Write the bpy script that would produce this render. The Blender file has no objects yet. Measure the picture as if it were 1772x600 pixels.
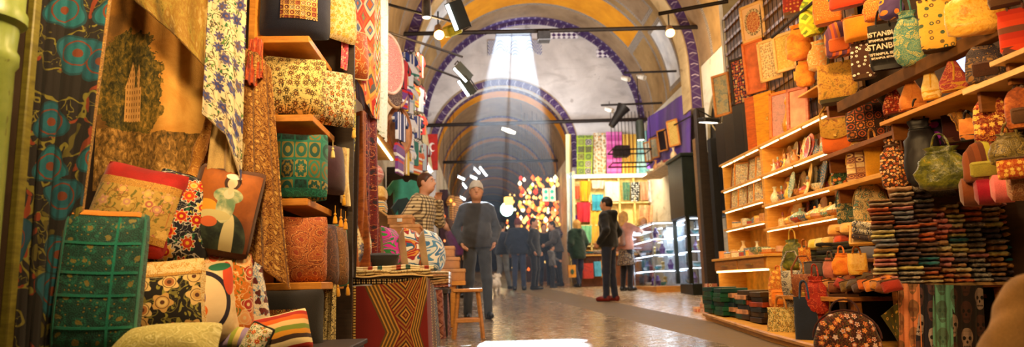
WORLD_STRENGTH = 0.15
COOL_ = (.86, .93, 1)
import bpy, bmesh, math, random
import numpy as np
from mathutils import Vector, Matrix, Euler, noise as mnoise
from mathutils.geometry import tessellate_polygon
R = random.Random(11)
PI = math.pi
SC = bpy.context.scene
COL = SC.collection
# ------------------------------------------------------------------ camera
FPX, CAMH, SLOPE = 1200.0, 0.79, 0.038
PITCH, YAW, ROLL = math.atan(191.5 / 1200), math.atan(56 / 1200), math.radians(1.5)
cyw, syw, cpt, spt = math.cos(YAW), math.sin(YAW), math.cos(PITCH), math.sin(PITCH)
FWD = Vector((syw * cpt, cyw * cpt, spt))
_r0 = Vector((cyw, -syw, 0)); _u0 = _r0.cross(FWD)
RGT = _r0 * math.cos(ROLL) - _u0 * math.sin(ROLL)
UPV = _r0 * math.sin(ROLL) + _u0 * math.cos(ROLL)
CAM = Vector((0, 0, CAMH))
def ray(px, py): return FWD + RGT * ((px - 886) / FPX) + UPV * ((300 - py) / FPX)
def W(px, py, Y):
    d = ray(px, py); return CAM + d * (Y / d.y)
def WX(px, py, X):
    d = ray(px, py); return CAM + d * (X / d.x)
def WZ(px, py, z):
    d = ray(px, py); return CAM + d * ((z - CAMH) / d.z)
def WF(px, py):
    d = ray(px, py); return CAM + d * (CAMH / (SLOPE * d.y - d.z))
def fz(y): return SLOPE * y
cam = bpy.data.cameras.new('camera'); camo = bpy.data.objects.new('camera', cam); COL.objects.link(camo)
camo.matrix_world = Matrix(((RGT.x, UPV.x, -FWD.x, 0), (RGT.y, UPV.y, -FWD.y, 0), (RGT.z, UPV.z, -FWD.z, CAMH), (0, 0, 0, 1)))
cam.sensor_width = 36; cam.lens = 36 * FPX / 1772; cam.clip_start = 0.05; cam.clip_end = 200
cam.dof.use_dof = True; cam.dof.focus_distance = 5.0; cam.dof.aperture_fstop = 1.6
SC.camera = camo
# ------------------------------------------------------------------ node expressions
class X:
    def __init__(s, t, sock): s.t = t; s.s = sock
    def _b(s, op, o, rev=False):
        n = s.t.nodes.new('ShaderNodeMath'); n.operation = op
        a, b = (o, s) if rev else (s, o)
        for i, v in enumerate((a, b)):
            if isinstance(v, X): s.t.links.new(v.s, n.inputs[i])
            else: n.inputs[i].default_value = v
        return X(s.t, n.outputs[0])
    def __add__(s, o): return s._b('ADD', o)
    def __radd__(s, o): return s._b('ADD', o, True)
    def __sub__(s, o): return s._b('SUBTRACT', o)
    def __rsub__(s, o): return s._b('SUBTRACT', o, True)
    def __mul__(s, o): return s._b('MULTIPLY', o)
    def __rmul__(s, o): return s._b('MULTIPLY', o, True)
    def __truediv__(s, o): return s._b('DIVIDE', o)
    def __lt__(s, o): return s._b('LESS_THAN', o)
    def __gt__(s, o): return s._b('GREATER_THAN', o)
    def __neg__(s): return s * -1
    def f1(s, op):
        n = s.t.nodes.new('ShaderNodeMath'); n.operation = op; s.t.links.new(s.s, n.inputs[0]); return X(s.t, n.outputs[0])
    def sin(s): return s.f1('SINE')
    def cos(s): return s.f1('COSINE')
    def abs(s): return s.f1('ABSOLUTE')
    def fr(s): return s.f1('FRACT')
    def floor(s): return s.f1('FLOOR')
    def sqrt(s): return s.f1('SQRT')
    def pp(s, k): return s._b('PINGPONG', k)
    def min(s, o): return s._b('MINIMUM', o)
    def max(s, o): return s._b('MAXIMUM', o)
    def atan2(s, o): return s._b('ARCTAN2', o)
    def cl(s):
        n = s.t.nodes.new('ShaderNodeClamp'); s.t.links.new(s.s, n.inputs[0]); return X(s.t, n.outputs[0])
def rgb(c):
    # sRGB 0-255 triple to linear
    def f(v):
        v /= 255.0
        return v / 12.92 if v <= 0.04045 else ((v + 0.055) / 1.055) ** 2.4
    return (f(c[0]), f(c[1]), f(c[2]), 1)
class G:
    """one material under construction"""
    def __init__(s, name, rough=0.85, metal=0.0, spec=0.3, sheen=0.0):
        m = bpy.data.materials.new(name); m.use_nodes = True; s.m = m; s.t = m.node_tree
        s.b = s.t.nodes['Principled BSDF']
        s.b.inputs['Roughness'].default_value = rough; s.b.inputs['Metallic'].default_value = metal
        s.b.inputs['Specular IOR Level'].default_value = spec
        if sheen: s.b.inputs['Sheen Weight'].default_value = sheen
    def lk(s, a, inp):
        if isinstance(a, X): s.t.links.new(a.s, inp)
        else: inp.default_value = a
    def _co(s, key):
        if not hasattr(s, '_tc'): s._tc = s.t.nodes.new('ShaderNodeTexCoord')
        n = s.t.nodes.new('ShaderNodeSeparateXYZ'); s.t.links.new(s._tc.outputs[key], n.inputs[0])
        return [X(s.t, o) for o in n.outputs]
    def uv(s): return s._co('UV')[:2]
    def obj(s): return s._co('Object')
    def rnd(s):
        if not hasattr(s, '_oi'): s._oi = s.t.nodes.new('ShaderNodeObjectInfo')
        return X(s.t, s._oi.outputs['Random'])
    def vec(s, a, b, c=0.0):
        n = s.t.nodes.new('ShaderNodeCombineXYZ')
        for i, v in enumerate((a, b, c)): s.lk(v, n.inputs[i])
        return X(s.t, n.outputs[0])
    def noise(s, v, scale=5, det=3, rough=.55, dist=0.0):
        n = s.t.nodes.new('ShaderNodeTexNoise'); s.t.links.new(v.s, n.inputs['Vector'])
        n.inputs['Scale'].default_value = scale; n.inputs['Detail'].default_value = det
        n.inputs['Roughness'].default_value = rough; n.inputs['Distortion'].default_value = dist
        return X(s.t, n.outputs[0])
    def vor(s, v, scale=5, rand=1.0, feat='F1'):
        n = s.t.nodes.new('ShaderNodeTexVoronoi'); n.feature = feat; n.voronoi_dimensions = '2D'
        s.t.links.new(v.s, n.inputs['Vector']); n.inputs['Scale'].default_value = scale; n.inputs['Randomness'].default_value = rand
        c = s.t.nodes.new('ShaderNodeSeparateColor'); s.t.links.new(n.outputs['Color'], c.inputs[0])
        p = s.t.nodes.new('ShaderNodeSeparateXYZ'); s.t.links.new(n.outputs['Position'], p.inputs[0])
        return X(s.t, n.outputs['Distance']), X(s.t, c.outputs[0]), X(s.t, p.outputs[0]), X(s.t, p.outputs[1]), X(s.t, c.outputs[1])
    def wn(s, a, b):
        n = s.t.nodes.new('ShaderNodeTexWhiteNoise'); n.noise_dimensions = '2D'
        s.t.links.new(s.vec(a, b).s, n.inputs['Vector']); return X(s.t, n.outputs[0])
    def mix(s, f, a, b):
        n = s.t.nodes.new('ShaderNodeMix'); n.data_type = 'RGBA'
        s.lk(f, n.inputs[0])
        for v, i in ((a, 6), (b, 7)):
            if isinstance(v, X): s.t.links.new(v.s, n.inputs[i])
            else: n.inputs[i].default_value = rgb(v)
        return X(s.t, n.outputs[2])
    def ramp(s, f, stops, const=True):
        n = s.t.nodes.new('ShaderNodeValToRGB'); r = n.color_ramp; r.interpolation = 'CONSTANT' if const else 'LINEAR'
        while len(r.elements) < len(stops): r.elements.new(0.5)
        for e, (p, c) in zip(r.elements, stops): e.position = p; e.color = rgb(c)
        s.t.links.new(f.s, n.inputs[0]); return X(s.t, n.outputs[0])
    def pal(s, f, cols):
        return s.ramp(f, [(i / len(cols), c) for i, c in enumerate(cols)])
    def done(s, col, bump=None, bs=0.2, bd=0.01, emit=0):
        if isinstance(col, X): s.t.links.new(col.s, s.b.inputs['Base Color'])
        else: s.b.inputs['Base Color'].default_value = rgb(col)
        if emit:
            s.b.inputs['Emission Strength'].default_value = emit
            if isinstance(col, X): s.t.links.new(col.s, s.b.inputs['Emission Color'])
            else: s.b.inputs['Emission Color'].default_value = rgb(col)
        if bump is not None:
            n = s.t.nodes.new('ShaderNodeBump'); n.inputs['Strength'].default_value = bs; n.inputs['Distance'].default_value = bd
            s.t.links.new(bump.s, n.inputs['Height']); s.t.links.new(n.outputs[0], s.b.inputs['Normal'])
        return s.m
_mc = {}
def plain(c, rough=.7, metal=0.0, spec=.3, emit=0, var=0.12, name=None):
    k = ('plain', tuple(c), rough, metal, emit)
    if k not in _mc:
        g = G(name or 'paint', rough, metal, spec)
        if emit: _mc[k] = g.done(c, emit=emit)
        else:
            x, y, z = g.obj(); n = g.noise(g.vec(x, y, z), 9, 4)
            d = tuple(max(0, v * (1 - 2 * var)) for v in c); e = tuple(min(255, v * (1 + var)) for v in c)
            _mc[k] = g.done(g.ramp(n, [(.25, d), (.75, e)], False), n, .15)
    return _mc[k]
def cloth(c, rough=.9, scale=220):
    k = ('cloth', tuple(c), scale)
    if k not in _mc:
        g = G('woven_cloth', rough, sheen=.25); x, y, z = g.obj()
        n = g.noise(g.vec(x, y, z), 6, 4); w = g.noise(g.vec(x, y, z), scale, 2)
        d = tuple(v * .75 for v in c); e = tuple(min(255, v * 1.12) for v in c)
        _mc[k] = g.done(g.ramp(n * .6 + w * .4, [(.3, d), (.7, e)], False), n + w * .3, .3, .02)
    return _mc[k]
def wood(c, c2=None, rough=.45, scale=3.0):
    k = ('wood', tuple(c), rough)
    if k not in _mc:
        g = G('wood', rough, spec=.4); x, y, z = g.obj()
        c2 = c2 or tuple(v * .62 for v in c)
        n = g.noise(g.vec(x * 2.0, y * 2.0, z * 14.0), scale, 5, .6, .6)
        n2 = g.noise(g.vec(x, y, z), 40, 2)
        _mc[k] = g.done(g.ramp(n * .8 + n2 * .2, [(.3, c2), (.62, c)], False), n, .08)
    return _mc[k]
def metal(c, rough=.4, name='metal'): return plain(c, rough, .85, .5, name=name)
def emis(c, e): return plain(c, .5, 0, .3, e, name='lamp_glow')
# ---- textile patterns: every one works in metres of cloth (UV)
def _base(g, s, use='uv'):
    if use == 'uv': u, v = g.uv()
    else:
        x, y, z = g.obj(); u, v = x + y * .7, z
    r = g.rnd()
    return u * s + r * 17.0, v * s + r * 9.0
def floral(base, petals, leaf, vine, scale=8, core=(240, 200, 90), line=None, petaln=6, use='uv', rough=.85, fill=.34, name='floral_cloth', leaf2=None):
    g = G(name, rough, sheen=.15); u, v = _base(g, scale * 1.45, use)
    vec = g.vec(u, v); d, cr, px, py, cg = g.vor(vec, 1, .65)
    dx, dy = u - px, v - py
    pr = (dy.atan2(dx) * petaln + cr * 6.0).cos() * .07 + fill * .82 + cg * .06
    n = g.noise(vec, 1.3, 2, .5, .4)
    n4 = g.noise(vec, 2.7, 2, .5, .8); vm = ((n - .5).abs() < .016) + ((n4 - .5).abs() < .010) * (n > .5)
    d2, c2, *_ = g.vor(g.vec(u * 1.0 + n, v * .55 + n * 2), 3.4, 1)
    lm = d2 < .25
    c = g.mix(vm.min(1.0), base, vine)
    c = g.mix(lm * (c2 > .35), c, leaf)
    if leaf2: c = g.mix(lm * (c2 > .75), c, leaf2)
    fl = d < pr
    if line: c = g.mix(d < pr + .045, c, line)
    c = g.mix(fl, c, g.pal(cr, petals))
    c = g.mix((d < .19) * fl, c, g.pal(cg, petals[::-1]))
    c = g.mix(d < .09, c, core); c = g.mix((d > .24) * (d < .27) * fl, c, core)
    w = g.noise(vec, 40, 2)
    return g.done(c, fl * .5 + w * .5, .35, .006)
def damask(c0, c1, c2, scale=6, freq=22, c3=None, use='uv', rough=.7, name='damask_cloth'):
    """intricate scrolling brocade: large swirled medallions filled with small scrolls"""
    g = G(name, rough, sheen=.15); u, v = _base(g, scale * 1.3, use); vec = g.vec(u, v)
    n = g.noise(vec, 1.4, 2, .5); n2 = g.noise(g.vec(v, u, 3.0), 1.4, 2, .5)
    d, cr, px, py, cg = g.vor(g.vec(u + n * .6, v + n2 * .6), .9, .55)
    ang = (v - py).atan2(u - px)
    ring = (d * (freq * .55) + (ang * 6.0).cos() * .55 + ang * (cg > .6)).sin()
    e, er, ex, ey, eg = g.vor(g.vec(u + n2 * .25, v + n * .25), 3.4, .8)
    scr = (e * 17.0 + (v * 3.4 - ey).atan2(u * 3.4 - ex) * 1.0).sin()
    c = g.mix(scr > .1, c0, tuple((x + y) / 2 for x, y in zip(c0, c1)))
    c = g.mix(ring > .45, c, c1)
    c = g.mix((ring > .45) * (scr > .45), c, c0)
    c = g.mix(((ring - .45).abs() < .16) + ((e < .11) * (er > .4)), c, c2)
    if c3: c = g.mix(((d < .13) + (e < .16) * (er < .35)).min(1.0), c, c3)
    return g.done(c, ring * .6 + scr * .4, .25, .004)
def kilim(cols, su=5, sv=5, steps=7, stripe=None, use='uv', name='kilim_weave'):
    g = G(name, .95, sheen=.1); u, v = _base(g, 1, use)
    a, b = (u * su).pp(.5), (v * sv).pp(.5)
    cell = (u * su).floor() * .37 + (v * sv).floor() * .61
    k = ((a + b) * steps * 2).floor() / (steps * 2.0)
    c = g.pal((k + (cell * .13)).fr(), cols)
    if stripe: c = g.mix(((v * sv * .5).fr() - .5).abs() < .06, c, stripe)
    w = g.noise(g.vec(u, v), 300, 1)
    return g.done(c, w, .3, .004)
def stripes(cols, n=1.0, axis='v', wob=.0, use='uv', rough=.88, name='striped_cloth', zig=0.0):
    g = G(name, rough, sheen=.15); u, v = _base(g, 1, use)
    t, o = (v, u) if axis == 'v' else (u, v)
    if wob: t = t + (g.noise(g.vec(u, v), 5, 2) - .5) * wob
    if zig: t = t + (o * 14.0).pp(.5) * zig
    c = g.pal((t * n).fr(), cols)
    w = g.noise(g.vec(u, v), 250, 1)
    return g.done(c, w, .3, .004)
def ikat(cols, su=6, sv=3, use='uv', name='ikat_cloth'):
    g = G(name, .85, sheen=.2); u, v = _base(g, 1, use)
    n = g.noise(g.vec(u * 60.0, v * 6.0), 1, 2)
    k = (u * su + (v * sv * 6.283).sin() * .35 + n * .12)
    m = ((v * sv * 2 * 6.283 + (k * 6.283).sin() * 2.0).sin() * .25 + k).fr()
    return g.done(g.pal(m, cols))
def checks(c0, c1, s=18, use='obj', c2=None):
    g = G('checked_cloth', .9, sheen=.2)
    if use == 'obj': x, y, z = g.obj(); u, v = x + y, z
    else: u, v = g.uv()
    a, b = (u * s).fr() < .38, (v * s).fr() < .38
    k = a + b
    c = g.mix(k > .5, c0, c2 or c1); c = g.mix(k > 1.5, c, c1)
    n = g.noise(g.vec(u, v), 200, 1)
    return g.done(c, n, .2)
def dots(base, cols, scale=16, r=.27, rand=.5, use='uv', rough=.85):
    g = G('spotted_cloth', rough, sheen=.15); u, v = _base(g, scale, use)
    d, cr, px, py, cg = g.vor(g.vec(u, v), 1, rand)
    c = g.mix(d < r, base, g.pal(cr, cols))
    c = g.mix((d < r * .45) * (cg > .4), c, base)
    return g.done(c, g.noise(g.vec(u, v), 2, 3), .3, .01)
def patch(cols, cols2, su=7, sv=7, line=None, use='uv', rough=.85, name='patchwork'):
    g = G(name, rough, sheen=.2); u, v = _base(g, 1, use); u = u * su; v = v * sv
    iu, iv = u.floor(), v.floor(); w1, w2 = g.wn(iu, iv), g.wn(iv + 7.0, iu)
    fu, fv = u.fr() - .5, v.fr() - .5; r = (fu * fu + fv * fv).sqrt()
    ang = fv.atan2(fu)
    mot = (r + (ang * 8.0).cos() * .05 * (w2 > .5) + (fu.abs() + fv.abs()) * .35 * (w1 > .5))
    k = (mot * 16.0).sin() > .1
    c = g.mix(k, g.pal(w1, cols), g.pal(w2, cols2))
    if line: c = g.mix((fu.abs().max(fv.abs())) > .44, c, line)
    return g.done(c, mot * 4.0, .35, .006)
def brocade(cols, scale=5, use='uv', rough=.7):
    """blotchy woven picture-like cloth"""
    g = G('brocade', rough, sheen=.2); u, v = _base(g, scale, use); vec = g.vec(u, v)
    n = g.noise(vec, 1.2, 6, .62, 1.2); m = g.noise(g.vec(u, v, 5.0), 7, 3, .6, .5)
    return g.done(g.ramp(n * .7 + m * .3, [(.28 + .44 * i / (len(cols) - 1), c) for i, c in enumerate(cols)], False), m, .4, .008)
# ------------------------------------------------------------------ mesh building
class MB:
    def __init__(s): s.v = []; s.f = []; s.m = []; s.uv = []
    def add(s, verts, faces, mi=0, uvs=None, M=None):
        o = len(s.v)
        for p in verts: s.v.append(tuple(M @ Vector(p)) if M is not None else tuple(p))
        for i, f in enumerate(faces):
            s.f.append(tuple(o + k for k in f)); s.m.append(mi if isinstance(mi, int) else mi[i])
            s.uv.append([uvs[k] for k in f] if uvs else None)
        return s
    def box(s, c, d, mi=0, bev=0.0, M=None):
        x, y, z = c; a, b, e = d[0] / 2, d[1] / 2, d[2] / 2
        bv = min(bev, a * .9, b * .9, e * .9)
        if bv <= 0:
            vs = [(x + i * a, y + j * b, z + k * e) for i in (-1, 1) for j in (-1, 1) for k in (-1, 1)]
            fs = [(0, 1, 3, 2), (4, 6, 7, 5), (0, 4, 5, 1), (2, 3, 7, 6), (0, 2, 6, 4), (1, 5, 7, 3)]
            uvs = None
        else:
            vs = []; idx = {}
            for i in (-1, 1):
                for j in (-1, 1):
                    for k in (-1, 1):
                        for ax in range(3):
                            idx[(i, j, k, ax)] = len(vs)
                            q = [a - bv, b - bv, e - bv]; q[ax] = (a, b, e)[ax]
                            vs.append((x + i * q[0], y + j * q[1], z + k * q[2]))
            fs = []
            sg = (-1, 1)
            for ax in range(3):
                for t in sg:
                    o = [q for q in range(3) if q != ax]; ring = []
                    for (p, q) in ((-1, -1), (1, -1), (1, 1), (-1, 1)):
                        t3 = [0, 0, 0]; t3[ax] = t; t3[o[0]] = p; t3[o[1]] = q; ring.append(idx[(*t3, ax)])
                    fs.append(tuple(ring))
            for ax in range(3):      # edges along axis ax
                o = [q for q in range(3) if q != ax]
                for p in sg:
                    for q in sg:
                        l = []
                        for e2, w in ((-1, o[0]), (-1, o[1]), (1, o[1]), (1, o[0])):
                            t3 = [0, 0, 0]; t3[ax] = e2; t3[o[0]] = p; t3[o[1]] = q; l.append(idx[(*t3, w)])
                        fs.append(tuple(l))
            for i in sg:
                for j in sg:
                    for k in sg: fs.append((idx[(i, j, k, 0)], idx[(i, j, k, 1)], idx[(i, j, k, 2)]))
            uvs = None
        return s.add(vs, fs, mi, uvs, M)
    def tube(s, pts, r, n=8, mi=0, M=None, closed=False, flat=1.0):
        pts = [Vector(p) for p in pts]; vs = []; uvs = []; L = 0
        N = len(pts)
        rr = r if isinstance(r, (list, tuple)) else [r] * N
        ref = None
        for i, p in enumerate(pts):
            if closed: t = pts[(i + 1) % N] - pts[i - 1]
            else: t = pts[min(i + 1, N - 1)] - pts[max(i - 1, 0)]
            if t.length < 1e-9: t = Vector((0, 0, 1))
            t.normalize()
            if ref is None: ref = Vector((0, 0, 1)) if abs(t.z) < .9 else Vector((0, 1, 0))
            a = (ref - t * ref.dot(t))
            a = a.normalized() if a.length > 1e-6 else t.orthogonal().normalized()
            ref = a; b = t.cross(a)
            if i: L += (p - pts[i - 1]).length
            for k in range(n):
                an = 2 * PI * k / n
                vs.append(p + a * (math.cos(an) * rr[i]) + b * (math.sin(an) * rr[i] * flat)); uvs.append((an * max(rr[i], .01), L))
        fs = []
        for i in range(N if closed else N - 1):
            for k in range(n):
                j = (i + 1) % N
                fs.append((i * n + k, i * n + (k + 1) % n, j * n + (k + 1) % n, j * n + k))
        if not closed: fs += [tuple(range(n))[::-1], tuple((N - 1) * n + k for k in range(n))]
        return s.add(vs, fs, mi, uvs, M)
    def cyl(s, a, b, r, n=12, mi=0, r2=None, M=None): return s.tube([a, b], [r, r if r2 is None else r2], n, mi, M)
    def lathe(s, prof, n=20, mi=0, M=None, c=(0, 0, 0)):
        vs = []; uvs = []; L = 0
        for i, (r, z) in enumerate(prof):
            if i: L += math.hypot(r - prof[i - 1][0], z - prof[i - 1][1])
            for k in range(n):
                a = 2 * PI * k / n; vs.append((c[0] + r * math.cos(a), c[1] + r * math.sin(a), c[2] + z)); uvs.append((a * .05, L))
        fs = [(i * n + k, i * n + (k + 1) % n, (i + 1) * n + (k + 1) % n, (i + 1) * n + k) for i in range(len(prof) - 1) for k in range(n)]
        if prof[0][0] > 1e-4: fs.append(tuple(range(n))[::-1])
        if prof[-1][0] > 1e-4: fs.append(tuple((len(prof) - 1) * n + k for k in range(n)))
        return s.add(vs, fs, mi, uvs, M)
    def loft(s, secs, n=24, mi=0, M=None, wob=0.0, seed=0, ws=6.0):
        """stacked superellipse sections (z, cx, cy, hw, hd, exponent)"""
        vs = []; uvs = []
        for (z, cx, cy, hw, hd, ex) in secs:
            for k in range(n):
                a = 2 * PI * k / n; c, q = math.cos(a), math.sin(a)
                p = Vector((cx + hw * math.copysign(abs(c) ** (2 / ex), c), cy + hd * math.copysign(abs(q) ** (2 / ex), q), z))
                if wob:
                    o = mnoise.noise_vector(p * ws + Vector((seed * 3.7, seed, 0))) * wob
                    p = p + Vector((o.x, o.y, o.z * .4))
                vs.append(p); uvs.append((p.x + p.y * .6, p.z))
        m = len(secs)
        fs = [(i * n + k, i * n + (k + 1) % n, (i + 1) * n + (k + 1) % n, (i + 1) * n + k) for i in range(m - 1) for k in range(n)]
        fs += [tuple(range(n))[::-1], tuple((m - 1) * n + k for k in range(n))]
        return s.add(vs, fs, mi, uvs, M)
    def sheet(s, P, nu, nv, th=.004, mi=0, M=None, uvf=None):
        """solid sheet over a grid function P(u,v)->Vector"""
        g = [[Vector(P(i / nu, j / nv)) for i in range(nu + 1)] for j in range(nv + 1)]
        nr = [[None] * (nu + 1) for _ in range(nv + 1)]
        for j in range(nv + 1):
            for i in range(nu + 1):
                a = g[j][min(i + 1, nu)] - g[j][max(i - 1, 0)]; b = g[min(j + 1, nv)][i] - g[max(j - 1, 0)][i]
                q = a.cross(b); nr[j][i] = q.normalized() if q.length > 1e-12 else Vector((0, 1, 0))
        vs = []; uvs = []
        wu = sum((g[nv // 2][i + 1] - g[nv // 2][i]).length for i in range(nu)); wv = sum((g[j + 1][nu // 2] - g[j][nu // 2]).length for j in range(nv))
        for sd in (0, 1):
            for j in range(nv + 1):
                for i in range(nu + 1):
                    vs.append(g[j][i] - nr[j][i] * (th * sd)); uvs.append(uvf(i / nu, j / nv) if uvf else (i / nu * wu, j / nv * wv))
        o = (nu + 1) * (nv + 1); at = lambda i, j: j * (nu + 1) + i
        fs = []
        for j in range(nv):
            for i in range(nu):
                q = (at(i, j), at(i + 1, j), at(i + 1, j + 1), at(i, j + 1)); fs.append(q); fs.append(tuple(o + k for k in q[::-1]))
        rim = [at(i, 0) for i in range(nu)] + [at(nu, j) for j in range(nv)] + [at(i, nv) for i in range(nu, 0, -1)] + [at(0, j) for j in range(nv, 0, -1)]
        for k in range(len(rim)):
            a, b = rim[k], rim[(k + 1) % len(rim)]; fs.append((b, a, o + a, o + b))
        return s.add(vs, fs, mi, uvs, M)
    def poly(s, loops, th, axis='y', mi=0, M=None):
        """flat outline (list of loops of (a,b), first outer then holes) extruded by th along an axis; (a,b) = (x,z) for axis y"""
        tri = tessellate_polygon([[Vector((a, b, 0)) for a, b in l] for l in loops])
        flat = [p for l in loops for p in l]; n = len(flat)
        def put(a, b, t): return {'y': (a, t, b), 'x': (t, a, b), 'z': (a, b, t)}[axis]
        vs = [put(a, b, 0) for a, b in flat] + [put(a, b, th) for a, b in flat]
        fs = [tuple(t) for t in tri] + [tuple(n + k for k in t[::-1]) for t in tri]
        o = 0
        for l in loops:
            m = len(l)
            for k in range(m): fs.append((o + k, o + (k + 1) % m, n + o + (k + 1) % m, n + o + k))
            o += m
        return s.add(vs, fs, mi, [(a, b) for a, b in flat] * 2, M)
    def blob(s, c, r, n=14, m=9, ex=2.0, mi=0, M=None, wob=0, seed=0, ws=8):
        secs = []
        for j in range(m + 1):
            t = -PI / 2 + PI * (j + .001) / (m + .002); k = math.cos(t); z = math.sin(t)
            k = max(k, .02) ** (2 / ex); zz = math.copysign(abs(z) ** (2 / ex), z)
            secs.append((c[2] + r[2] * zz, c[0], c[1], r[0] * k, r[1] * k, ex))
        return s.loft(secs, n, mi, M, wob, seed, ws)
    def build(s, name, mats, parent=None, loc=None, rot=None, smooth=True, ang=40):
        me = bpy.data.meshes.new(name); me.from_pydata(s.v, [], s.f)
        for m in (mats if isinstance(mats, (list, tuple)) else [mats]): me.materials.append(m)
        me.polygons.foreach_set('material_index', s.m)
        l = me.uv_layers.new(name='UVMap'); k = []
        for f, u in zip(s.f, s.uv):
            if u is None:
                P = [Vector(s.v[i]) for i in f]; q = (P[1] - P[0]).cross(P[-1] - P[0]); ax = max(range(3), key=lambda t: abs(q[t]))
                o = [(1, 2), (0, 2), (0, 1)][ax]; u = [(p[o[0]], p[o[1]]) for p in P]
            for a in u: k += [a[0], a[1]]
        l.data.foreach_set('uv', k)
        bm = bmesh.new(); bm.from_mesh(me)
        bmesh.ops.recalc_face_normals(bm, faces=bm.faces)
        if smooth:
            ca = math.cos(math.radians(ang))
            for f in bm.faces: f.smooth = True
            for e in bm.edges:
                if len(e.link_faces) == 2 and e.link_faces[0].normal.dot(e.link_faces[1].normal) < ca: e.smooth = False
        bm.to_mesh(me); bm.free()
        o = bpy.data.objects.new(name, me); COL.objects.link(o)
        if parent: o.parent = parent
        if loc is not None: o.location = loc
        if rot is not None: o.rotation_euler = rot
        return o
def tag(o, label=None, cat=None, group=None, kind=None):
    if label: o['label'] = label
    if cat: o['category'] = cat
    if group: o['group'] = group
    if kind: o['kind'] = kind
    return o
def thing(name, label, cat, loc=(0, 0, 0), rot=(0, 0, 0), group=None, kind=None):
    o = bpy.data.objects.new(name, None); COL.objects.link(o); o.location = loc; o.rotation_euler = rot; o.empty_display_size = .1
    return tag(o, label, cat, group, kind)
def struct(name, mb, mat, **k): return tag(mb.build(name, mat, **k), kind='structure')
def dup(root, loc, rot=None, label=None, group=None):
    def cp(o, par):
        c = o.copy(); COL.objects.link(c)
        if par: c.parent = par
        for ch in o.children: cp(ch, c)
        return c
    r = cp(root, None); r.location = loc
    if rot is not None: r.rotation_euler = rot
    if label: r['label'] = label
    if group: r['group'] = group
    return r
def recolor(o, *mats):
    for i, m in enumerate(mats):
        if i < len(o.material_slots): o.material_slots[i].link = 'OBJECT'; o.material_slots[i].material = m
def lamp(kind, loc, energy, color, size=.1, rot=None, target=None, spot=None, name='lamp_light', sizey=None, parent=None):
    d = bpy.data.lights.new(name, kind); o = bpy.data.objects.new(name, d); COL.objects.link(o); o.location = loc
    d.energy = energy; d.color = color
    if kind == 'AREA':
        d.size = size
        if sizey: d.shape = 'RECTANGLE'; d.size_y = sizey
    elif kind != 'SUN': d.shadow_soft_size = size
    if spot: d.spot_size = spot; d.spot_blend = .3
    if target is not None: o.rotation_euler = (Vector(target) - Vector(loc)).to_track_quat('-Z', 'Y').to_euler()
    elif rot: o.rotation_euler = rot
    return o
# ------------------------------------------------------------------ implicit surfaces (people, animals, soft heaps)
def surfnet(F, org, h):
    S = F < 0; nx, ny, nz = F.shape
    cnt = np.zeros((nx - 1, ny - 1, nz - 1), np.int32); acc = np.zeros((nx - 1, ny - 1, nz - 1, 3), np.float32)
    cr = [(a, b, c) for a in (0, 1) for b in (0, 1) for c in (0, 1)]
    def sl(a, b, c): return (slice(a, nx - 1 + a), slice(b, ny - 1 + b), slice(c, nz - 1 + c))
    for p in cr:
        for ax in range(3):
            if p[ax]: continue
            q = list(p); q[ax] = 1
            f0, f1 = F[sl(*p)], F[sl(*q)]; m = (f0 < 0) != (f1 < 0)
            t = np.where(m, f0 / np.where(m, f0 - f1, 1), 0)
            for k in range(3): acc[..., k] += np.where(m, p[k] + (t if k == ax else 0), 0)
            cnt += m
    act = cnt > 0; ids = -np.ones(act.shape, np.int64); ii = np.argwhere(act); ids[act] = np.arange(len(ii))
    V = (ii + acc[act] / cnt[act][:, None]) * h + np.array(org)
    Q = []
    for ax in range(3):
        a, b = [(1, 2), (2, 0), (0, 1)][ax]
        s0 = [slice(None)] * 3; s1 = [slice(None)] * 3; s0[ax] = slice(0, -1); s1[ax] = slice(1, None)
        ch = S[tuple(s0)] != S[tuple(s1)]; idx = np.argwhere(ch)
        ok = (idx[:, a] > 0) & (idx[:, b] > 0) & (idx[:, a] < F.shape[a] - 1) & (idx[:, b] < F.shape[b] - 1)
        idx = idx[ok]
        if not len(idx): continue
        c = []
        for da, db in ((1, 1), (0, 1), (0, 0), (1, 0)):
            j = idx.copy(); j[:, a] -= da; j[:, b] -= db; c.append(ids[j[:, 0], j[:, 1], j[:, 2]])
        q = np.stack(c, 1); fl = S[idx[:, 0], idx[:, 1], idx[:, 2]]; q[~fl] = q[~fl][:, ::-1]; Q.append(q)
    return V, np.concatenate(Q)
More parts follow.
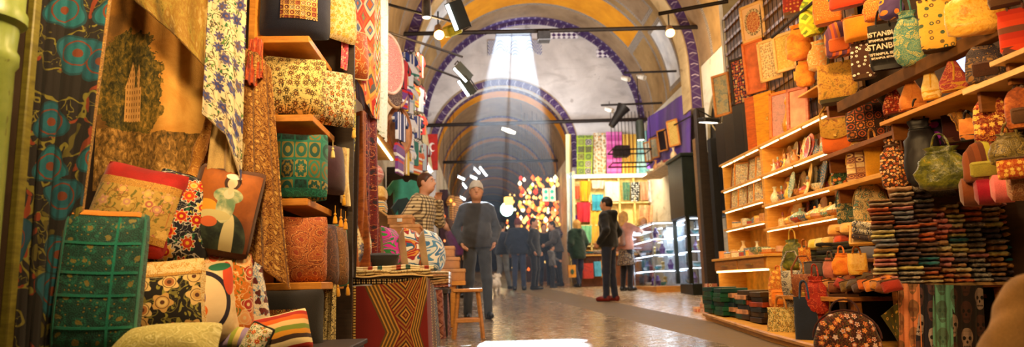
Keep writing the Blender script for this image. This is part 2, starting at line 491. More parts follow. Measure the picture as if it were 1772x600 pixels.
class SDF:
    """smooth union of round cones (a, b, ra, rb, k, depth-squash)"""
    def __init__(s, h=.012): s.p = []; s.h = h; s.cuts = []; s.nz = None
    def c(s, a, b, ra, rb=None, k=.03, sq=1.0):
        s.p.append((np.array(a, float), np.array(b, float), ra, ra if rb is None else rb, k, sq)); return s
    def e(s, c, r, k=.03):
        s.p.append(('e', np.array(c, float), np.array(r, float), k)); return s
    def cut(s, p, n): s.cuts.append((np.array(p, float), np.array(n, float) / np.linalg.norm(n))); return s
    def build(s, name, mat, parent, noise=None, subd=False):
        lo = np.full(3, 9e9); hi = -lo
        for q in s.p:
            if q[0] is 'e' or isinstance(q[0], str): a = q[1] - q[2].max(); b = q[1] + q[2].max()
            else:
                r = max(q[2], q[3]) * max(1, 1 / q[5]); a = np.minimum(q[0], q[1]) - r; b = np.maximum(q[0], q[1]) + r
            lo = np.minimum(lo, a); hi = np.maximum(hi, b)
        h = s.h; lo -= 3 * h; hi += 3 * h; n = np.ceil((hi - lo) / h).astype(int) + 1
        ax = [lo[i] + h * np.arange(n[i]) for i in range(3)]
        F = np.full(n, 1.0, np.float32)
        for q in s.p:
            if isinstance(q[0], str): a = q[1] - q[2]; b = q[1] + q[2]; k = q[3]
            else:
                r = max(q[2], q[3]) * max(1, 1 / q[5]); a = np.minimum(q[0], q[1]) - r; b = np.maximum(q[0], q[1]) + r; k = q[4]
            i0 = np.clip(np.floor((a - k - 2 * h - lo) / h).astype(int), 0, n); i1 = np.clip(np.ceil((b + k + 2 * h - lo) / h).astype(int) + 1, 0, n)
            xs = ax[0][i0[0]:i1[0], None, None]; ys = ax[1][None, i0[1]:i1[1], None]; zs = ax[2][None, None, i0[2]:i1[2]]
            if isinstance(q[0], str):
                d = np.sqrt(((xs - q[1][0]) / q[2][0]) ** 2 + ((ys - q[1][1]) / q[2][1]) ** 2 + ((zs - q[1][2]) / q[2][2]) ** 2)
                D = (d - 1) * q[2].min()
            else:
                A, B, ra, rb, k, sq = q
                ab = B - A; ab2 = ab.copy(); ab2[1] *= sq; L = max((ab2 ** 2).sum(), 1e-9)
                px, py, pz = xs - A[0], (ys - A[1]) * sq, zs - A[2]
                t = np.clip((px * ab2[0] + py * ab2[1] + pz * ab2[2]) / L, 0, 1)
                D = np.sqrt((px - t * ab2[0]) ** 2 + (py - t * ab2[1]) ** 2 + (pz - t * ab2[2]) ** 2) - (ra + t * (rb - ra))
            sub = F[i0[0]:i1[0], i0[1]:i1[1], i0[2]:i1[2]]
            hh = np.maximum(k - np.abs(sub - D), 0) / k
            F[i0[0]:i1[0], i0[1]:i1[1], i0[2]:i1[2]] = np.minimum(sub, D) - hh * hh * k / 4
        if noise:
            amp, fr = noise
            gx, gy, gz = ax[0][:, None, None], ax[1][None, :, None], ax[2][None, None, :]
            F += amp * (np.sin(gx * fr + 2 * np.sin(gz * fr * .7)) * np.sin(gz * fr * 1.3 + 1.5 * np.sin(gy * fr + gx * fr * .5)))
        for p, nn in s.cuts:
            D = (ax[0][:, None, None] - p[0]) * nn[0] + (ax[1][None, :, None] - p[1]) * nn[1] + (ax[2][None, None, :] - p[2]) * nn[2]
            F = np.maximum(F, D)
        F[0] = F[-1] = 1; F[:, 0] = F[:, -1] = 1; F[:, :, 0] = F[:, :, -1] = 1
        V, Q = surfnet(F, lo, h)
        me = bpy.data.meshes.new(name); me.from_pydata(V.tolist(), [], Q.tolist())
        me.materials.append(mat); me.polygons.foreach_set('use_smooth', [True] * len(Q))
        l = me.uv_layers.new(name='UVMap'); li = np.empty(len(Q) * 4, np.int32); me.loops.foreach_get('vertex_index', li)
        vv = V[li]; l.data.foreach_set('uv', np.stack([vv[:, 0] + .6 * vv[:, 1], vv[:, 2]], 1).ravel())
        o = bpy.data.objects.new(name, me); COL.objects.link(o)
        if parent: o.parent = parent
        return o
# ------------------------------------------------------------------ setting
TY, NY, MY = 18.6, 14.0, 9.3          # end wall of the high bay, its near rib, near end of the second high bay
VC, VS, VR = 1.5, 5.08, 3.03          # vault axis x, springing height, radius
LC, LS, LR = 0.66, 4.36, 1.86         # lower vault beyond the end wall
XL, XR = VC - VR, VC + VR
def m_floor():
    g = G('street_paving', .3, spec=.5); x, y, z = g.obj(); v = g.vec(x, y, 0.0)
    n = g.noise(v, 1.6, 6, .62); n2 = g.noise(v, 9, 4, .6); n3 = g.noise(v, 60, 2)
    s = x - (2.05 - (y - 6.3) * .125)           # signed distance right of the dark band's left edge
    band = (s > 0.0) * (s < .75 + (y - 6.3) * .02)
    right = s > .75
    cross = (y < 6.9) * (x > 1.2) * (x < 2.7)
    jx = ((x * 1.05 + y * .10 + (n - .5) * .1).fr() - .5).abs() > .487
    jy = ((y * .72 + (x * 1.05 + y * .1).floor() * .37).fr() - .5).abs() > .489
    grey = g.ramp(n * .6 + n2 * .4, [(.3, (92, 82, 72)), (.5, (140, 124, 106)), (.7, (172, 156, 136))], False)
    beige = g.ramp(n * .7 + n2 * .3, [(.3, (176, 146, 108)), (.7, (216, 186, 146))], False)
    cob = g.ramp(n2 * .5 + n3 * .5, [(.3, (70, 58, 42)), (.7, (136, 112, 80))], False)
    c = g.mix(right, grey, beige); c = g.mix((jx + jy).min(1.0) * .65 * (1.0 - right * .6), c, (58, 48, 40)); c = g.mix((band + cross * (1.0 - right) * .0).cl(), c, cob)
    st = g.noise(v, .7, 3, .5); c = g.mix(((st - .5) * 3.0).cl() * .3, c, (70, 58, 46))
    g.lk((n2 * .5 + n3 * .25 + band * .35 + n * .12 - .2).cl(), g.b.inputs['Roughness'])
    return g.done(c, n2 * .5 + n3 * .12 - (jx + jy) * .5 + band * n3, .16, .012)
mb = MB()
x0, x1, y0, y1 = -6, 8, -1.5, 47
mb.add([(x, y, fz(y) - d) for d in (0, .3) for x in (x0, x1) for y in (y0, y1)],
       [(0, 2, 3, 1), (4, 5, 7, 6), (0, 1, 5, 4), (2, 6, 7, 3), (0, 4, 6, 2), (1, 3, 7, 5)])
struct('floor', mb, m_floor(), smooth=False)
def m_plaster(a, b, name='old_plaster', stain=(120, 108, 96)):
    g = G(name, .9); x, y, z = g.obj(); v = g.vec(x, y, z)
    n = g.noise(v, 1.1, 6, .6, .5); n2 = g.noise(g.vec(x * .8, y * .8, z * 2.4), 1.4, 5, .65, .8); n3 = g.noise(v, 3.2, 3, .5)
    c = g.ramp(n, [(.3, a), (.7, b)], False)
    c = g.mix(((n2 - .52) * 5.0).cl() * .5, c, stain)
    c = g.mix((n3 > .69) * .6, c, stain)
    return g.done(c, n, .15)
M_END = m_plaster((176, 170, 166), (214, 209, 204), 'end_wall_plaster', (142, 134, 130))
M_WALLP = m_plaster((196, 184, 158), (226, 216, 192), 'cream_wall_plaster', (140, 118, 84))
M_DARKWALL = m_plaster((52, 40, 30), (76, 58, 42), 'dark_shop_wall', (30, 24, 20))
def orn(g, a, b, s=26):
    u, v = g.uv(); d, cr, *_ = g.vor(g.vec(u, v), s, .3)
    return g.mix((d * 9.0).sin() > .1, a, b)
def m_vault(L, bands, limit=True):
    """bands: list of (v from the near end, colour or tag) along the vault axis; UV = (arc length, distance along axis)"""
    g = G('painted_vault', .8); u, v = g.uv(); x, y, z = g.obj()
    n = g.noise(g.vec(x, y, z), 2.2, 5, .6); n2 = g.noise(g.vec(x, y, z), 30, 2)
    grey = orn(g, (98, 86, 76), (170, 158, 140)); brown = g.ramp(n, [(.3, (120, 92, 52)), (.7, (158, 126, 78))], False)
    taupe = g.ramp(n, [(.3, (116, 92, 66)), (.7, (150, 124, 92))], False)
    yel = g.ramp(n, [(.3, (186, 118, 10)), (.7, (216, 146, 20))], False)
    wht = g.ramp(n, [(.3, (176, 178, 182)), (.7, (222, 222, 220))], False)
    t = (u * 5.5).fr(); tv = v * 4.0
    mot = (((t - .5).abs() * 1.6 + (tv.fr() - .5) * .9).fr() - .35).abs() < .13
    mot2 = ((t - .5).abs() + (tv.fr() - .5).abs() * .6) < .14
    pur = g.mix((mot * .1 + mot2 * .7).min(1.0), (64, 42, 86), (176, 164, 176))
    vv = (v / L).fr() * L
    d = {'grey': grey, 'brown': brown, 'taupe': taupe, 'yellow': yel, 'white': wht, 'purple': pur}
    arc = u / L if False else u
    c = brown
    for lo, hi, k in bands:
        m = (vv > lo) * (vv < hi)
        if k == 'yellow' and limit:
            q = (u > 1.9) * (u < 7.6); q2 = (u > 1.7) * (u < 7.8)
            c = g.mix(m * q2, c, grey); c = g.mix(m * q, c, yel)
        elif k == 'white' and limit:
            uu = (u - .2).fr() if False else (u / 1.75).fr()
            q = (uu > .12) * (uu < .9); q2 = (uu > .06) * (uu < .96)
            c = g.mix(m * q2, c, grey)
            c = g.mix(m * q * (vv > lo + .1) * (vv < hi - .1), c, g.mix((u / 1.75).floor().pp(1.0) > .5, wht, taupe))
        else: c = g.mix(m, c, d[k])
    return g.done(c, n, .1)
def vault(name, cx, zs, r, ya, yb, mat, th=.25, pointed=0.0, n=48, a0=0, a1=PI):
    def P(u, v):
        a = a0 + (a1 - a0) * u
        return (cx + r * math.cos(a), ya + (yb - ya) * v, zs + r * math.sin(a) * (1 + pointed * math.sin(a) ** 6))
    mb = MB(); mb.sheet(P, n, 2, th, uvf=lambda u, v: (u * PI * r, (yb - ya) * v))
    # make sure the thickness lies outside the vault
    V = mb.v; k = len(V) // 2
    for i in range(k):
        x, y, z = V[i]; dx, dz = x - cx, z - zs; l = math.hypot(dx, dz)
        V[k + i] = (x + dx / l * th, y, z + dz / l * th)
    return struct(name, mb, mat)
L1 = TY - NY
B1 = [(0, .42, 'purple'), (.42, .75, 'brown'), (.75, 1.75, 'white'), (1.75, 2.0, 'brown'), (2.0, 2.12, 'grey'), (2.12, 3.35, 'yellow'), (3.35, 3.47, 'grey'), (3.47, 4.3, 'taupe'), (4.3, L1, 'purple')]
M_V1 = m_vault(L1, B1)
vault('ceiling', VC, VS, VR, NY, TY, M_V1)
vault('ceiling_rear', VC, VS, VR, MY, NY, M_V1)
vault('ceiling_far', LC, LS, LR, TY + .3, 46, m_vault(3.2, [(0, .3, 'purple'), (.3, .95, 'yellow'), (.95, 1.08, 'grey'), (1.08, 3.2, 'taupe')], False), pointed=.015)
# plaster rib arches of the bays
def rib(name, cx, zs, r, w, ya, yb, mats, foot):
    P = [(cx + r * math.cos(a), zs + r * math.sin(a)) for a in [PI * i / 40 for i in range(41)]]
    Q = [(cx + (r - w) * math.cos(a), zs + (r - w) * math.sin(a)) for a in [PI * i / 40 for i in range(41)]]
    P = [(cx + r, foot)] + P + [(cx - r, foot)]; Q = [(cx + r - w, foot)] + Q + [(cx - r + w, foot)]
    mb = MB(); n = len(P); L = [0]
    for i in range(1, n): L.append(L[-1] + math.hypot(P[i][0] - P[i - 1][0], P[i][1] - P[i - 1][1]))
    vs = []; uv = []
    for k, (row, y) in enumerate(((P, ya), (Q, ya), (Q, yb), (P, yb))):
        for i, p in enumerate(row): vs.append((p[0], y, p[1])); uv.append((L[i], (0, w, w, 0)[k]))
    fs = []; mi = []
    for k in range(4):
        for i in range(n - 1):
            a, b = k * n + i, ((k + 1) % 4) * n + i; fs.append((a, a + 1, b + 1, b)); mi.append((0, 1, 0, 1)[k])
    fs += [(0, n, 2 * n, 3 * n), (n - 1, 4 * n - 1, 3 * n - 1, 2 * n - 1)]; mi += [1, 1]
    mb.add(vs, fs, mi, uv); return struct(name, mb, mats)
def m_border():
    g = G('painted_border', .8); u, v = g.uv(); t = (u * 4.2).fr()
    z = ((t - .5).abs() * .5 + (v - .12) * 1.2)
    m = (z - .10).abs() < .03
    m2 = ((((u * 4.2 + .5).fr() - .5) + (v - .12).abs() * 1.6).abs() < .05) * ((v - .12).abs() < .075)
    c = g.mix((m * .12 + m2 * .8).min(1.0), (64, 40, 84), (176, 162, 172))
    n = g.noise(g.vec(u, v), 3, 4)
    c = g.mix(((n - .5) * 3.0).cl() * .35, c, (120, 100, 100))
    c = g.mix((v < .02) + (v > .225), c, (150, 126, 90))
    return g.done(c)
M_BORDER = m_border(); M_BEIGE = m_plaster((184, 158, 112), (212, 186, 138), 'beige_rib_plaster', (130, 104, 66))
rib('trim_1', VC, VS, VR, .25, NY - .55, NY, [M_BORDER, M_BEIGE], 4.2)
rib('trim_2', VC, VS, VR + .02, .13, TY - .08, TY + .02, [M_BORDER, M_BORDER], 3.2)
rib('trim_3', LC, LS, LR + .2, .2, TY - .06, TY + .1, [M_BORDER, M_BEIGE], 3.9)
# end wall with the lower arch and the window
wc = W(890, 60, TY); WX0, WX1, WZ0, WZ1 = W(857, 60, TY).x, W(920, 60, TY).x, W(890, 71, TY).z - .06, W(890, 50, TY).z
outer = [(XL - .3, .2), (XL - .3, VS + 3.6), (XR + .3, VS + 3.6), (XR + .3, .2), (LC + LR, .2)]
outer += [(LC + LR * math.cos(a), LS + LR * math.sin(a)) for a in [PI * i / 32 for i in range(33)]] + [(LC - LR, .2)]
mb = MB(); mb.poly([outer, [(WX0, WZ0), (WX1, WZ0), (WX1, WZ1), (WX0, WZ1)]], .22)
struct('wall_back', mb, M_END, loc=(0, TY, 0), smooth=False)
# window: timber frame, mullion, pane
M_WF = plain((150, 150, 156), .6)
mb = MB(); xm = (WX0 + WX1) / 2
for (cx, cz, a, b) in ((xm, WZ0 + .02, WX1 - WX0, .04), (xm, WZ1 - .02, WX1 - WX0, .04), (WX0 + .02, (WZ0 + WZ1) / 2, .04, WZ1 - WZ0), (WX1 - .02, (WZ0 + WZ1) / 2, .04, WZ1 - WZ0),
                       (xm - .04, (WZ0 + WZ1) / 2, .022, WZ1 - WZ0), (xm, WZ1 - .16, WX1 - WX0, .04)): mb.box((cx, TY + .12, cz), (a, .05, b))
win = struct('window_1', mb, M_WF, smooth=False)
g = G('thin_window_glass', .05); tr = g.t.nodes.new('ShaderNodeBsdfTransparent'); gl = g.t.nodes.new('ShaderNodeBsdfGlossy'); gl.inputs['Roughness'].default_value = .05
mx = g.t.nodes.new('ShaderNodeMixShader'); mx.inputs[0].default_value = .06
g.t.links.new(tr.outputs[0], mx.inputs[1]); g.t.links.new(gl.outputs[0], mx.inputs[2]); g.t.links.new(mx.outputs[0], g.t.nodes['Material Output'].inputs[0])
M_PANE = g.m
mb = MB(); mb.box((xm, TY + .15, (WZ0 + WZ1) / 2), (WX1 - WX0 - .06, .008, WZ1 - WZ0 - .06)); mb.build('pane', M_PANE, win, smooth=False)
# glazed tile ornament hanging under the window and the frieze beside it
def m_tile():
    g = G('glazed_tile_ornament', .3); x, y, z = g.obj(); u, v = x * 2.4, z * 3.2
    a = (u.fr() - .5).abs(); k = ((a * a * 3.0 + (v - .1) * .8) * 26.0).sin()
    c = g.mix(k > .0, (206, 206, 196), (60, 66, 140)); c = g.mix((a + v.abs() * .4) < .12, c, (146, 138, 96))
    return g.done(c)
mb = MB(); tl, tr_ = W(844, 70, TY - .05), W(937, 68, TY - .05); h = .42
n = 24; top = [(tl.x + (tr_.x - tl.x) * i / n, tl.z) for i in range(n + 1)]
bot = [(tl.x + (tr_.x - tl.x) * i / n, tl.z - h * (.62 + .38 * abs(math.cos(PI * 2 * i / n)) ** 1.5)) for i in range(n, -1, -1)]
mb.poly([top + bot], .05); struct('trim_4', mb, m_tile(), loc=(0, TY - .055, 0), smooth=False)
a, b = W(937, 60, TY - .05), W(1000, 57, TY - .05)
mb = MB(); mb.poly([[(a.x, a.z - .1), (b.x, a.z - .1), (b.x, a.z + .1), (a.x, a.z + .1)]], .05)
g = G('frieze', .5); x, y, z = g.obj(); c = g.mix((((x * 7.0).fr() - .5).abs() + ((z * 9.0).fr() - .5).abs()) < .5, (70, 40, 90), (226, 222, 226))
struct('trim_5', mb, g.done(c), loc=(0, TY - .055, 0), smooth=False)
for nm, px, py, s in (('trim_6', 1046, 92, .22), ('trim_7', 850, 470, 0)):
    if s:
        p = W(px, py, TY - .04); mb = MB(); mb.poly([[(p.x - s, p.z - s * .5), (p.x + s, p.z - s * .5), (p.x + s, p.z + s * .2), (p.x - s, p.z + s * .6)]], .05)
        struct(nm, mb, g.m, loc=(0, TY - .045, 0), smooth=False)
# side walls
def wall(name, ax, c, th, a0, a1, z0, z1, mat):
    mb = MB()
    if ax == 'x': mb.box((c, (a0 + a1) / 2, (z0 + z1) / 2), (th, a1 - a0, z1 - z0))
    else: mb.box(((a0 + a1) / 2, c, (z0 + z1) / 2), (a1 - a0, th, z1 - z0))
    return struct(name, mb, mat, smooth=False)
wall('wall_left', 'x', XL - .12, .2, 7.6, TY, 0, 5.0, M_WALLP)
wall('wall_left_front', 'x', -2.75, .2, -1, 7.6, -.3, 5.0, M_DARKWALL)
wall('wall_left_return', 'y', 7.6, .2, -2.85, XL - .02, 0, 5.0, M_DARKWALL)
wall('wall_right', 'x', XR + .12, .2, 9.6, TY, 0, 5.2, M_WALLP)
wall('wall_right_front', 'x', 4.1, .2, -1, 9.6, -.3, 5.0, M_DARKWALL)
wall('wall_right_return', 'y', 9.65, .15, 3.62, XR + .2, 0, 5.0, M_WALLP)
wall('wall_far_left', 'x', LC - LR - .1, .2, TY + .2, 46, .3, LS + .1, M_WALLP)
wall('wall_far_right', 'x', LC + LR + .1, .2, TY + .2, 46, .3, LS + .1, M_WALLP)
wall('wall_end', 'y', 46, .2, -2, 4, .3, 8, m_plaster((60, 50, 60), (96, 84, 92), 'far_end_wall', (40, 34, 40)))
mb = MB(); mb.box((.7, 4.4, 6.6), (7.0, 9.8, .2)); struct('ceiling_front', mb, m_plaster((88, 66, 40), (112, 86, 54), 'brown_ceiling'), smooth=False)
# ------------------------------------------------------------------ daylight through the window
sun_hit = WF(874, 594)
wc = Vector((xm, TY + .1, (WZ0 + WZ1) / 2)); sd = (wc - sun_hit).normalized()
lamp('SPOT', wc + sd * 26, 1.9e6, (.70, .85, 1.0), .12, target=wc, spot=math.radians(3.4), name='sun_through_window')
# dusty air that the shaft of daylight shows up
g = G('sunlit_dust'); g.t.nodes.remove(g.b); vs = g.t.nodes.new('ShaderNodeVolumeScatter'); vs.inputs['Density'].default_value = .046; vs.inputs['Anisotropy'].default_value = .35
vs.inputs['Color'].default_value = (.93, .96, 1, 1)
x, y, z = g.obj(); den = ((y - 8.2) / 7.0).cl(); g.lk(den * .048 + .009, vs.inputs['Density']); SC.cycles.volume_step_rate = 3.0; SC.cycles.volume_max_steps = 64  # density thinned downwards so that the light shaft fades out
g.t.links.new(vs.outputs[0], g.t.nodes['Material Output'].inputs['Volume'])
mb = MB(); e = .08; hw = (WX1 - WX0) / 2
def sec(p, w, h): return [(p.x - w, p.y, p.z - h), (p.x + w, p.y, p.z - h), (p.x + w, p.y, p.z + h), (p.x - w, p.y, p.z + h)]
pt = wc - sd * .35; pb = sun_hit + sd * .15
hh = (WZ1 - WZ0) / 2
A, B = sec(pt, hw + .02, hh + .02), sec(pb, hw * 1.5 + .05, hh * 1.3 + .05)
B = [(x, y, max(z, fz(y) + .02)) for x, y, z in B]
mb.add(A + B, [(0, 1, 2, 3), (7, 6, 5, 4), (0, 4, 5, 1), (1, 5, 6, 2), (2, 6, 7, 3), (3, 7, 4, 0)])
tag(mb.build('dusty_sunbeam', g.m, smooth=False), 'bluish white shaft of daylight falling through dusty air from the high window', 'sunbeam', kind='stuff')
# world: dim warm bazaar air, bright sky towards the sun
w = bpy.data.worlds.new('World'); SC.world = w; w.use_nodes = True; t = w.node_tree
bg = t.nodes['Background']; tc = t.nodes.new('ShaderNodeTexCoord'); dp = t.nodes.new('ShaderNodeVectorMath'); dp.operation = 'DOT_PRODUCT'
t.links.new(tc.outputs['Generated'], dp.inputs[0]); dp.inputs[1].default_value = tuple(sd)
rp = t.nodes.new('ShaderNodeValToRGB'); rp.color_ramp.elements[0].position = .80; rp.color_ramp.elements[0].color = (.50, .36, .22, 1); rp.color_ramp.elements[1].position = .93; rp.color_ramp.elements[1].color = (5.5, 6.2, 7, 1)
t.links.new(dp.outputs['Value'], rp.inputs[0]); t.links.new(rp.outputs[0], bg.inputs[0]); bg.inputs[1].default_value = WORLD_STRENGTH
SC.view_settings.view_transform = 'Standard'; SC.view_settings.look = 'None'; SC.view_settings.exposure = 0.0; SC.view_settings.gamma = 1; SC.view_settings.use_curve_mapping = False
SC.cycles.max_bounces = 6; SC.cycles.transparent_max_bounces = 12; SC.cycles.sample_clamp_indirect = 4.0; SC.cycles.caustics_reflective = False; SC.cycles.caustics_refractive = False
SC.cycles.use_denoising = True
# tie rods
M_IRON = plain((44, 36, 32), .6, .5)
def rod(name, p, q, r, label, cat='tie rod', group=None):
    mb = MB(); m = (Vector(p) + Vector(q)) / 2; mb.cyl(Vector(p) - m, Vector(q) - m, r, 8); return tag(mb.build(name, M_IRON, loc=m), label, cat, group)
def rodpx(a, b, Y, r, label): 
    p, q = W(*a, Y), W(*b, Y); return rod('tie_rod', p, q, r, label)
p, q = W(686, 59, NY - .8), W(1190, 47, NY - .8); p.x = XL; q.x = XR
rod('tie_rod', p, q, .045, 'dark iron tie rod spanning the high vault just below its crown')
p, q = W(740, 217, TY - .5), W(1130, 206, TY - .5); p.x = XL; q.x = XR
rod('tie_rod', p, q, .05, 'dark iron tie rod crossing in front of the lower arch, under the white end wall')
p, q = W(745, 281, 21.8), W(995, 277, 21.8); p.x = LC - LR; q.x = LC + LR
rod('tie_rod', p, q, .05, 'dark tie rod inside the lower far vault, just above the distant crowd')
for a, b, Y, l in (((600, -12), (790, 40), 9.2, 'thin iron bar running from the left wall above the floodlight, highest of three slanting bars'),
                ((660, 52), (800, 98), 10.4, 'thin iron bar running above the hung clothes, middle of three slanting bars'),
                ((690, 96), (812, 142), 11.4, 'thin iron bar below the warm bulb on the left, lowest of three slanting bars')):
    p, q = W(*a, Y), W(*b, Y + 1.4); rod('iron_bar', p, q, .022, l, 'bar')
rod('iron_bar', W(1080, 126, 16), W(1170, 123, 15), .025, 'thin iron bar jutting from the right vault above the purple banner', 'bar')
rod('iron_bar', W(1040, 182, 16), W(1146, 178, 15.4), .025, 'thin iron bar just above the hanging cage by the purple banner', 'bar')
rod('iron_bar', W(1140, 24, 9.5), W(1260, 2, 9), .03, 'brownish iron bar at the top of the right wall above the warm bulb', 'bar')
# ------------------------------------------------------------------ soft goods
def pl(pts, t):
    n = len(pts) - 1; k = min(int(t * n), n - 1); return pts[k].lerp(pts[k + 1], t * n - k)
def hang(name, label, cat, tops, bots, mat, amp=.02, nf=4, ph=0.0, th=.006, nu=40, nv=28, group=None, sag=0.0, grow=.6, trim=None, sway=0.0, parent=None):
    """cloth hanging between a top and a bottom outline; points are (px, py, depth)"""
    T = [W(*p) for p in tops]; B = [W(*p) for p in bots]
    o = sum(T + B, Vector()) / (len(T) + len(B))
    nrm = (T[-1] - T[0]).cross(B[0] - T[0]).normalized()
    if nrm.dot(CAM - o) < 0: nrm = -nrm
    def P(u, v):
        p = pl(T, u).lerp(pl(B, u), v)
        a = amp * ((1 - grow) + grow * v)
        w_ = math.sin(2 * PI * nf * u + ph + 1.3 * math.sin(3 * v + ph)) + .5 * math.sin(2 * PI * nf * 2.3 * u + ph * 2 + 2 * v)
        return p + nrm * (a * w_ + sag * math.sin(PI * v)) - o
    mb = MB(); wu = (T[-1] - T[0]).length; wv = (B[0] - T[0]).length
    mb.sheet(P, nu, nv, th, uvf=lambda u, v: (u * wu, -v * wv))
    ob = mb.build(name, mat, parent, loc=o)
    if not parent: tag(ob, label, cat, group)
    if trim:   # bound edge along the chosen side
        side, tm, r = trim
        m2 = MB(); f = {'r': lambda t: P(1, t), 'l': lambda t: P(0, t), 'b': lambda t: P(t, 1), 't': lambda t: P(t, 0)}
        for sd_ in side: m2.tube([f[sd_](i / 24) for i in range(25)], r, 6, flat=.6)
        m2.build('edging', tm, ob)
    return ob
def cushion_mb(w, h, t, pinch=.05, n=18, e=.42, sag=0.0, seed=0, wr=.006):
    mb = MB()
    def f(u, v, s):
        a, b = max(0, 1 - abs(u) ** 2.2), max(0, 1 - abs(v) ** 2.2); ck = 1 - .075 * (u * v) ** 4; th = t / 2 * (a * b) ** e
        x = u * w / 2 * (1 - pinch * (1 - v * v)); z = v * h / 2 * (1 - pinch * (1 - u * u))
        q = mnoise.noise(Vector((x * 5 + seed, z * 5, s))) * wr * (1 if a * b > 0 else 0)
        # creases running in from the corners
        cr = math.sin((abs(u) - abs(v)) * 9 + seed) * wr * .8 * (abs(u * v)) * (a * b) ** .3
        bl = 1 + sag * (1 - (v + 1) / 2) * .8
        x *= ck; z *= ck; return Vector((x, s * (th * bl + q + cr), z - sag * .06 * h * (1 - u * u)))
    for s, mi in ((-1, 0), (1, 1)):
        vs = [f(-1 + 2 * i / n, -1 + 2 * j / n, s) for j in range(n + 1) for i in range(n + 1)]
        uv = [((-.5 + i / n) * w, (-.5 + j / n) * h) for j in range(n + 1) for i in range(n + 1)]
        fs = [(j * (n + 1) + i, j * (n + 1) + i + 1, (j + 1) * (n + 1) + i + 1, (j + 1) * (n + 1) + i) for j in range(n) for i in range(n)]
        mb.add(vs, fs, mi, uv)
    return mb, f
def cushion(px, py, Y, w, h, t, label, front, back=None, yaw=0, tilt=0, roll=0, piping=None, tassel=None, group='cushions of the left stall', sag=.25, pinch=.05, name='cushion', panel=None, bands=None, e=.55):
    c = W(px, py, Y) if not isinstance(px, Vector) else px
    t *= 1.3; mb, f = cushion_mb(w, h, t, pinch, sag=sag, seed=R.random() * 9, e=e)
    rot = (math.radians(tilt), math.radians(roll), math.radians(yaw))
    o = thing(name, label, 'cushion', c, rot, group) if (piping or tassel or panel or bands) else None
    b = mb.build('cover' if o else name, [front, back or front], o, ang=75)
    if not o:
        b.location = c; b.rotation_euler = rot; tag(b, label, 'cushion', group); return b
    if piping:
        pts = [f(-1 + 2 * i / 14, -1, 1) for i in range(14)] + [f(1, -1 + 2 * i / 14, 1) for i in range(14)] + [f(1 - 2 * i / 14, 1, 1) for i in range(14)] + [f(-1, 1 - 2 * i / 14, 1) for i in range(14)]
        m = MB(); m.tube(pts, .007, 6, closed=True); m.build('piping', piping, o)
    def strip(u0, u1, v0, v1, nm, mt, off=.004):
        m = MB(); N = 14
        m.sheet(lambda a, q: f(u0 + (u1 - u0) * a, v0 + (v1 - v0) * q, -1) + Vector((0, -off, 0)), N, N, -.003 if False else .003, uvf=lambda a, q: ((u0 + (u1 - u0) * a) * w / 2, (v0 + (v1 - v0) * q) * h / 2))
        m.build(nm, mt, o)
    for (u0, u1, v0, v1, nm, mt) in ([panel] if panel else []) + (bands or []): strip(u0, u1, v0, v1, nm, mt)
    if tassel:
        for (u, v) in ((-1, -1), (1, -1)):
            p = f(u, v, 0); m = MB()
            m.lathe([(.002, 0), (.008, -.004), (.010, -.014), (.006, -.02), (.013, -.035), (.017, -.075), (.012, -.085)], 10, c=p); m.build('tassel', tassel, o)
    return o
def tassel(px, py, Y, col, label, L=.09):
    c = W(px, py, Y); mb = MB(); k = L / .09
    mb.cyl((0, 0, 0), (0, 0, .06 * k), .0025, 6); mb.lathe([(.003, 0), (.010 * k, -.004), (.012 * k, -.016 * k), (.007 * k, -.022 * k), (.015 * k, -.04 * k), (.02 * k, -.085 * k), (.015 * k, -.09 * k)], 12)
    return tag(mb.build('tassel', cloth(col), loc=c), label, 'tassel', 'tassels hanging at the shelf corner')
# colours
GOLD, CREAM, RED, TEAL, NAVY, BLK, ORG = (206, 150, 60), (232, 212, 170), (190, 30, 24), (24, 120, 104), (26, 30, 58), (24, 20, 22), (214, 104, 24)
M_RED = cloth((176, 26, 20)); M_BLK = cloth((28, 24, 24)); M_CREAM = cloth((226, 206, 162)); M_OLDGOLD = cloth((196, 140, 58)); M_BEIGE_C = cloth((204, 178, 136))
M_OAK = wood((222, 150, 60), (186, 114, 38), .42); M_PINE = wood((222, 176, 96), (186, 138, 66), .5); M_DARKWOOD = wood((52, 38, 28), (30, 22, 16), .5)
# --- painted column and door post at the left edge
c = W(-56, 300, 2.75); c.z = 0; mb = MB()
mb.lathe([(.15, fz(2.7)), (.15, .25), (.125, .3), (.12, 1.7), (.132, 1.72), (.132, 1.76), (.12, 1.78), (.125, 1.87), (.15, 1.89), (.15, 1.93), (.138, 1.95), (.138, 3.2), (.15, 3.3)], 32)
g = G('green_gloss_paint', .35, spec=.5); x, y, z = g.obj(); n = g.noise(g.vec(x, y, z), 3.5, 5, .6); n2 = g.noise(g.vec(x * 3.0, y * 3.0, z), 8, 4)
M_GREENP = g.done(g.mix((n2 > .66) * .7, g.ramp(n, [(.3, (104, 122, 50)), (.7, (158, 172, 92))], False), (84, 78, 40)), n2, .15)
tag(mb.build('column', M_GREENP, loc=c), 'pale green painted column with ring mouldings at the far left edge', 'column')
a, b = W(49, 0, 3.05), W(22, 600, 3.05); mb = MB()
mb.box(((a.x + b.x) / 2, 3.05, 1.5), (.035, .05, 3.2), bev=.006); tag(mb.build('door_post', wood((120, 112, 44), (84, 76, 30), .5)), 'narrow olive green post between the pale green column and the dark drape', 'post')
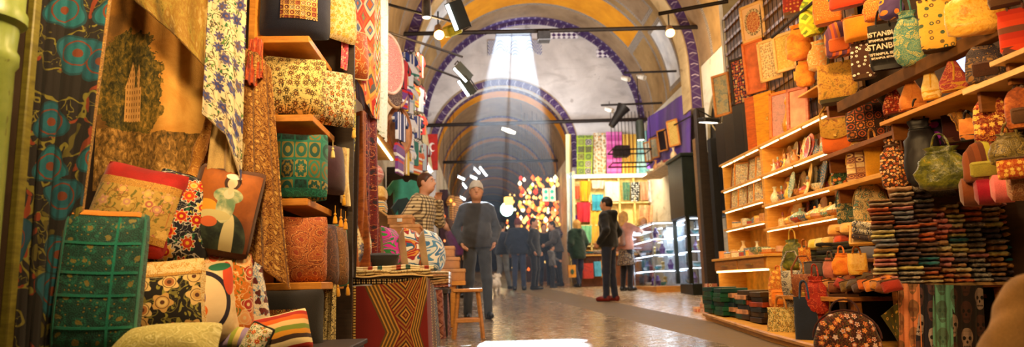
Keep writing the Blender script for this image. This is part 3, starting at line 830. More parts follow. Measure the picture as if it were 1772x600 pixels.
# --- big hangings of the near stall
M_SUZ = floral((30, 25, 24), [(18, 76, 92), (22, 92, 104), (26, 62, 84), (24, 84, 100)], (84, 76, 30), (112, 104, 40), 3.1, core=(104, 50, 28), line=(18, 60, 70), petaln=3, fill=.40, name='dark_embroidered_drape', leaf2=(120, 50, 26))
M_GOLDTRIM = damask((150, 106, 46), (96, 66, 30), (190, 150, 70), 14)
hang('wall_drape', 'dark drape with teal round flowers and gold right edge, beside the green column', 'drape',
     [(60, -30, 3.15), (120, -30, 3.2), (194, -30, 3.25)], [(22, 640, 3.15), (66, 640, 3.2), (106, 640, 3.25)], M_SUZ, .012, 3.2, .4, trim=('r', M_GOLDTRIM, .012), nv=40, group='hangings of the left stall')
def m_castle():
    g = G('landscape_tapestry', .85, sheen=.2); u, v = g.uv(); v = v * -1.0 - .27; vec = g.vec(u, v)
    n = g.noise(vec, 5, 6, .65, .6); n2 = g.noise(g.vec(u * 2.0, v, 3.0), 24, 6, .72, .6) * .75 + n * .25
    sky = g.ramp(n * .6 + u * .75, [(.3, (110, 76, 30)), (.5, (196, 134, 50)), (.75, (232, 180, 92))], False)
    tree = g.ramp(n2 * .8 + n * .2, [(.40, (34, 32, 10)), (.48, (74, 66, 20)), (.56, (126, 100, 32)), (.66, (190, 142, 60))], False)
    water = g.ramp(n2, [(.38, (60, 50, 18)), (.5, (136, 98, 40)), (.62, (206, 156, 80))], False)
    edge = .30 + (n - .5) * .5 - ((u - .18).abs() * .35)
    eu = (u - .17) * 5.4; ev = (v - .42) * 2.6; c = g.mix((eu * eu + ev * ev) < (1.0 + (n - .5) * 3.2), sky, tree)
    u0 = u; u = u + .045
    # castle: wall block and two spired towers
    def rect(a, b, c_, d): return (u > a) * (u < b) * (v > c_) * (v < d)
    def spire(cx, top, h, w_): return ((u - cx).abs() < (v - top) * (w_ / h)) * (v < top + h)
    cas = (rect(.185, .285, .44, .66) + rect(.205, .245, .36, .5) + rect(.258, .275, .36, .5) + spire(.225, .27, .1, .024) + spire(.267, .29, .08, .014) + spire(.20, .37, .08, .02)).min(1.0)
    win = ((u * 62.0).fr() < .4) * ((v * 26.0).fr() < .55)
    u = u0; c = g.mix(cas * (.7 + n * .4), c, g.mix(win, (220, 164, 92), (150, 104, 48)))
    c = g.mix(v > .72 + (n - .5) * .12, c, water)
    c = g.mix((v > .88) * (n2 > .60), c, (220, 180, 112))
    w = g.noise(vec, 160, 2)
    return g.done(c, n2 + w * .4, .35, .006)
hang('tapestry', 'golden landscape tapestry with a castle among trees, hung behind the cushions', 'tapestry',
     [(186, -30, 4.3), (275, -30, 4.35), (366, -30, 4.4)], [(160, 330, 4.15), (260, 340, 4.2), (362, 350, 4.3)], m_castle(), .02, 2, 1.1, group='hangings of the left stall')
M_BRIDGE = brocade([(54, 48, 20), (112, 98, 40), (190, 160, 74), (168, 124, 50), (214, 186, 110), (96, 76, 34)], 9)
hang('tapestry', 'folded tapestry of a stone bridge slung diagonally across the top of the castle tapestry', 'tapestry',
     [(222, -40, 4.05), (290, -40, 4.05), (366, -40, 4.05)], [(236, 2, 4.02), (296, 52, 4.0), (356, 114, 3.98)], M_BRIDGE, .012, 2, .3, sag=.03, trim=('b', M_GOLDTRIM, .008), group='hangings of the left stall')
M_WFL = floral((226, 206, 168), [(58, 66, 128), (74, 84, 140), (96, 92, 130)], (52, 104, 62), (92, 84, 66), 8.5, core=(120, 90, 80), line=(200, 190, 170), petaln=7, fill=.33, leaf2=(96, 130, 70))
hang('hanging_cloth', 'cream cloth embroidered with blue flowers and green leaves, hanging right of the castle tapestry', 'cloth',
     [(362, -30, 3.9), (395, -30, 3.9), (428, -30, 3.95)], [(350, 196, 3.85), (392, 232, 3.86), (418, 312, 3.9)], M_WFL, .012, 2, .8, trim=('b', M_BEIGE_C, .006), group='hangings of the left stall')
hang('hanging_cloth', 'plain cream backing cloth falling in a point below the blue flowered cloth', 'cloth',
     [(372, 190, 3.98), (398, 215, 3.98), (424, 250, 3.98)], [(360, 300, 3.95), (398, 345, 3.95), (417, 320, 3.95)], cloth((196, 164, 104)), .02, 2, 0, group='hangings of the left stall')
p, q = W(372, 190, 4.12), W(330, 305, 4.08); mb = MB(); m_ = (p + q) / 2
mb.tube([p - m_ + (q - p) * t + Vector((0, .01 * math.sin(9 * t), 0)) for t in [i / 10 for i in range(11)]], [.035 - .006 * math.sin(5 * i) for i in range(11)], 14)
tag(mb.build('cloth_roll', damask((196, 132, 48), (168, 104, 36), (222, 168, 80), 9), loc=m_), 'rolled golden damask cloth leaning against the castle tapestry', 'cloth roll')
hang('hanging_cloth', 'golden embroidered cloth behind the leaning cloth roll', 'cloth', [(366, 130, 4.32), (392, 150, 4.32), (420, 170, 4.32)], [(345, 330, 4.28), (385, 350, 4.28), (430, 360, 4.28)],
     damask((190, 124, 40), (150, 92, 30), (214, 160, 70), 5), .03, 3, .5, group='hangings of the left stall')
# --- paisley shawl with a pointed lower corner
M_PAIS = damask((196, 142, 66), (112, 58, 24), (80, 36, 18), 13, 24, (222, 176, 96), name='paisley_shawl')
hang('paisley_shawl', 'gold and brown paisley shawl hanging to a point beside the wooden shelves', 'shawl',
     [(424, 84, 4.2), (446, 92, 4.18), (470, 120, 4.16)], [(414, 430, 4.12), (456, 462, 4.1), (504, 500, 4.08)], M_PAIS, .02, 2, .9, trim=('b', M_OLDGOLD, .006), nv=44, group='hangings of the left stall')
hang('fringed_cloth', 'rust red fringed cloth bunched above the gold paisley shawl', 'cloth', [(434, 70, 4.25), (446, 66, 4.25), (456, 74, 4.25)], [(424, 140, 4.14), (440, 150, 4.14), (456, 128, 4.14)],
     brocade([(120, 40, 16), (190, 70, 24), (214, 130, 60)], 30), .02, 3, .2)
# --- shelf unit
unit = thing('shelf_unit', 'orange brown wooden shelf unit stacked with cushions behind the paisley shawl', 'shelf unit', W(490, 500, 4.9))
SHELF = [(445, 535, 62, 580, 118), (466, 541, 198, 566, 236), (488, 532, 343, 560, 372), (440, 556, 489, 562, 494)]
SHZ = []
def place(mb, name, mat, par, **k):
    o = par.location; mb.v = [(x - o.x, y - o.y, z - o.z) for x, y, z in mb.v]; return mb.build(name, mat, par, **k)
for (xa, xb, y0, xc, yc) in SHELF:
    a, b = W(xa, y0, 4.62), W(xb, y0, 4.62); z = (a.z + b.z) / 2; far = WZ(xc, yc, z); d = min(max(far.y - 4.62, .35), .75)
    mb = MB(); mb.box(((a.x + b.x) / 2 - .03, 4.62 + d / 2, z - .024), (b.x - a.x + .06, d, .048), bev=.004); place(mb, 'shelf', M_OAK, unit, smooth=False); SHZ.append((z, b.x, d))
p = W(438, 30, 4.62); mb = MB(); mb.box((p.x, 4.9, 1.7), (.04, .6, 3.0)); place(mb, 'side_panel', M_OAK, unit, smooth=False)
p = W(520, 300, 5.4); mb = MB(); mb.box((p.x - .25, 5.45, 1.6), (1.3, .03, 3.2)); place(mb, 'back_panel', M_DARKWOOD, unit, smooth=False)
# cushions on the shelves
M_JEWEL = patch([(70, 26, 22), (110, 40, 26), (60, 40, 30)], [(196, 150, 90), (220, 190, 140), (150, 90, 60)], 26, 26, (190, 150, 70))
cushion(512, 12, 4.75, .50, .50, .17, 'navy cushion with a square gold beaded panel, on the top wooden shelf', cloth((24, 28, 52)), yaw=14, tilt=-4, panel=(-.42, .62, -.55, .8, 'beaded_panel', M_JEWEL))
M_CRBL = floral((216, 194, 120), [(60, 46, 26), (84, 66, 34), (110, 64, 40)], (70, 62, 34), (58, 48, 30), 11, core=(200, 170, 90), petaln=8, fill=.36)
cushion(510, 147, 4.8, .45, .44, .17, 'cream cushion with dark scrolling flowers, on the second shelf down', M_CRBL, yaw=16, tilt=-6)
M_WHBR = floral((224, 206, 158), [(58, 42, 40), (90, 70, 60), (170, 50, 30)], (60, 46, 40), (50, 40, 38), 13, petaln=5, fill=.36)
cushion(573, 168, 5.15, .40, .46, .15, 'off white cushion with dark brown vines, hanging past the edge of the second shelf', M_WHBR, yaw=40, tilt=-4, tassel=cloth((220, 180, 80)))
M_TEALP = patch([(18, 70, 64), (24, 88, 78), (110, 92, 36), (20, 64, 62)], [(120, 108, 50), (40, 112, 96), (16, 48, 46), (140, 124, 66)], 11, 7, (26, 104, 90))
cushion(520, 288, 4.75, .38, .50, .17, 'teal patchwork cushion standing on the third shelf', M_TEALP, yaw=14, tilt=-6, bands=[(-.98, .98, -.92, -.7, 'lace_border', damask((18, 84, 76), (40, 150, 124), (20, 70, 60), 18))])
M_MEDAL = damask((176, 96, 44), (120, 54, 26), (206, 140, 80), 7, 30, (150, 60, 30))
cushion(523, 430, 4.72, .34, .46, .14, 'rust brown cushion with a round medallion on the lowest shelf', M_MEDAL, yaw=16, tilt=-4)
for px, w_, lab, mt, Yq in ((556, .3, 'dark brown embroidered cushion next to the rust medallion cushion', damask((70, 40, 30), (126, 80, 50), (40, 30, 40), 9), 4.95), (574, .3, 'bronze brocade cushion with blue green edge, at the end of the lowest shelf', damask((130, 84, 40), (80, 56, 34), (160, 120, 70), 9), 5.1)):
    cushion(px, 440, Yq, w_, .46, .11, lab, mt, yaw=52, tilt=-4, tassel=cloth((214, 150, 30)), piping=cloth((70, 120, 100)) if px > 570 else None)
cushion(568, 292, 5.2, .30, .40, .12, 'dark plum velvet cushion behind the teal cushion', cloth((62, 34, 48)), yaw=50, tilt=-4, tassel=cloth((220, 160, 30)))
for i, (px, py, cl_, lb) in enumerate([(580, 368, (230, 160, 20), 'short golden tassel, leftmost below the third shelf'), (590, 374, (224, 150, 24), 'golden tassel in the middle below the third shelf'), (598, 378, (214, 150, 40), 'golden tassel on the right below the third shelf'),
        (446, 508, (214, 190, 90), 'pale yellow tassel under the tip of the lowest shelf'), (576, 255, (224, 200, 130), 'cream tassel beneath the off white vine cushion')]):
    tassel(px, py, 4.6 if px < 500 else 5.0, cl_, lb, .08)
M_PINKC = floral((214, 90, 110), [(190, 30, 60), (230, 150, 160), (140, 20, 60)], (230, 200, 170), (160, 30, 60), 14)
cushion(590, 30, 5.3, .30, .42, .12, 'cream cushion with gold braid beside the navy beaded cushion', floral((220, 200, 150), [(196, 160, 70), (170, 120, 50)], (150, 140, 80), (190, 150, 80), 14), yaw=50, tilt=-3)
hang('hanging_cloth', 'narrow pink and red brocade strip hanging beside the top shelf', 'cloth', [(590, 28, 5.35), (602, 28, 5.4)], [(588, 118, 5.35), (600, 122, 5.4)], M_PINKC, .01, 1, group='hangings of the left stall')
hang('hanging_cloth', 'turquoise cloth end hanging at the top beside the orange kilim', 'cloth', [(592, -20, 5.5), (614, -20, 5.5)], [(596, 18, 5.5), (610, 22, 5.5)], cloth((40, 150, 150)), .02, 2, group='hangings of the left stall')
# below the shelves
M_PANEL2 = floral((150, 80, 30), [(190, 110, 40), (60, 40, 26), (120, 60, 24)], (200, 150, 60), (50, 36, 24), 14)
cushion(497, 556, 4.5, .46, .42, .14, 'black cushion with a gold floral centre panel, under the lowest shelf', M_BLK, yaw=10, tilt=-8, panel=(-.72, .5, -.5, .35, 'floral_panel', M_PANEL2))
M_STRO = stripes([(226, 190, 130), (214, 100, 30), (170, 40, 24), (232, 210, 160), (60, 40, 30), (206, 140, 40), (120, 140, 50)], 5, 'v', .05)
cushion(482, 580, 4.05, .36, .26, .14, 'orange, cream and red striped cushion lying low at the front', M_STRO, yaw=14, tilt=-20, roll=-12)
cushion(425, 588, 3.9, .26, .14, .10, 'lavender and green striped cushion low in front of the flowered cushions', stripes([(150, 130, 170), (170, 150, 190), (150, 160, 60), (214, 190, 120)], 9, 'u', .05), yaw=0, tilt=-30, roll=10)
cushion(443, 590, 3.75, .14, .18, .08, 'small folk embroidered cushion edge with red and green leaves, low at the front', floral((236, 222, 190), [(190, 40, 30), (40, 110, 60)], (40, 110, 60), (40, 90, 50), 18), yaw=-20, tilt=-20, roll=20, piping=M_BLK)
cushion(285, 600, 3.3, .50, .22, .16, 'pale green silk cushion lying along the bottom edge in front', damask((196, 182, 112), (176, 164, 92), (214, 204, 140), 6), yaw=4, tilt=-40, roll=-4)
for px, Yq, w_, lab, mt in ((558, 5.2, (540, 552), 'magenta sequinned cloth strip below the lowest shelf', M_PINKC), (570, 5.0, (556, 582), 'cream and black fringed scarf hanging beside the kilim bench', damask((206, 184, 120), (60, 50, 36), (226, 206, 150), 12))):
    a, b = w_; hang('hanging_cloth', lab, 'cloth', [(a, 492, Yq), (b, 492, Yq)], [(a - 2, 640, Yq), (b - 2, 640, Yq)], mt, .015, 2, Yq, group='hangings of the left stall')
# --- cushion heap of the near stall
M_ROSEG = floral((196, 158, 78), [(190, 110, 90), (206, 150, 120), (222, 180, 96)], (120, 112, 50), (150, 110, 50), 7, core=(230, 190, 110), petaln=5, fill=.30)
M_LACE = damask((204, 150, 62), (140, 90, 34), (226, 180, 96), 20)
M_REDV = cloth((178, 22, 18), .75)
cushion(235, 362, 3.75, .44, .50, .20, 'gold rose brocade cushion with red velvet ends, top left of the heap', M_REDV, yaw=10, tilt=-10, roll=12, bands=[(-.97, .97, -.58, .40, 'rose_brocade', M_ROSEG), (-.96, .96, .40, .58, 'gold_braid', M_LACE), (-.96, .96, -.74, -.58, 'gold_braid', M_LACE)])
M_BLKFL = floral((24, 22, 36), [(214, 70, 30), (176, 24, 22), (230, 190, 110), (196, 60, 40)], (30, 100, 64), (196, 190, 180), 6.5, core=(230, 180, 40), line=(226, 214, 190), petaln=8, fill=.36, leaf2=(206, 190, 70))
cushion(316, 378, 3.9, .38, .54, .20, 'black cushion embroidered with orange flowers and green ribbons, second in the upper row', M_BLKFL, yaw=24, tilt=-8, roll=14)
def m_lady():
    g = G('painted_lady_panel', .7, sheen=.2); u, v = g.uv(); n = g.noise(g.vec(u, v), 9, 5, .6, .5)
    c = g.ramp(n * .5 + (v + .2) * .8, [(.3, (120, 60, 20)), (.5, (176, 96, 30)), (.75, (92, 48, 30))], False)
    def ell(cx, cz, a, b): return ((((u - cx) * (1 / a)) * ((u - cx) * (1 / a)) + ((v - cz) * (1 / b)) * ((v - cz) * (1 / b))) < 1.0)
    c = g.mix(ell(-.09, -.02, .07, .05), c, (226, 160, 40))
    c = g.mix(ell(.03, -.2, .13, .17), c, g.ramp(n, [(.4, (34, 44, 40)), (.6, (70, 84, 66))], False))
    c = g.mix(ell(.06, -.20, .035, .16), c, (230, 214, 160))
    c = g.mix(ell(.025, .155, .045, .058), c, (60, 34, 22)); c = g.mix(ell(.02, .065, .08, .05) + ell(.02, .0, .05, .10), c, g.ramp(n, [(.4, (110, 140, 104)), (.6, (222, 214, 164))], False))
    c = g.mix(ell(.022, .075, .028, .03), c, (236, 200, 164))
    c = g.mix(ell(-.03, -.06, .09, .03), c, (214, 200, 140)); c = g.mix(ell(-.05, -.1, .045, .03), c, (224, 110, 60))
    c = g.mix(ell(.025, .1, .014, .03), c, (232, 190, 150)); c = g.mix(ell(.025, .148, .026, .036), c, (236, 196, 158)); c = g.mix(ell(.02, .195, .04, .022), c, (236, 226, 206))
    return g.done(c, n, .2)
cushion(388, 364, 3.98, .38, .54, .20, 'brown cushion printed with a lady in a pale gown, right end of the upper row', cloth((92, 54, 36)), yaw=14, tilt=-8, roll=10, panel=(-.8, .93, -.9, .85, 'printed_panel', m_lady()))
M_TEALV = damask((14, 52, 46), (30, 104, 86), (24, 84, 70), 10, 16, (120, 110, 54), name='teal_brocade')
M_TEALB = cloth((26, 124, 104))
cushion(178, 486, 3.35, .36, .68, .24, 'tall dark teal patchwork bolster cushion standing at the front left', M_TEALV, yaw=20, tilt=-3, roll=2, pinch=.02, e=.22, bands=[(-.8, .8, .9, .98, 'gold_crest', cloth((206, 130, 40)))] + [(-.97, .97, v_ - .018, v_ + .018, 'velvet_band', M_TEALB) for v_ in (-.62, -.2, .1, .5)] + [(u_ - .03, u_ + .03, -.97, .88, 'velvet_band', M_TEALB) for u_ in (-.9, .32, .93)])
M_BROSE = floral((30, 24, 20), [(206, 160, 90), (226, 190, 120), (176, 110, 60)], (150, 140, 60), (120, 110, 50), 5.5, core=(90, 50, 30), petaln=5, fill=.42)
cushion(284, 522, 3.7, .42, .46, .18, 'cream framed cushion with pale roses on black, lower row beside the teal bolster', damask((226, 204, 152), (190, 140, 60), (214, 180, 110), 9), yaw=22, tilt=-10, roll=-4, panel=(-.86, .86, -.98, .52, 'rose_panel', M_BROSE), bands=[(-.9, .9, .55, .62, 'rope_braid', M_LACE)])
def m_tulip():
    g = G('tulip_embroidery', .85, sheen=.2); u, v = g.uv()
    def ell(cx, cz, a, b): return ((((u - cx) * (1 / a)) * ((u - cx) * (1 / a)) + ((v - cz) * (1 / b)) * ((v - cz) * (1 / b))))
    n = g.noise(g.vec(u, v), 20, 3); c = g.ramp(n, [(.3, (214, 180, 130)), (.7, (236, 210, 164))], False)
    e1 = ell(-.02, 0, .15, .17); c = g.mix((e1 - 1.0).abs() < .16, c, (36, 26, 46)); c = g.mix(e1 < .85, c, (232, 204, 160))
    c = g.mix(ell(-.06, .03, .07, .09) < 1, c, (70, 36, 110)); c = g.mix(ell(-.03, -.05, .045, .04) < 1, c, (226, 110, 30))
    c = g.mix(((u + .03).abs() < .006) * (v < -.06), c, (40, 50, 36)); c = g.mix(ell(.14, .12, .03, .1) < 1, c, (206, 70, 36)); c = g.mix(ell(.10, .19, .06, .025) < 1, c, (40, 110, 80))
    return g.done(c, n, .2)
cushion(350, 524, 3.85, .36, .46, .16, 'cream cushion embroidered with a purple tulip, middle of the lower row', m_tulip(), yaw=26, tilt=-8, roll=-6)
M_ORTUL = floral((206, 112, 24), [(214, 80, 40), (232, 170, 110), (170, 40, 24)], (110, 110, 40), (232, 190, 130), 6, core=(230, 200, 150), line=(236, 200, 150), petaln=3, fill=.36)
cushion(392, 512, 3.98, .30, .50, .16, 'orange cushion with red and white tulips, lower row', M_ORTUL, yaw=30, tilt=-6, roll=-2)
M_WTUL = floral((230, 218, 194), [(120, 30, 24), (96, 30, 30), (90, 40, 36)], (110, 156, 190), (80, 130, 180), 11, core=(90, 30, 30), petaln=3, fill=.34)
cushion(424, 512, 4.12, .26, .48, .13, 'white cushion with dark red buds and blue leaves, right end of the lower row', M_WTUL, yaw=40, tilt=-6, roll=-8)
for px, py, Yq, w_, h_, mt, lb in ((300, 466, 3.85, .3, .2, M_REDV, 'plain red velvet cushion showing between the two rows of the heap'),):
    cushion(px, py, Yq + .35, w_, h_, .16, lb, mt, yaw=10, tilt=-20)
# a low plank the heap rests on, so that nothing floats
z0 = W(300, 590, 3.7).z
bench = thing('display_plinth', 'low dark wooden plinth under the heap of cushions', 'plinth', (W(300, 600, 3.8).x, 3.9, fz(3.9)))
mb = MB(); mb.box((-.02, .12, .14), (1.7, 1.5, .28), bev=.01); mb.build('plinth_body', M_DARKWOOD, bench, smooth=False)
mb = MB(); mb.box((-.02, .12, .295), (1.74, 1.54, .03), bev=.005); mb.build('plinth_top', M_DARKWOOD, bench, smooth=False)
# ------------------------------------------------------------------ kilims, rug benches and wall goods further along the left side
def quadbox(name, x0, x1, y0, y1, z0, z1, mat, parent=None, bev=.004):
    mb = MB(); c = ((x0 + x1) / 2, (y0 + y1) / 2, z0); mb.box((0, 0, (z1 - z0) / 2), (x1 - x0, y1 - y0, z1 - z0), bev=bev)
    if parent: c = (c[0] - parent.location.x, c[1] - parent.location.y, c[2] - parent.location.z)
    return mb.build(name, mat, parent, loc=c, smooth=False)
KC = [(150, 34, 24), (206, 96, 30), (226, 190, 130), (60, 74, 84), (96, 110, 60), (40, 28, 26), (214, 120, 40)]
M_K1 = kilim([(206, 90, 24), (190, 60, 24), (220, 180, 130), (90, 100, 110), (206, 90, 24), (110, 120, 60), (190, 50, 30)], 4, 4.5, 5)
M_K2 = kilim([(214, 120, 60), (180, 40, 30), (226, 180, 120), (196, 70, 30), (90, 90, 90), (226, 160, 80)], 7, 6, 4)
M_ZIG = stripes([(60, 70, 40), (220, 200, 160), (206, 70, 24), (220, 170, 40), (70, 30, 40), (150, 170, 120), (206, 80, 24)], 5.0, 'v', zig=.25)
M_WSTR = damask((206, 200, 176), (196, 188, 160), (160, 168, 140), 3, 6)
M_DRED = damask((110, 24, 20), (70, 16, 18), (180, 110, 60), 6, 18, (40, 20, 30))
M_BRG = brocade([(70, 40, 20), (120, 64, 26), (160, 90, 36), (120, 50, 24), (190, 120, 50)], 5)
HG = 'rugs and cloths hanging along the left wall'
hang('kilim_rug', 'orange geometric kilim hanging at the top, left of the zigzag strip', 'rug', [(606, -30, 6.0), (646, -30, 6.4)], [(608, 78, 6.0), (646, 92, 6.4)], M_K1, .012, 1, group=HG)
cushion(606, 92, 5.75, .34, .46, .18, 'orange brown cushion with cream cord, hanging left of the folded kilim', damask((190, 96, 36), (160, 70, 26), (214, 170, 110), 7, 10), yaw=38, tilt=-6, piping=M_CREAM, group='cushions of the left stall')
hang('kilim_rug', 'folded kilim with red hooked motif, its dark underside turned out below the orange kilim', 'rug', [(610, 66, 5.9), (626, 60, 5.95), (640, 84, 6.1)], [(606, 122, 5.8), (632, 170, 5.9), (646, 200, 6.0)], M_K2, .014, 1, .4, sag=.04, group=HG)
hang('kilim_rug', 'dark brown kilim flap under the folded red hooked kilim', 'rug', [(608, 110, 5.95), (640, 150, 6.1)], [(612, 165, 5.95), (644, 205, 6.1)], stripes([(70, 34, 20), (50, 24, 18), (90, 44, 24)], 14, 'u'), .01, 1, group=HG)
hang('kilim_rug', 'narrow zigzag striped kilim in green, orange and cream beside the pale strip', 'rug', [(640, -30, 6.5), (657, -30, 6.75)], [(636, 196, 6.5), (656, 208, 6.75)], M_ZIG, .012, 1, group=HG)
hang('hanging_cloth', 'long pale grey green strip of cloth with a ragged end, right of the zigzag kilim', 'cloth', [(653, -30, 6.8), (671, -30, 7.1)], [(650, 222, 6.8), (660, 236, 6.9), (669, 246, 7.1)], M_WSTR, .012, 2, group=HG)
hang('kilim_rug', 'brown and gold figured rug hanging in a long fold above the kilim bench', 'rug', [(606, 196, 6.35), (636, 190, 6.5)], [(606, 480, 6.35), (638, 476, 6.5)], M_BRG, .05, 1.5, .7, group=HG)
hang('kilim_rug', 'dark red figured rug hanging in a narrow fold right of the brown and gold rug', 'rug', [(628, 186, 6.55), (650, 196, 6.75)], [(632, 475, 6.55), (655, 470, 6.75)], M_DRED, .03, 1.2, 0, group=HG)
hang('kilim_rug', 'dark drape with yellow stems hanging behind the off white vine cushion', 'rug', [(594, 110, 5.6), (612, 120, 5.8)], [(594, 260, 5.6), (613, 262, 5.8)], floral((36, 32, 26), [(210, 180, 40), (206, 130, 90)], (190, 180, 50), (200, 190, 60), 6), .015, 1, group=HG)
hang('hanging_cloth', 'plain dark brown cloth hanging between the shelves and the kilim bench', 'cloth', [(590, 200, 6.0), (622, 200, 6.1)], [(590, 480, 6.0), (616, 480, 6.1)], cloth((52, 34, 26)), .03, 2, group=HG)
hang('ikat_scarf', 'twisted cream and brown silk scarf hanging in front of the dark brown cloth', 'scarf', [(576, 252, 5.35), (606, 258, 5.45)], [(588, 350, 5.35), (604, 360, 5.4)], brocade([(110, 80, 40), (206, 180, 130), (226, 206, 160), (170, 120, 50)], 8), .025, 1.5, .4, group=HG)
# bench draped with a red hourglass kilim
def m_hour():
    g = G('hourglass_kilim', .95, sheen=.15); u, v = g.uv(); U = u / .92; V = v * -1.0
    w = g.noise(g.vec(u, v), 320, 1); x = (U - .47).abs()
    field = g.ramp(w, [(.3, (92, 18, 16)), (.7, (126, 30, 24))], False); gold = (178, 128, 52)
    ww = .035 + (V - .40).abs().pp(.40) * .36
    ln = ((x - ww) * 40.0)
    lines = (ln.fr() < .42) * (ln > 0.0) * (ln < 4.0)
    q = (V.pp(.135) * 1.0); dm = (x * 1.3 + q)
    ins = x < ww - .01
    star = g.pal((dm * 9.0).fr(), [(140, 100, 40), (96, 26, 20), (178, 128, 52), (60, 30, 24), (150, 110, 44), (110, 26, 20)])
    c = g.mix(ins, field, star); c = g.mix(lines, c, gold); c = g.mix(lines * 0.0 + (ln > 0.0) * (ln < 4.0) * (1.0 - lines), c, (84, 60, 30))
    b = x > .345; k = ((V * 8.0).fr() - .5).abs() * 2 + ((x - .40) * 9.0).abs()
    c = g.mix(b, c, g.pal((k * 1.6).fr(), [(70, 44, 24), (130, 86, 36), (60, 26, 22), (104, 70, 34)]))
    dl = ((x - .345).abs() < .008) + ((x - .45).abs() < .008)
    c = g.mix(dl, c, g.mix((V * 42.0).fr() < .6, (40, 24, 18), (206, 170, 90)))
    o = x > .458; d, cr, *_ = g.vor(g.vec(u, v), 18, .5)
    c = g.mix(o, c, g.mix(d < .3, (28, 22, 22), g.pal(cr, [(150, 110, 60), (90, 30, 26), (120, 120, 80), (40, 34, 34)])))
    return g.done(c, w, .35, .004)
M_HOUR = m_hour()
b0, b1 = W(580, 480, 6.3), W(738, 480, 6.3); zt = W(660, 494, 6.25).z
bench1 = thing('rug_bench', 'low wooden bench hidden under the red hourglass kilim', 'bench', ((b0.x + b1.x) / 2, 6.85, fz(6.85)))
quadbox('bench_top', b0.x, b1.x, 6.28, 7.1, zt - .05, zt - .005, M_DARKWOOD, bench1)
for xx in (b0.x + .04, b1.x - .04):
    for yy in (6.33, 7.05): quadbox('leg', xx - .03, xx + .03, yy - .03, yy + .03, fz(yy), zt - .05, M_DARKWOOD, bench1)
hang('kilim_rug', 'dark red kilim with gold hourglass lines and stars, draped down the rug bench', 'rug',
     [(583, 497, 6.24), (640, 494, 6.22), (700, 487, 6.22), (736, 478, 6.24), (748, 492, 6.45), (753, 506, 6.9)],
     [(582, 640, 6.2), (640, 640, 6.18), (700, 640, 6.18), (741, 640, 6.22), (756, 625, 6.45), (760, 590, 6.9)], M_HOUR, .008, 2, .2, th=.01, nu=60, trim=('r', M_RED, .01), group=HG)
# folded rugs on the bench
def folded(w, d, h, layers=2, seed=0, wave=.006):
    """folded cloth: a slab with a rounded, layered front edge (front = -Y)"""
    mb = MB(); n = 14; prof = []
    lh = h / layers
    for k in range(layers):
        for i in range(7):
            a = -PI / 2 + PI * i / 6; prof.append((-d / 2 - math.cos(a) * lh * .5 + .012 * math.sin(seed + k * 2), lh * (k + .5) + math.sin(a) * lh * .49))
    prof = [(d / 2, 0.0)] + prof + [(d / 2, h)]
    vs = []; uv = []; L = 0; m = len(prof)
    for i in range(n + 1):
        x = -w / 2 + w * i / n; L = 0
        e = 1 - .25 * (max(0, abs(2 * i / n - 1) - .86) / .14) ** 2
        for j, (y, z) in enumerate(prof):
            if j: L += math.hypot(y - prof[j - 1][0], z - prof[j - 1][1])
            dz = wave * math.sin(x * 11 + seed * 3 + z * 20) + wave * .6 * math.sin(x * 23 + seed)
            dy = wave * 1.2 * math.sin(x * 9 + seed * 5)
            vs.append((x, y + dy, h * .5 + (z - h * .5) * e + dz)); uv.append((x + seed, L + seed * .37))
    fs = [(i * m + j, i * m + (j + 1) % m, (i + 1) * m + (j + 1) % m, (i + 1) * m + j) for i in range(n) for j in range(m)]
    fs += [tuple(range(m))[::-1], tuple(n * m + j for j in range(m))]
    return mb.add(vs, fs, 0, uv)
RUGS = [(.86, .62, .05, stripes([(30, 24, 24), (190, 150, 90), (60, 26, 22), (206, 180, 130), (34, 28, 26)], 22, 'u'), 'black kilim with red and cream lozenges, lowest of the folded rugs on the bench'),
        (.88, .66, .035, stripes([(206, 160, 90), (40, 30, 24), (220, 190, 140)], 30, 'v'), 'gold and black bordered rug folded second from the bottom on the bench'),
        (.80, .62, .045, damask((220, 200, 150), (206, 180, 126), (150, 110, 60), 6, 10), 'cream kilim folded third from the bottom on the bench'),
        (.84, .60, .04, stripes([(226, 208, 166), (206, 176, 130), (150, 50, 30), (230, 214, 176), (60, 90, 80), (224, 204, 160)], 4, 'u'), 'pale cream flatweave folded on top of the pile on the bench')]
zz = zt + .012
for i, (w_, d_, h_, mt, lb) in enumerate(RUGS):
    p = W(660 + i * 3, 480, 6.5); mb = folded(w_, d_, h_, 2, i + 1); o = mb.build('folded_rug', mt, loc=(p.x + .01, 6.62, zz), rot=(0, 0, math.radians(4))); zz += h_ - .002
    tag(o, lb, 'rug', 'folded rugs on the bench')
ZB1 = zz
p = W(612, 430, 6.55); cushion(Vector((p.x, 6.55, zz + .26)), 0, 0, .42, .54, .20, 'cream cushion with blue and grey flowers, standing on the rug bench', floral((226, 204, 150), [(76, 84, 130), (130, 130, 150), (190, 130, 70)], (110, 110, 90), (120, 100, 70), 6, core=(60, 50, 60), line=(200, 180, 130), petaln=8, fill=.4), cloth((206, 180, 110)), yaw=74, tilt=-8, piping=cloth((80, 110, 80)))
p = W(660, 464, 6.75); cushion(Vector((p.x, 6.72, zz + .05)), 0, 0, .34, .36, .10, 'small black cushion lying flat on the rug bench', cloth((40, 40, 42)), yaw=10, tilt=70, sag=0)
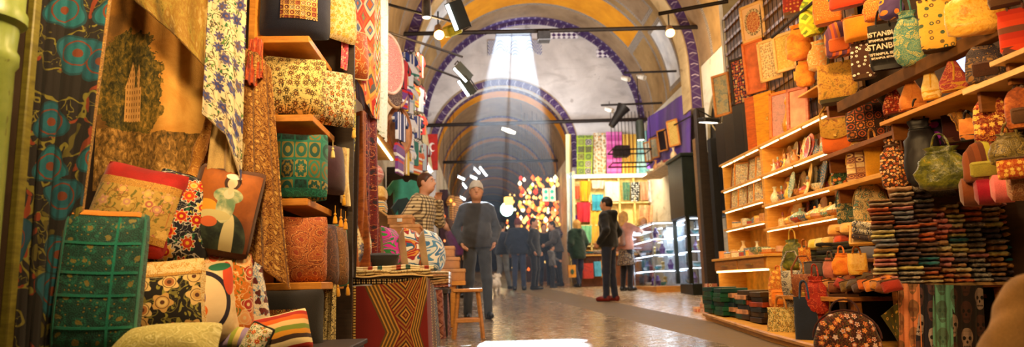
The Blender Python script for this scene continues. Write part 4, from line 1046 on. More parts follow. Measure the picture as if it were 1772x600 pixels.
# second rug bench further back
c0, c1 = W(664, 500, 7.3), W(776, 500, 7.3); zt2 = W(740, 500, 7.3).z
bench2 = thing('rug_bench', 'second low bench of stacked rugs behind the kilim bench', 'bench', ((c0.x + c1.x) / 2, 7.5, fz(7.5)))
quadbox('bench_top', c0.x, c1.x, 7.2, 8.0, zt2 - .05, zt2 - .005, M_DARKWOOD, bench2)
for xx in (c0.x + .04, c1.x - .04):
    for yy in (7.25, 7.95): quadbox('leg', xx - .03, xx + .03, yy - .03, yy + .03, fz(yy), zt2 - .05, M_DARKWOOD, bench2)
M_PINKK = kilim([(150, 90, 70), (170, 110, 90), (130, 60, 50), (190, 140, 110), (110, 50, 44)], 9, 9, 4)
hang('kilim_rug', 'faded rose kilim draped over the end of the second rug bench beside the stool', 'rug', [(735, 502, 7.15), (762, 501, 7.15), (774, 505, 7.5)], [(736, 590, 7.15), (766, 592, 7.15), (779, 580, 7.5)], M_PINKK, .012, 2, th=.01, group=HG)
zz = zt2 + .01
for i, (mt, lb) in enumerate([(M_PINKK, 'rose kilim folded at the bottom of the second pile'), (damask((206, 170, 120), (170, 120, 80), (120, 60, 50), 9), 'tan rug folded second in the second pile'), (stripes([(220, 196, 150), (150, 90, 60), (206, 180, 140)], 20, 'v'), 'striped cream rug folded third in the second pile'), (damask((226, 210, 180), (200, 170, 130), (150, 60, 40), 8), 'cream rug folded on top of the second pile')]):
    o = folded(.68, .7, .045, 2, i + 6).build('folded_rug', mt, loc=((c0.x + c1.x) / 2 + .0, 7.56, zz)); zz += .043; tag(o, lb, 'rug', 'folded rugs on the second bench')
IK1 = ikat([(200, 30, 140), (190, 24, 130), (40, 110, 50), (206, 60, 150), (60, 130, 50)], 6, 4); IK2 = ikat([(226, 216, 190), (40, 90, 120), (170, 40, 30), (206, 140, 50), (150, 30, 30), (226, 216, 190)], 5, 3.6); IK3 = ikat([(226, 220, 200), (60, 110, 150), (206, 206, 190), (80, 130, 160)], 4.4, 3.4)
BG = cloth((206, 176, 136))
for px, mt, lb, yy, hh in ((674, IK1, 'beige backed cushion with magenta and green ikat front, leftmost of three standing behind the rugs', 7.45, .52), (712, IK2, 'beige backed cushion with red and blue ikat front, middle of three standing behind the rugs', 7.5, .5), (746, IK3, 'beige backed cushion with blue and white ikat front, rightmost of three standing behind the rugs', 7.52, .48)):
    p = W(px, 430, yy); cushion(Vector((p.x, yy, zz + hh / 2 - .02)), 0, 0, .46, hh, .20, lb, mt, BG, yaw=82, tilt=-8)
# wooden table and cardboard boxes stepping down beside the checked-shirt man
M_CARD = plain((190, 132, 78), .8, name='cardboard'); M_CARD2 = plain((206, 150, 96), .8, name='cardboard'); M_LBL = plain((230, 226, 214), .6)
tp = W(786, 486, 8.25)
tab = thing('wooden_table', 'plain orange wood table carrying the cardboard boxes', 'table', (tp.x - .35, 8.4, fz(8.4)))
quadbox('table_top', tp.x - .95, tp.x + .13, 8.2, 8.62, tp.z - .05, tp.z, M_OAK, tab)
for xx in (tp.x - .9, tp.x - .02):
    for yy in (8.27, 8.55): quadbox('leg', xx - .035, xx + .035, yy - .035, yy + .035, fz(yy), tp.z - .05, M_OAK, tab)
def carton(x0, x1, y0, y1, z0, z1, lb):
    t_ = thing('cardboard_box', lb, 'box', ((x0 + x1) / 2, (y0 + y1) / 2, z0), group='cardboard boxes on the table')
    quadbox('carton', x0, x1, y0, y1, z0, z1 - .03, M_CARD, t_, .003); quadbox('lid', x0 - .006, x1 + .006, y0 - .006, y1 + .006, z1 - .04, z1 - .002, M_CARD2, t_, .003)
    quadbox('label', (x0 + x1) / 2 - .03, (x0 + x1) / 2 + .03, y0 - .009, y0 - .005, z0 + (z1 - z0) * .25, z0 + (z1 - z0) * .6, M_LBL, t_, 0)
zs = tp.z; 
rows = [(765, 804, .145), (760, 795, .135), (757, 786, .13)]
names = ['bottom cardboard box of the right hand steps, beside the stool', 'second cardboard box up in the right hand steps', 'top cardboard box of the right hand steps']
for (a, b, h_), lb in zip(rows, names):
    xa, xb = W(a, 460, 8.25).x, W(b, 460, 8.25).x; carton(xa - .25, xb, 8.25, 8.6, zs, zs + h_, lb); zs += h_ + .002
zs = tp.z; 
rows = [(690, 758, .15), (690, 756, .14), (690, 748, .14), (682, 738, .12), (676, 727, .12), (672, 714, .11)]
names = ['lowest cardboard box of the tall left hand steps behind the ikat cushions', 'second cardboard box up in the tall left hand steps', 'third cardboard box up in the tall left hand steps', 'fourth cardboard box up in the tall left hand steps', 'fifth cardboard box up in the tall left hand steps', 'topmost cardboard box of the tall left hand steps']
for (a, b, h_), lb in zip(rows, names):
    xa, xb = W(a, 430, 8.3).x, W(b, 430, 8.3).x; zb = max(zs, 0); carton(xa, xb - .0, 8.22, 8.6, zs, zs + h_, lb); zs += h_ + .002
# wooden stool
sp = WF(811, 584); st = thing('stool', 'wooden stool with a thin seat and four splayed legs, in front of the standing man', 'stool', (sp.x, sp.y, fz(sp.y)))
zt_ = W(810, 499, sp.y).z - fz(sp.y); M_STOOL = wood((196, 136, 74), (150, 96, 46), .4)
mb = MB(); mb.box((0, 0, zt_ - .018), (.30, .27, .036), bev=.008); mb.build('seat', M_STOOL, st)
for sx in (-1, 1):
    for sy in (-1, 1):
        mb = MB(); mb.tube([(sx * .10, sy * .09, zt_ - .03), (sx * .145, sy * .13, sy * .13 * SLOPE + .002)], [.022, .020], 4); mb.build('leg', M_STOOL, st, smooth=False)
for ax in (0, 1):
    for s in (-1, 1):
        mb = MB(); d = (.27, .018, .04) if ax == 0 else (.018, .24, .04); c = (0, s * .118, zt_ * .36) if ax == 0 else (s * .132, 0, zt_ * .42); mb.box(c, d, bev=.003); mb.build('stretcher', M_STOOL, st, smooth=False)
# wall shelf with a light and packs on it
def wshelf(a, b, X_, x0, lb, led=True):
    p, q = WX(*a, X_), WX(*b, X_); z = (p.z + q.z) / 2
    t_ = thing('wall_shelf', lb, 'shelf', (x0, (p.y + q.y) / 2, z), group='shelves on the left wall'); quadbox('board', x0, X_, p.y, q.y, z, z + .03, M_PINE, t_)
    if led: quadbox('led_strip', X_ - .12, X_ - .09, p.y + .05, q.y - .05, z - .012, z - .001, emis((255, 226, 170), 9), t_, 0)
    return p, q, z
p, q, z = wshelf((652, 222), (692, 272), -1.12, -1.56, 'pine wall shelf with a light under it, below the hanging oval plaques')
p2, q2, z2 = wshelf((650, 384), (694, 374), -1.12, -1.56, 'lower pine wall shelf holding the wrapped packs', False)
M_PK = [damask((214, 190, 170), (190, 40, 34), (150, 24, 24), 14, 16), brocade([(150, 96, 40), (226, 190, 110), (206, 150, 60), (236, 214, 160)], 14), stripes([(214, 180, 90), (60, 110, 140), (230, 206, 140), (170, 110, 50)], 20, 'v', .05)]
yk = (p2.y * .6 + q2.y * .4)
for k, (lb, h_, r_) in enumerate([('turquoise and gold wrapped pack at the bottom of the pile on the lower wall shelf', .17, .22), ('gold brocade wrapped pack in the middle of the pile on the lower wall shelf', .17, .21), ]):
    mb = MB(); mb.blob((0, 0, h_ / 2), (.2, r_, h_ / 2), 20, 8, 4, wob=.02, seed=k); tag(mb.build('wrapped_pack', M_PK[2 - k], loc=(-1.33, yk, z2 + .032 + k * .165)), lb, 'pack', 'wrapped packs on the left wall shelf')
v_ = thing('painted_vase', 'red and white painted vase standing on the wrapped packs', 'vase', (-1.33, yk, z2 + .032 + .335)); mb = MB()
mb.lathe([(.07, 0), (.13, .05), (.17, .14), (.14, .23), (.06, .29), (.05, .36), (.075, .41), (.06, .41)], 22); mb.build('vase_body', M_PK[0], v_)
# oval plaques hanging against the wall
def plaque(px, py, Y, rw, rh, yaw, mt, rim, lb):
    c = W(px, py, Y); t_ = thing('oval_plaque', lb, 'plaque', c, (0, 0, math.radians(yaw)), 'oval plaques on the left wall')
    o = [(rw * math.cos(2 * PI * i / 32), rh * math.sin(2 * PI * i / 32)) for i in range(32)]
    mb = MB(); mb.poly([[(a * .93, b * .93) for a, b in o]], .02); mb.build('plaque_face', mt, t_, smooth=False)
    mb = MB(); mb.tube([(a, .005, b) for a, b in o], .02, 8, closed=True); mb.build('rim', rim, t_)
plaque(674, 110, 7.6, .3, .34, 66, damask((214, 130, 116), (190, 80, 70), (226, 190, 160), 9), plain((224, 176, 150)), 'pink oval plaque hanging at the top beside the pale strip')
plaque(684, 136, 8.3, .3, .36, 66, damask((90, 50, 40), (60, 40, 36), (206, 180, 150), 9), plain((206, 160, 110)), 'dark oval plaque with a tan rim behind the pink one')
plaque(692, 226, 8.6, .24, .30, 60, plain((196, 140, 96)), plain((170, 110, 70)), 'plain tan oval plaque hanging lower by the clothes')
# shirts and children's clothes hanging in a bunch
def shirt_mb(s=1.0, sl=.16):
    o = [(-.07, .0), (-.2, -.03), (-.2 - sl, -.16), (-.15 - sl, -.24), (-.19, -.15), (-.18, -.52), (.18, -.52), (.19, -.15), (.15 + sl, -.24), (.2 + sl, -.16), (.2, -.03), (.07, 0), (.03, -.04), (-.03, -.04)]
    mb = MB(); mb.poly([[(a * s, b * s) for a, b in o]], .05 * s); return mb
GC = [(190, 30, 34), (226, 226, 232), (40, 60, 140), (30, 34, 48), (206, 40, 50), (110, 60, 130), (230, 190, 40), (230, 230, 236), (60, 130, 120), (206, 90, 30), (170, 190, 214), (120, 20, 40), (40, 50, 100), (220, 220, 226)]
GN = ['red', 'white', 'royal blue', 'charcoal', 'bright red', 'violet', 'yellow', 'pale white', 'sea green', 'orange', 'light blue', 'maroon', 'navy', 'off white']
k = 0
for row, (y0, n_) in enumerate(((110, 5), (160, 7), (212, 7), (262, 6))):
    for i in range(n_):
        px = 694 + i * (42 / n_) + R.uniform(-2, 2); Y = 8.4 + i * .55 + R.uniform(-.1, .1); c = W(px, y0 - 12 + R.uniform(-8, 8), Y)
        t_ = thing('hanging_shirt', f'{GN[k % 14]} child\'s top, {["first", "second", "third", "fourth", "fifth", "sixth", "seventh"][i]} from the left in the {["highest", "second", "third", "lowest"][row]} clothes row', 'shirt', c, (0, 0, math.radians(R.uniform(50, 82))), 'clothes hanging on the left wall')
        a = GC[k % 14]; b = GC[(k * 5 + 3) % 14]; R.random()
        shirt_mb(.72 + R.uniform(-.1, .15), R.choice([.1, .15])).build('shirt_body', stripes([a, a, a, b, a, (230, 230, 230) if k % 3 else b], 5.2, 'v' if k % 2 else 'u'), t_, smooth=False)
        mb = MB(); mb.tube([(-.12, .02, -.03), (-.05, .02, .02), (0, .02, .05), (.05, .02, .02), (.12, .02, -.03)], .006, 5); mb.tube([(0, .02, .05), (0, .02, .10), (.02, .02, .115)], .004, 5); mb.build('hanger', M_IRON, t_); k += 1
for i, (px, py, cl_, lb) in enumerate(((704, 340, (60, 150, 130), 'turquoise children\'s dress hanging lowest beside the dark pillar'), (712, 372, (40, 60, 60), 'dark green children\'s top hanging under the turquoise dress'))):
    t_ = tag(shirt_mb(1.0, .1).build('hanging_shirt', cloth(cl_), loc=W(px, py - 30, 9.6), rot=(0, 0, .6), smooth=False), lb, 'shirt', 'clothes hanging on the left wall')
p = W(716, 340, 10.6); quad = MB(); quad.box((0, 0, 1.1), (.5, .25, 2.4), bev=.01); tag(quad.build('dark_cupboard', M_DARKWOOD, loc=(XL + .28, 11.2, fz(11.2) - .02), smooth=False), 'tall dark cupboard beneath the hung clothes, left of the checked shirt man', 'cupboard')
# awning panel, tube light and red sign on the left wall
a, b, c_, d = W(724, 196, 12.2), W(733, 198, 13.6), W(748, 300, 13.6), W(736, 300, 12.2); o = (a + b + c_ + d) / 4
mb = MB(); mb.sheet(lambda u, v: a.lerp(b, u).lerp(d.lerp(c_, u), v) - o, 4, 6, .02); tag(mb.build('awning_panel', plain((176, 160, 120)), loc=o), 'beige slanting awning panel on the left wall above the checked shirt man', 'awning')
def tube_light(a, b, Y, lb, e=14, r=.03, group='tube lights of the passage', wire=False):
    p, q = W(a[0], a[1], Y), W(b[0], b[1], Y); m = (p + q) / 2; t_ = thing('tube_light', lb, 'light', m, group=group); d = (q - p).normalized()
    mb = MB(); mb.cyl(p - m + d * .03, q - m - d * .03, r, 10); mb.build('tube', emis((240, 248, 255), e), t_)
    mb = MB(); up_ = Vector((0, 0, r * 1.3)); mb.tube([p - m + up_, q - m + up_], r * .9, 4, flat=1.4); mb.build('fixture', plain((210, 210, 205)), t_)
    if wire: mb = MB(); zz_ = LS + math.sqrt(max(.05, LR ** 2 - (m.x - LC) ** 2)) - m.z; mb.cyl((0, 0, r), (0, 0, zz_), .006, 5); mb.build('suspension_wire', M_IRON, t_)
tube_light((733, 276), (748, 300), 12.6, 'white tube light slanting under the beige awning panel')
s_ = W(748, 263, 15.0); t_ = thing('red_sign', 'tall red sign board with a white crescent mark projecting from the left wall', 'sign', s_); mb = MB(); mb.box((0, 0, 0), (.24, .06, .80), bev=.01); mb.build('board', plain((170, 24, 22), .5), t_, smooth=False)
cr = [(.075 * math.cos(t), .10 * math.sin(t)) for t in [PI * (.25 + 1.5 * i / 16) for i in range(17)]] + [(.03 + .055 * math.cos(t), .075 * math.sin(t)) for t in [PI * (1.7 - 1.4 * i / 16) for i in range(17)]]
mb = MB(); mb.poly([cr], .01); mb.build('crescent', plain((236, 232, 226)), t_, loc=(0, -.042, .1), smooth=False)
# ------------------------------------------------------------------ right side: wall units, ceramics, bags, scarves
RXF = 3.3
M_LED = emis((255, 222, 150), 9)
M_SHELFY = wood((226, 170, 80), (196, 136, 56), .4)
M_SHELFB = wood((140, 84, 30), (100, 58, 20), .6)
def zavg(a, b, X_=RXF): return (WX(*a, X_).z + WX(*b, X_).z) / 2
ZT = zavg((1245, 283), (1420, 200)); ZB = [zavg((1316, 300), (1430, 262)), zavg((1316, 355), (1440, 322)), zavg((1316, 397), (1445, 372))]
ZA = [zavg((1250, 325), (1310, 310)), zavg((1250, 363), (1312, 348)), zavg((1250, 398), (1310, 383))]
def wallunit(lb, y0, y1, zs, ztop, zbot, x1=3.66):
    t_ = thing('shelf_unit', lb, 'shelf unit', (3.5, (y0 + y1) / 2, zbot), group='lit shelf units of the ceramics stall')
    for z in zs + [ztop]:
        quadbox('shelf', RXF, x1, y0, y1, z - .028, z, M_SHELFY, t_)
        n = 2 if z != ztop else 3; s = (y1 - y0) / n
        for i in range(n): quadbox('led_strip', RXF + .03, RXF + .045, y0 + s * i + .03, y0 + s * (i + 1) - .03, z - .036, z - .029, M_LED, t_, 0)
    for y in (y0, y1): quadbox('side_panel', RXF + .05, x1, y - .012, y + .012, zbot, ztop, M_SHELFY, t_, 0)
    quadbox('back_panel', x1, x1 + .02, y0, y1, zbot, ztop, plain((214, 160, 70), .6), t_, 0); return t_
YB0, YB1, YA1 = 6.34, 8.0, 9.32
wallunit('wide lit shelf unit crowded with plates and domed jars, nearer the bags', YB0, YB1 - .02, ZB, ZT, 1.06)
wallunit('narrow lit shelf unit with framed tiles and mugs, far end of the ceramics stall', YB1 + .02, YA1, ZA, ZT - .0, 1.06)
# ---- small wares
CW = [(230, 206, 150), (214, 170, 96), (238, 226, 190), (176, 70, 40), (70, 110, 150), (226, 190, 80), (206, 150, 130), (110, 150, 140), (170, 120, 76), (230, 160, 80)]
CN = ['cream', 'honey coloured', 'ivory', 'brick red', 'blue', 'yellow', 'dusty pink', 'turquoise', 'brown', 'orange']
def m_glaze(a, b):
    k = ('glaze', a, b)
    if k not in _mc:
        g = G('glazed_pottery', .25, spec=.5); u, v = g.uv(); d, cr, *_ = g.vor(g.vec(u, v), 85, .4)
        _mc[k] = g.done(g.mix((d < .30) * (cr > .35), a, b))
    return _mc[k]
def mg(i): return m_glaze(CW[i % 10], CW[(i * 7 + 3) % 10])
PR = {}
def proto(key, fn):
    """a master shape kept once, copied with its parts"""
    return PR.setdefault(key, fn)
def ware(kind, loc, s, mi, lb, group, rz=0.0):
    nm, cat = {'plate': ('decorated_plate', 'plate'), 'bowl': ('bowl', 'bowl'), 'dome': ('lidded_jar', 'jar'), 'fig': ('figurine', 'figurine'), 'mug': ('mug', 'mug'), 'vase': ('small_vase', 'vase'), 'box': ('trinket_box', 'box'), 'tile': ('framed_tile', 'tile'), 'tray': ('tray', 'tray')}[kind]
    t_ = thing(nm, lb, cat, loc, (0, 0, rz), group); m1, m2 = mg(mi), mg(mi + 4)
    mb = MB()
    if kind == 'plate':
        M_ = Matrix.Rotation(math.radians(78), 4, 'X'); mb.lathe([(.001, .0), (.5 * s, .0), (.62 * s, .05 * s), (1.0 * s, .16 * s), (1.0 * s, .19 * s), (.6 * s, .09 * s), (.001, .05 * s)], 26, M=Matrix.Translation((0, 0, s)) @ M_); mb.build('dish', m1, t_)
        mb = MB(); mb.tube([(-.3 * s, .25 * s, .5 * s), (-.3 * s, .1 * s, .02), (-.3 * s, -.25 * s, .012), (-.3 * s, -.3 * s, .09 * s)], .006, 5); mb.tube([(.3 * s, .25 * s, .5 * s), (.3 * s, .1 * s, .02), (.3 * s, -.25 * s, .012), (.3 * s, -.3 * s, .09 * s)], .006, 5); mb.build('stand', M_SHELFB, t_)
    elif kind == 'bowl': mb.lathe([(.4 * s, 0), (.45 * s, .08 * s), (.85 * s, .35 * s), (1.0 * s, .7 * s), (.95 * s, .7 * s), (.8 * s, .4 * s), (.001, .15 * s)], 22); mb.build('bowl_body', m1, t_)
    elif kind == 'dome':
        mb.lathe([(.45 * s, 0), (.5 * s, .06 * s), (.95 * s, .35 * s), (1.0 * s, .6 * s), (.9 * s, .62 * s)], 22); mb.build('jar_body', m1, t_)
        mb = MB(); mb.lathe([(1.03 * s, .6 * s), (.98 * s, .75 * s), (.6 * s, 1.05 * s), (.18 * s, 1.2 * s), (.1 * s, 1.3 * s), (.16 * s, 1.42 * s), (.02 * s, 1.55 * s)], 22); mb.build('lid', m2, t_)
    elif kind == 'fig':
        mb.lathe([(.62 * s, 0), (.66 * s, .04 * s), (.45 * s, .5 * s), (.22 * s, 1.0 * s), (.26 * s, 1.35 * s), (.12 * s, 1.6 * s)], 16); mb.tube([(-.6 * s, 0, 1.5 * s), (-.25 * s, 0, 1.25 * s), (0, 0, 1.35 * s), (.25 * s, 0, 1.25 * s), (.6 * s, 0, 1.65 * s)], .08 * s, 6); mb.build('robe', m1, t_)
        mb = MB(); mb.blob((0, 0, 1.75 * s), (.17 * s, .17 * s, .2 * s), 10, 7); mb.build('head', plain((206, 150, 110)), t_); mb = MB(); mb.lathe([(.16 * s, 1.85 * s), (.13 * s, 2.25 * s), (.02 * s, 2.3 * s)], 10); mb.build('hat', m2, t_)
    elif kind == 'mug':
        mb.lathe([(.5 * s, 0), (.55 * s, .05 * s), (.55 * s, 1.1 * s), (.5 * s, 1.1 * s), (.48 * s, .1 * s), (.001, .1 * s)], 18); mb.build('cup', m1, t_); mb = MB(); mb.tube([(.52 * s, 0, .9 * s), (.85 * s, 0, .85 * s), (.92 * s, 0, .55 * s), (.8 * s, 0, .3 * s), (.52 * s, 0, .25 * s)], .07 * s, 6); mb.build('handle', m2, t_)
    elif kind == 'vase': mb.lathe([(.35 * s, 0), (.6 * s, .4 * s), (.68 * s, .8 * s), (.5 * s, 1.3 * s), (.2 * s, 1.7 * s), (.18 * s, 2.1 * s), (.35 * s, 2.35 * s), (.3 * s, 2.35 * s)], 18); mb.build('vase_body', m1, t_)
    elif kind == 'box':
        mb.box((0, 0, .35 * s), (1.5 * s, 1.1 * s, .7 * s), bev=.03 * s); mb.build('box_body', m1, t_, smooth=False); mb = MB(); mb.box((0, 0, .8 * s), (1.56 * s, 1.16 * s, .2 * s), bev=.05 * s); mb.build('lid', m2, t_, smooth=False)
    elif kind == 'tile':
        M_ = Matrix.Rotation(math.radians(-10), 4, 'X'); mb.box((0, 0, s), (1.3 * s, .02, 1.9 * s), bev=.003, M=M_); mb.build('tile_face', floral((226, 206, 160), [(40, 60, 130), (150, 60, 40), (60, 120, 130)], (60, 100, 90), (60, 70, 110), 30, use='obj') if ('tilef',) not in _mc else _mc[('tilef',)], t_, smooth=False)
        if ('tilef',) not in _mc: _mc[('tilef',)] = t_.children[0].data.materials[0]
        mb = MB()
        for (cx, cz, a, b) in ((0, .03 * s, 1.5 * s, .1 * s), (0, 1.97 * s, 1.5 * s, .1 * s), (-.7 * s, s, .1 * s, 2.0 * s), (.7 * s, s, .1 * s, 2.0 * s)): mb.box((cx, -.004, cz), (a, .035, b), bev=.004, M=M_)
        mb.build('frame', M_SHELFB if mi % 2 else M_OAK, t_, smooth=False)
    elif kind == 'tray': mb.lathe([(.9 * s, 0), (1.0 * s, .12 * s), (1.05 * s, .12 * s), (.94 * s, -.0 + .01), (.001, .015)], 24); mb.build('tray_body', m1, t_)
    return t_
ORD = ['first', 'second', 'third', 'fourth', 'fifth', 'sixth', 'seventh', 'eighth', 'ninth', 'tenth', 'eleventh', 'twelfth', 'thirteenth', 'fourteenth', 'fifteenth', 'sixteenth', 'seventeenth', 'eighteenth']
SEQ = 0
def row(y0, y1, z, kinds, what, group, x=RXF + .13, far_first=True, s=(.07, .085)):
    global SEQ
    n = len(kinds)
    for i, kd in enumerate(kinds):
        y = y1 - (y1 - y0) * (i + .5) / n; SEQ += 1; sz = R.uniform(*s) * 1.2
        k = {'plate': 1.35, 'bowl': 1.1, 'dome': 1.0, 'fig': .75, 'mug': .75, 'vase': .75, 'box': .7, 'tile': 1.25, 'tray': 1.3}[kd]
        word = {'plate': 'decorated plate', 'bowl': 'painted bowl', 'dome': 'domed jar', 'fig': 'robed figurine', 'mug': 'painted mug', 'vase': 'small painted vase', 'box': 'painted trinket box', 'tile': 'framed flowered tile', 'tray': 'round tray'}[kd]
        ware(kd, (x + R.uniform(-.03, .05), y, z), sz * k, SEQ, f'{CN[SEQ % 10]} {word}, {ORD[i]} from end, {what}', group, math.radians(R.uniform(-112, -92) if kd == 'plate' else R.uniform(-70, -40)))
row(6.45, 7.9, ZB[0], ['fig'] * 5 + ['vase', 'fig', 'vase', 'fig', 'plate', 'fig', 'plate', 'plate', 'vase', 'plate', 'plate', 'vase', 'plate'], 'wide unit\'s top shelf', 'wares on the top shelf of the wide unit', s=(.075, .09))
row(6.45, 7.9, ZB[0], ['plate'] * 13, 'rear row, wide unit\'s top shelf', 'wares on the top shelf of the wide unit', x=RXF + .27, s=(.085, .1))
row(6.45, 7.9, ZB[1], ['vase', 'fig', 'bowl', 'vase', 'fig', 'plate', 'bowl', 'dome', 'fig', 'plate', 'bowl', 'mug', 'plate', 'vase'], 'wide unit\'s middle shelf', 'wares on the middle shelf of the wide unit', s=(.085, .1))
row(6.45, 7.9, ZB[1], ['plate'] * 13, 'rear row, wide unit\'s middle shelf', 'wares on the middle shelf of the wide unit', x=RXF + .27, s=(.09, .1))
row(6.45, 7.9, ZB[2], ['fig', 'mug', 'dome', 'bowl', 'dome', 'bowl', 'dome', 'dome', 'dome', 'dome'], 'wide unit\'s lowest shelf', 'wares on the lowest shelf of the wide unit', s=(.075, .095))
row(6.45, 7.9, ZB[2], ['plate', 'vase', 'plate', 'vase', 'plate', 'plate', 'vase', 'plate', 'vase', 'plate', 'plate', 'plate'], 'rear row, wide unit\'s lowest shelf', 'wares on the lowest shelf of the wide unit', x=RXF + .27, s=(.08, .09))
row(8.15, 9.2, ZA[0], ['tile'] * 4, 'narrow unit\'s top shelf', 'tiles on the narrow unit', s=(.1, .11))
row(8.15, 9.2, ZA[1], ['tile'] * 4, 'narrow unit\'s middle shelf', 'tiles on the narrow unit', s=(.095, .105))
row(8.15, 9.2, ZA[2], ['mug', 'box', 'mug', 'mug', 'box', 'mug', 'mug', 'box', 'mug', 'mug'], 'narrow unit\'s lowest shelf', 'mugs on the narrow unit', s=(.09, .11))
# counter with drawers below the units
ZC = zavg((1240, 449), (1324, 437), 3.0)
ct = thing('drawer_counter', 'pale wood counter with two wide drawers and a light under it', 'counter', (3.3, 8.05, fz(8.0)))
quadbox('counter_top', 2.98, 3.66, 7.26, 8.95, ZC - .03, ZC, M_SHELFY, ct)
quadbox('carcase', 3.02, 3.66, 7.28, 8.93, ZC - .155, ZC - .03, M_SHELFY, ct)
for i in range(2):
    y = 7.3 + i * .81; d = quadbox('drawer', 3.0, 3.03, y + .02, y + .79, ZC - .15, ZC - .045, wood((176, 116, 52), (130, 84, 36)), ct, .003); mb = MB(); mb.tube([(-.015, -.08, .05), (-.035, -.08, .05), (-.035, .08, .05), (-.015, .08, .05)], .007, 6); mb.build('handle', metal((170, 140, 80)), d)
quadbox('led_strip', 3.02, 3.05, 7.32, 8.9, ZC - .175, ZC - .158, M_LED, ct, 0)
quadbox('back_panel', 3.4, 3.42, 7.3, 8.93, fz(8), ZC - .155, plain((226, 170, 60), .6), ct, 0)
quadbox('side_panel', 3.05, 3.66, 7.28, 7.31, fz(7.3), ZC - .155, plain((226, 170, 60), .6), ct, 0)
quadbox('side_panel', 3.05, 3.66, 8.9, 8.93, fz(8.9), ZC - .155, M_SHELFY, ct, 0)
row(7.35, 8.9, ZC, ['mug', 'box', 'mug', 'box', 'box', 'mug', 'box', 'box', 'bowl', 'box', 'tray'], 'front row on the drawer counter', 'wares on the drawer counter', x=3.12, s=(.09, .105))
row(7.35, 8.9, ZC, ['vase', 'mug', 'vase', 'bowl', 'box', 'box', 'mug', 'tray'], 'back row on the drawer counter', 'wares on the drawer counter', x=3.34, s=(.09, .105))
row(6.4, 7.2, 1.065, ['tray', 'box', 'tray', 'bowl', 'box'], 'ledge under the wide unit', 'wares on the ledge under the wide unit', x=3.42, s=(.09, .1))
led_ = tag(quadbox('ledge', 3.3, 3.68, 6.3, 7.24, 1.02, 1.06, M_SHELFY), 'pale wood ledge under the wide lit shelf unit', 'ledge')
# platform, boxes and book stacks in front of the counter
pf = thing('platform', 'low wooden platform along the floor under the ceramics and bags', 'platform', (3.0, 6.6, fz(6.5)))
mb = MB(); 
pts = [(2.66, 8.35), (2.52, 6.15), (2.52, 4.4), (3.9, 4.4), (3.9, 8.35)]
vs = [(x - 3.0, y - 6.6, fz(y) - fz(6.5) - .01 + h) for h in (0, .085) for x, y in pts]
mb.add(vs, [(0, 1, 2, 3, 4), (9, 8, 7, 6, 5)] + [(i, (i + 1) % 5, 5 + (i + 1) % 5, 5 + i) for i in range(5)]); mb.build('deck', M_SHELFY, pf, smooth=False)
mb = MB(); mb.tube([(2.645 - 3, 8.35 - 6.6, fz(8.35) - fz(6.5) + .06), (2.505 - 3, 6.15 - 6.6, fz(6.15) - fz(6.5) + .06), (2.505 - 3, 4.4 - 6.6, fz(4.4) - fz(6.5) + .06)], .022, 6); mb.build('edging', wood((206, 150, 84)), pf)
def boxes(x, y, z, n, w, d, h, mats, lbf, name, cat, group, jit=.015):
    for i in range(n):
        mb = MB(); mb.box((0, 0, h / 2 - .001), (w, d, h - .002), bev=.004)
        tag(mb.build(name, mats[i % len(mats)], loc=(x + R.uniform(-jit, jit), y + R.uniform(-jit, jit), z + h * i), rot=(0, 0, R.uniform(-.08, .08)), smooth=False), lbf(i, n), cat, group)
M_PBX = [patch([(226, 190, 150), (206, 120, 100), (230, 206, 170)], [(150, 50, 50), (220, 160, 130), (190, 90, 80)], 12, 12, (230, 200, 170)), patch([(230, 200, 150), (214, 150, 110)], [(170, 70, 60), (226, 190, 150)], 14, 14)]
for k, (px, py, n) in enumerate(((1208, 540, 1), (1222, 542, 3), (1240, 546, 4), (1228, 520, 4))):
    p = WF(px, py); boxes(p.x + .07, p.y + .1, fz(p.y) + .001, n, .17, .15, .07, M_PBX, lambda i, n, k=k: f'pink patterned gift box, {ORD[i]} from the floor, {["lone stack nearest the passage", "middle stack", "tall stack beside the green albums", "rear stack"][k]}', 'gift_box', 'gift box', 'pink gift boxes on the floor')
def bk(c): return plain(c, .4, var=.2)
STK = [(1262, 2.78, 7.85, 6, [(20, 70, 44), (24, 84, 60), (16, 60, 56)], 'dark green album', 'left stack'),
       (1290, 2.86, 7.35, 5, [(24, 66, 60), (206, 150, 110), (30, 50, 60)], 'flat teal or tan case', 'middle stack'),
       (1313, 2.86, 6.95, 6, [(44, 30, 20), (70, 50, 26), (30, 40, 50), (150, 60, 30)], 'dark brown case', 'right stack')]
for (px, x, y, n, cols, what, wh) in STK:
    z = fz(y) + .085
    for row_ in (0, 1):
        boxes(x + .02, y + row_ * .36, fz(y + row_ * .36) + .088, n, .30, .30, .05, [bk(c) for c in cols], lambda i, n, row_=row_: f'{what}, {ORD[i]} from bottom, {["front", "rear"][row_]} pile, {wh}', 'album', 'album', 'albums and cases stacked on the platform')
mb = MB(); mb.box((0, 0, .11), (.26, .2, .22), bev=.004); tag(mb.build('checked_box', patch([(206, 160, 110), (150, 90, 60)], [(120, 60, 40), (226, 190, 140)], 11, 11, (90, 60, 40)), loc=(3.22, 8.35, fz(8.35) + .001), smooth=False), 'brown checked wooden box standing under the drawer counter', 'box')
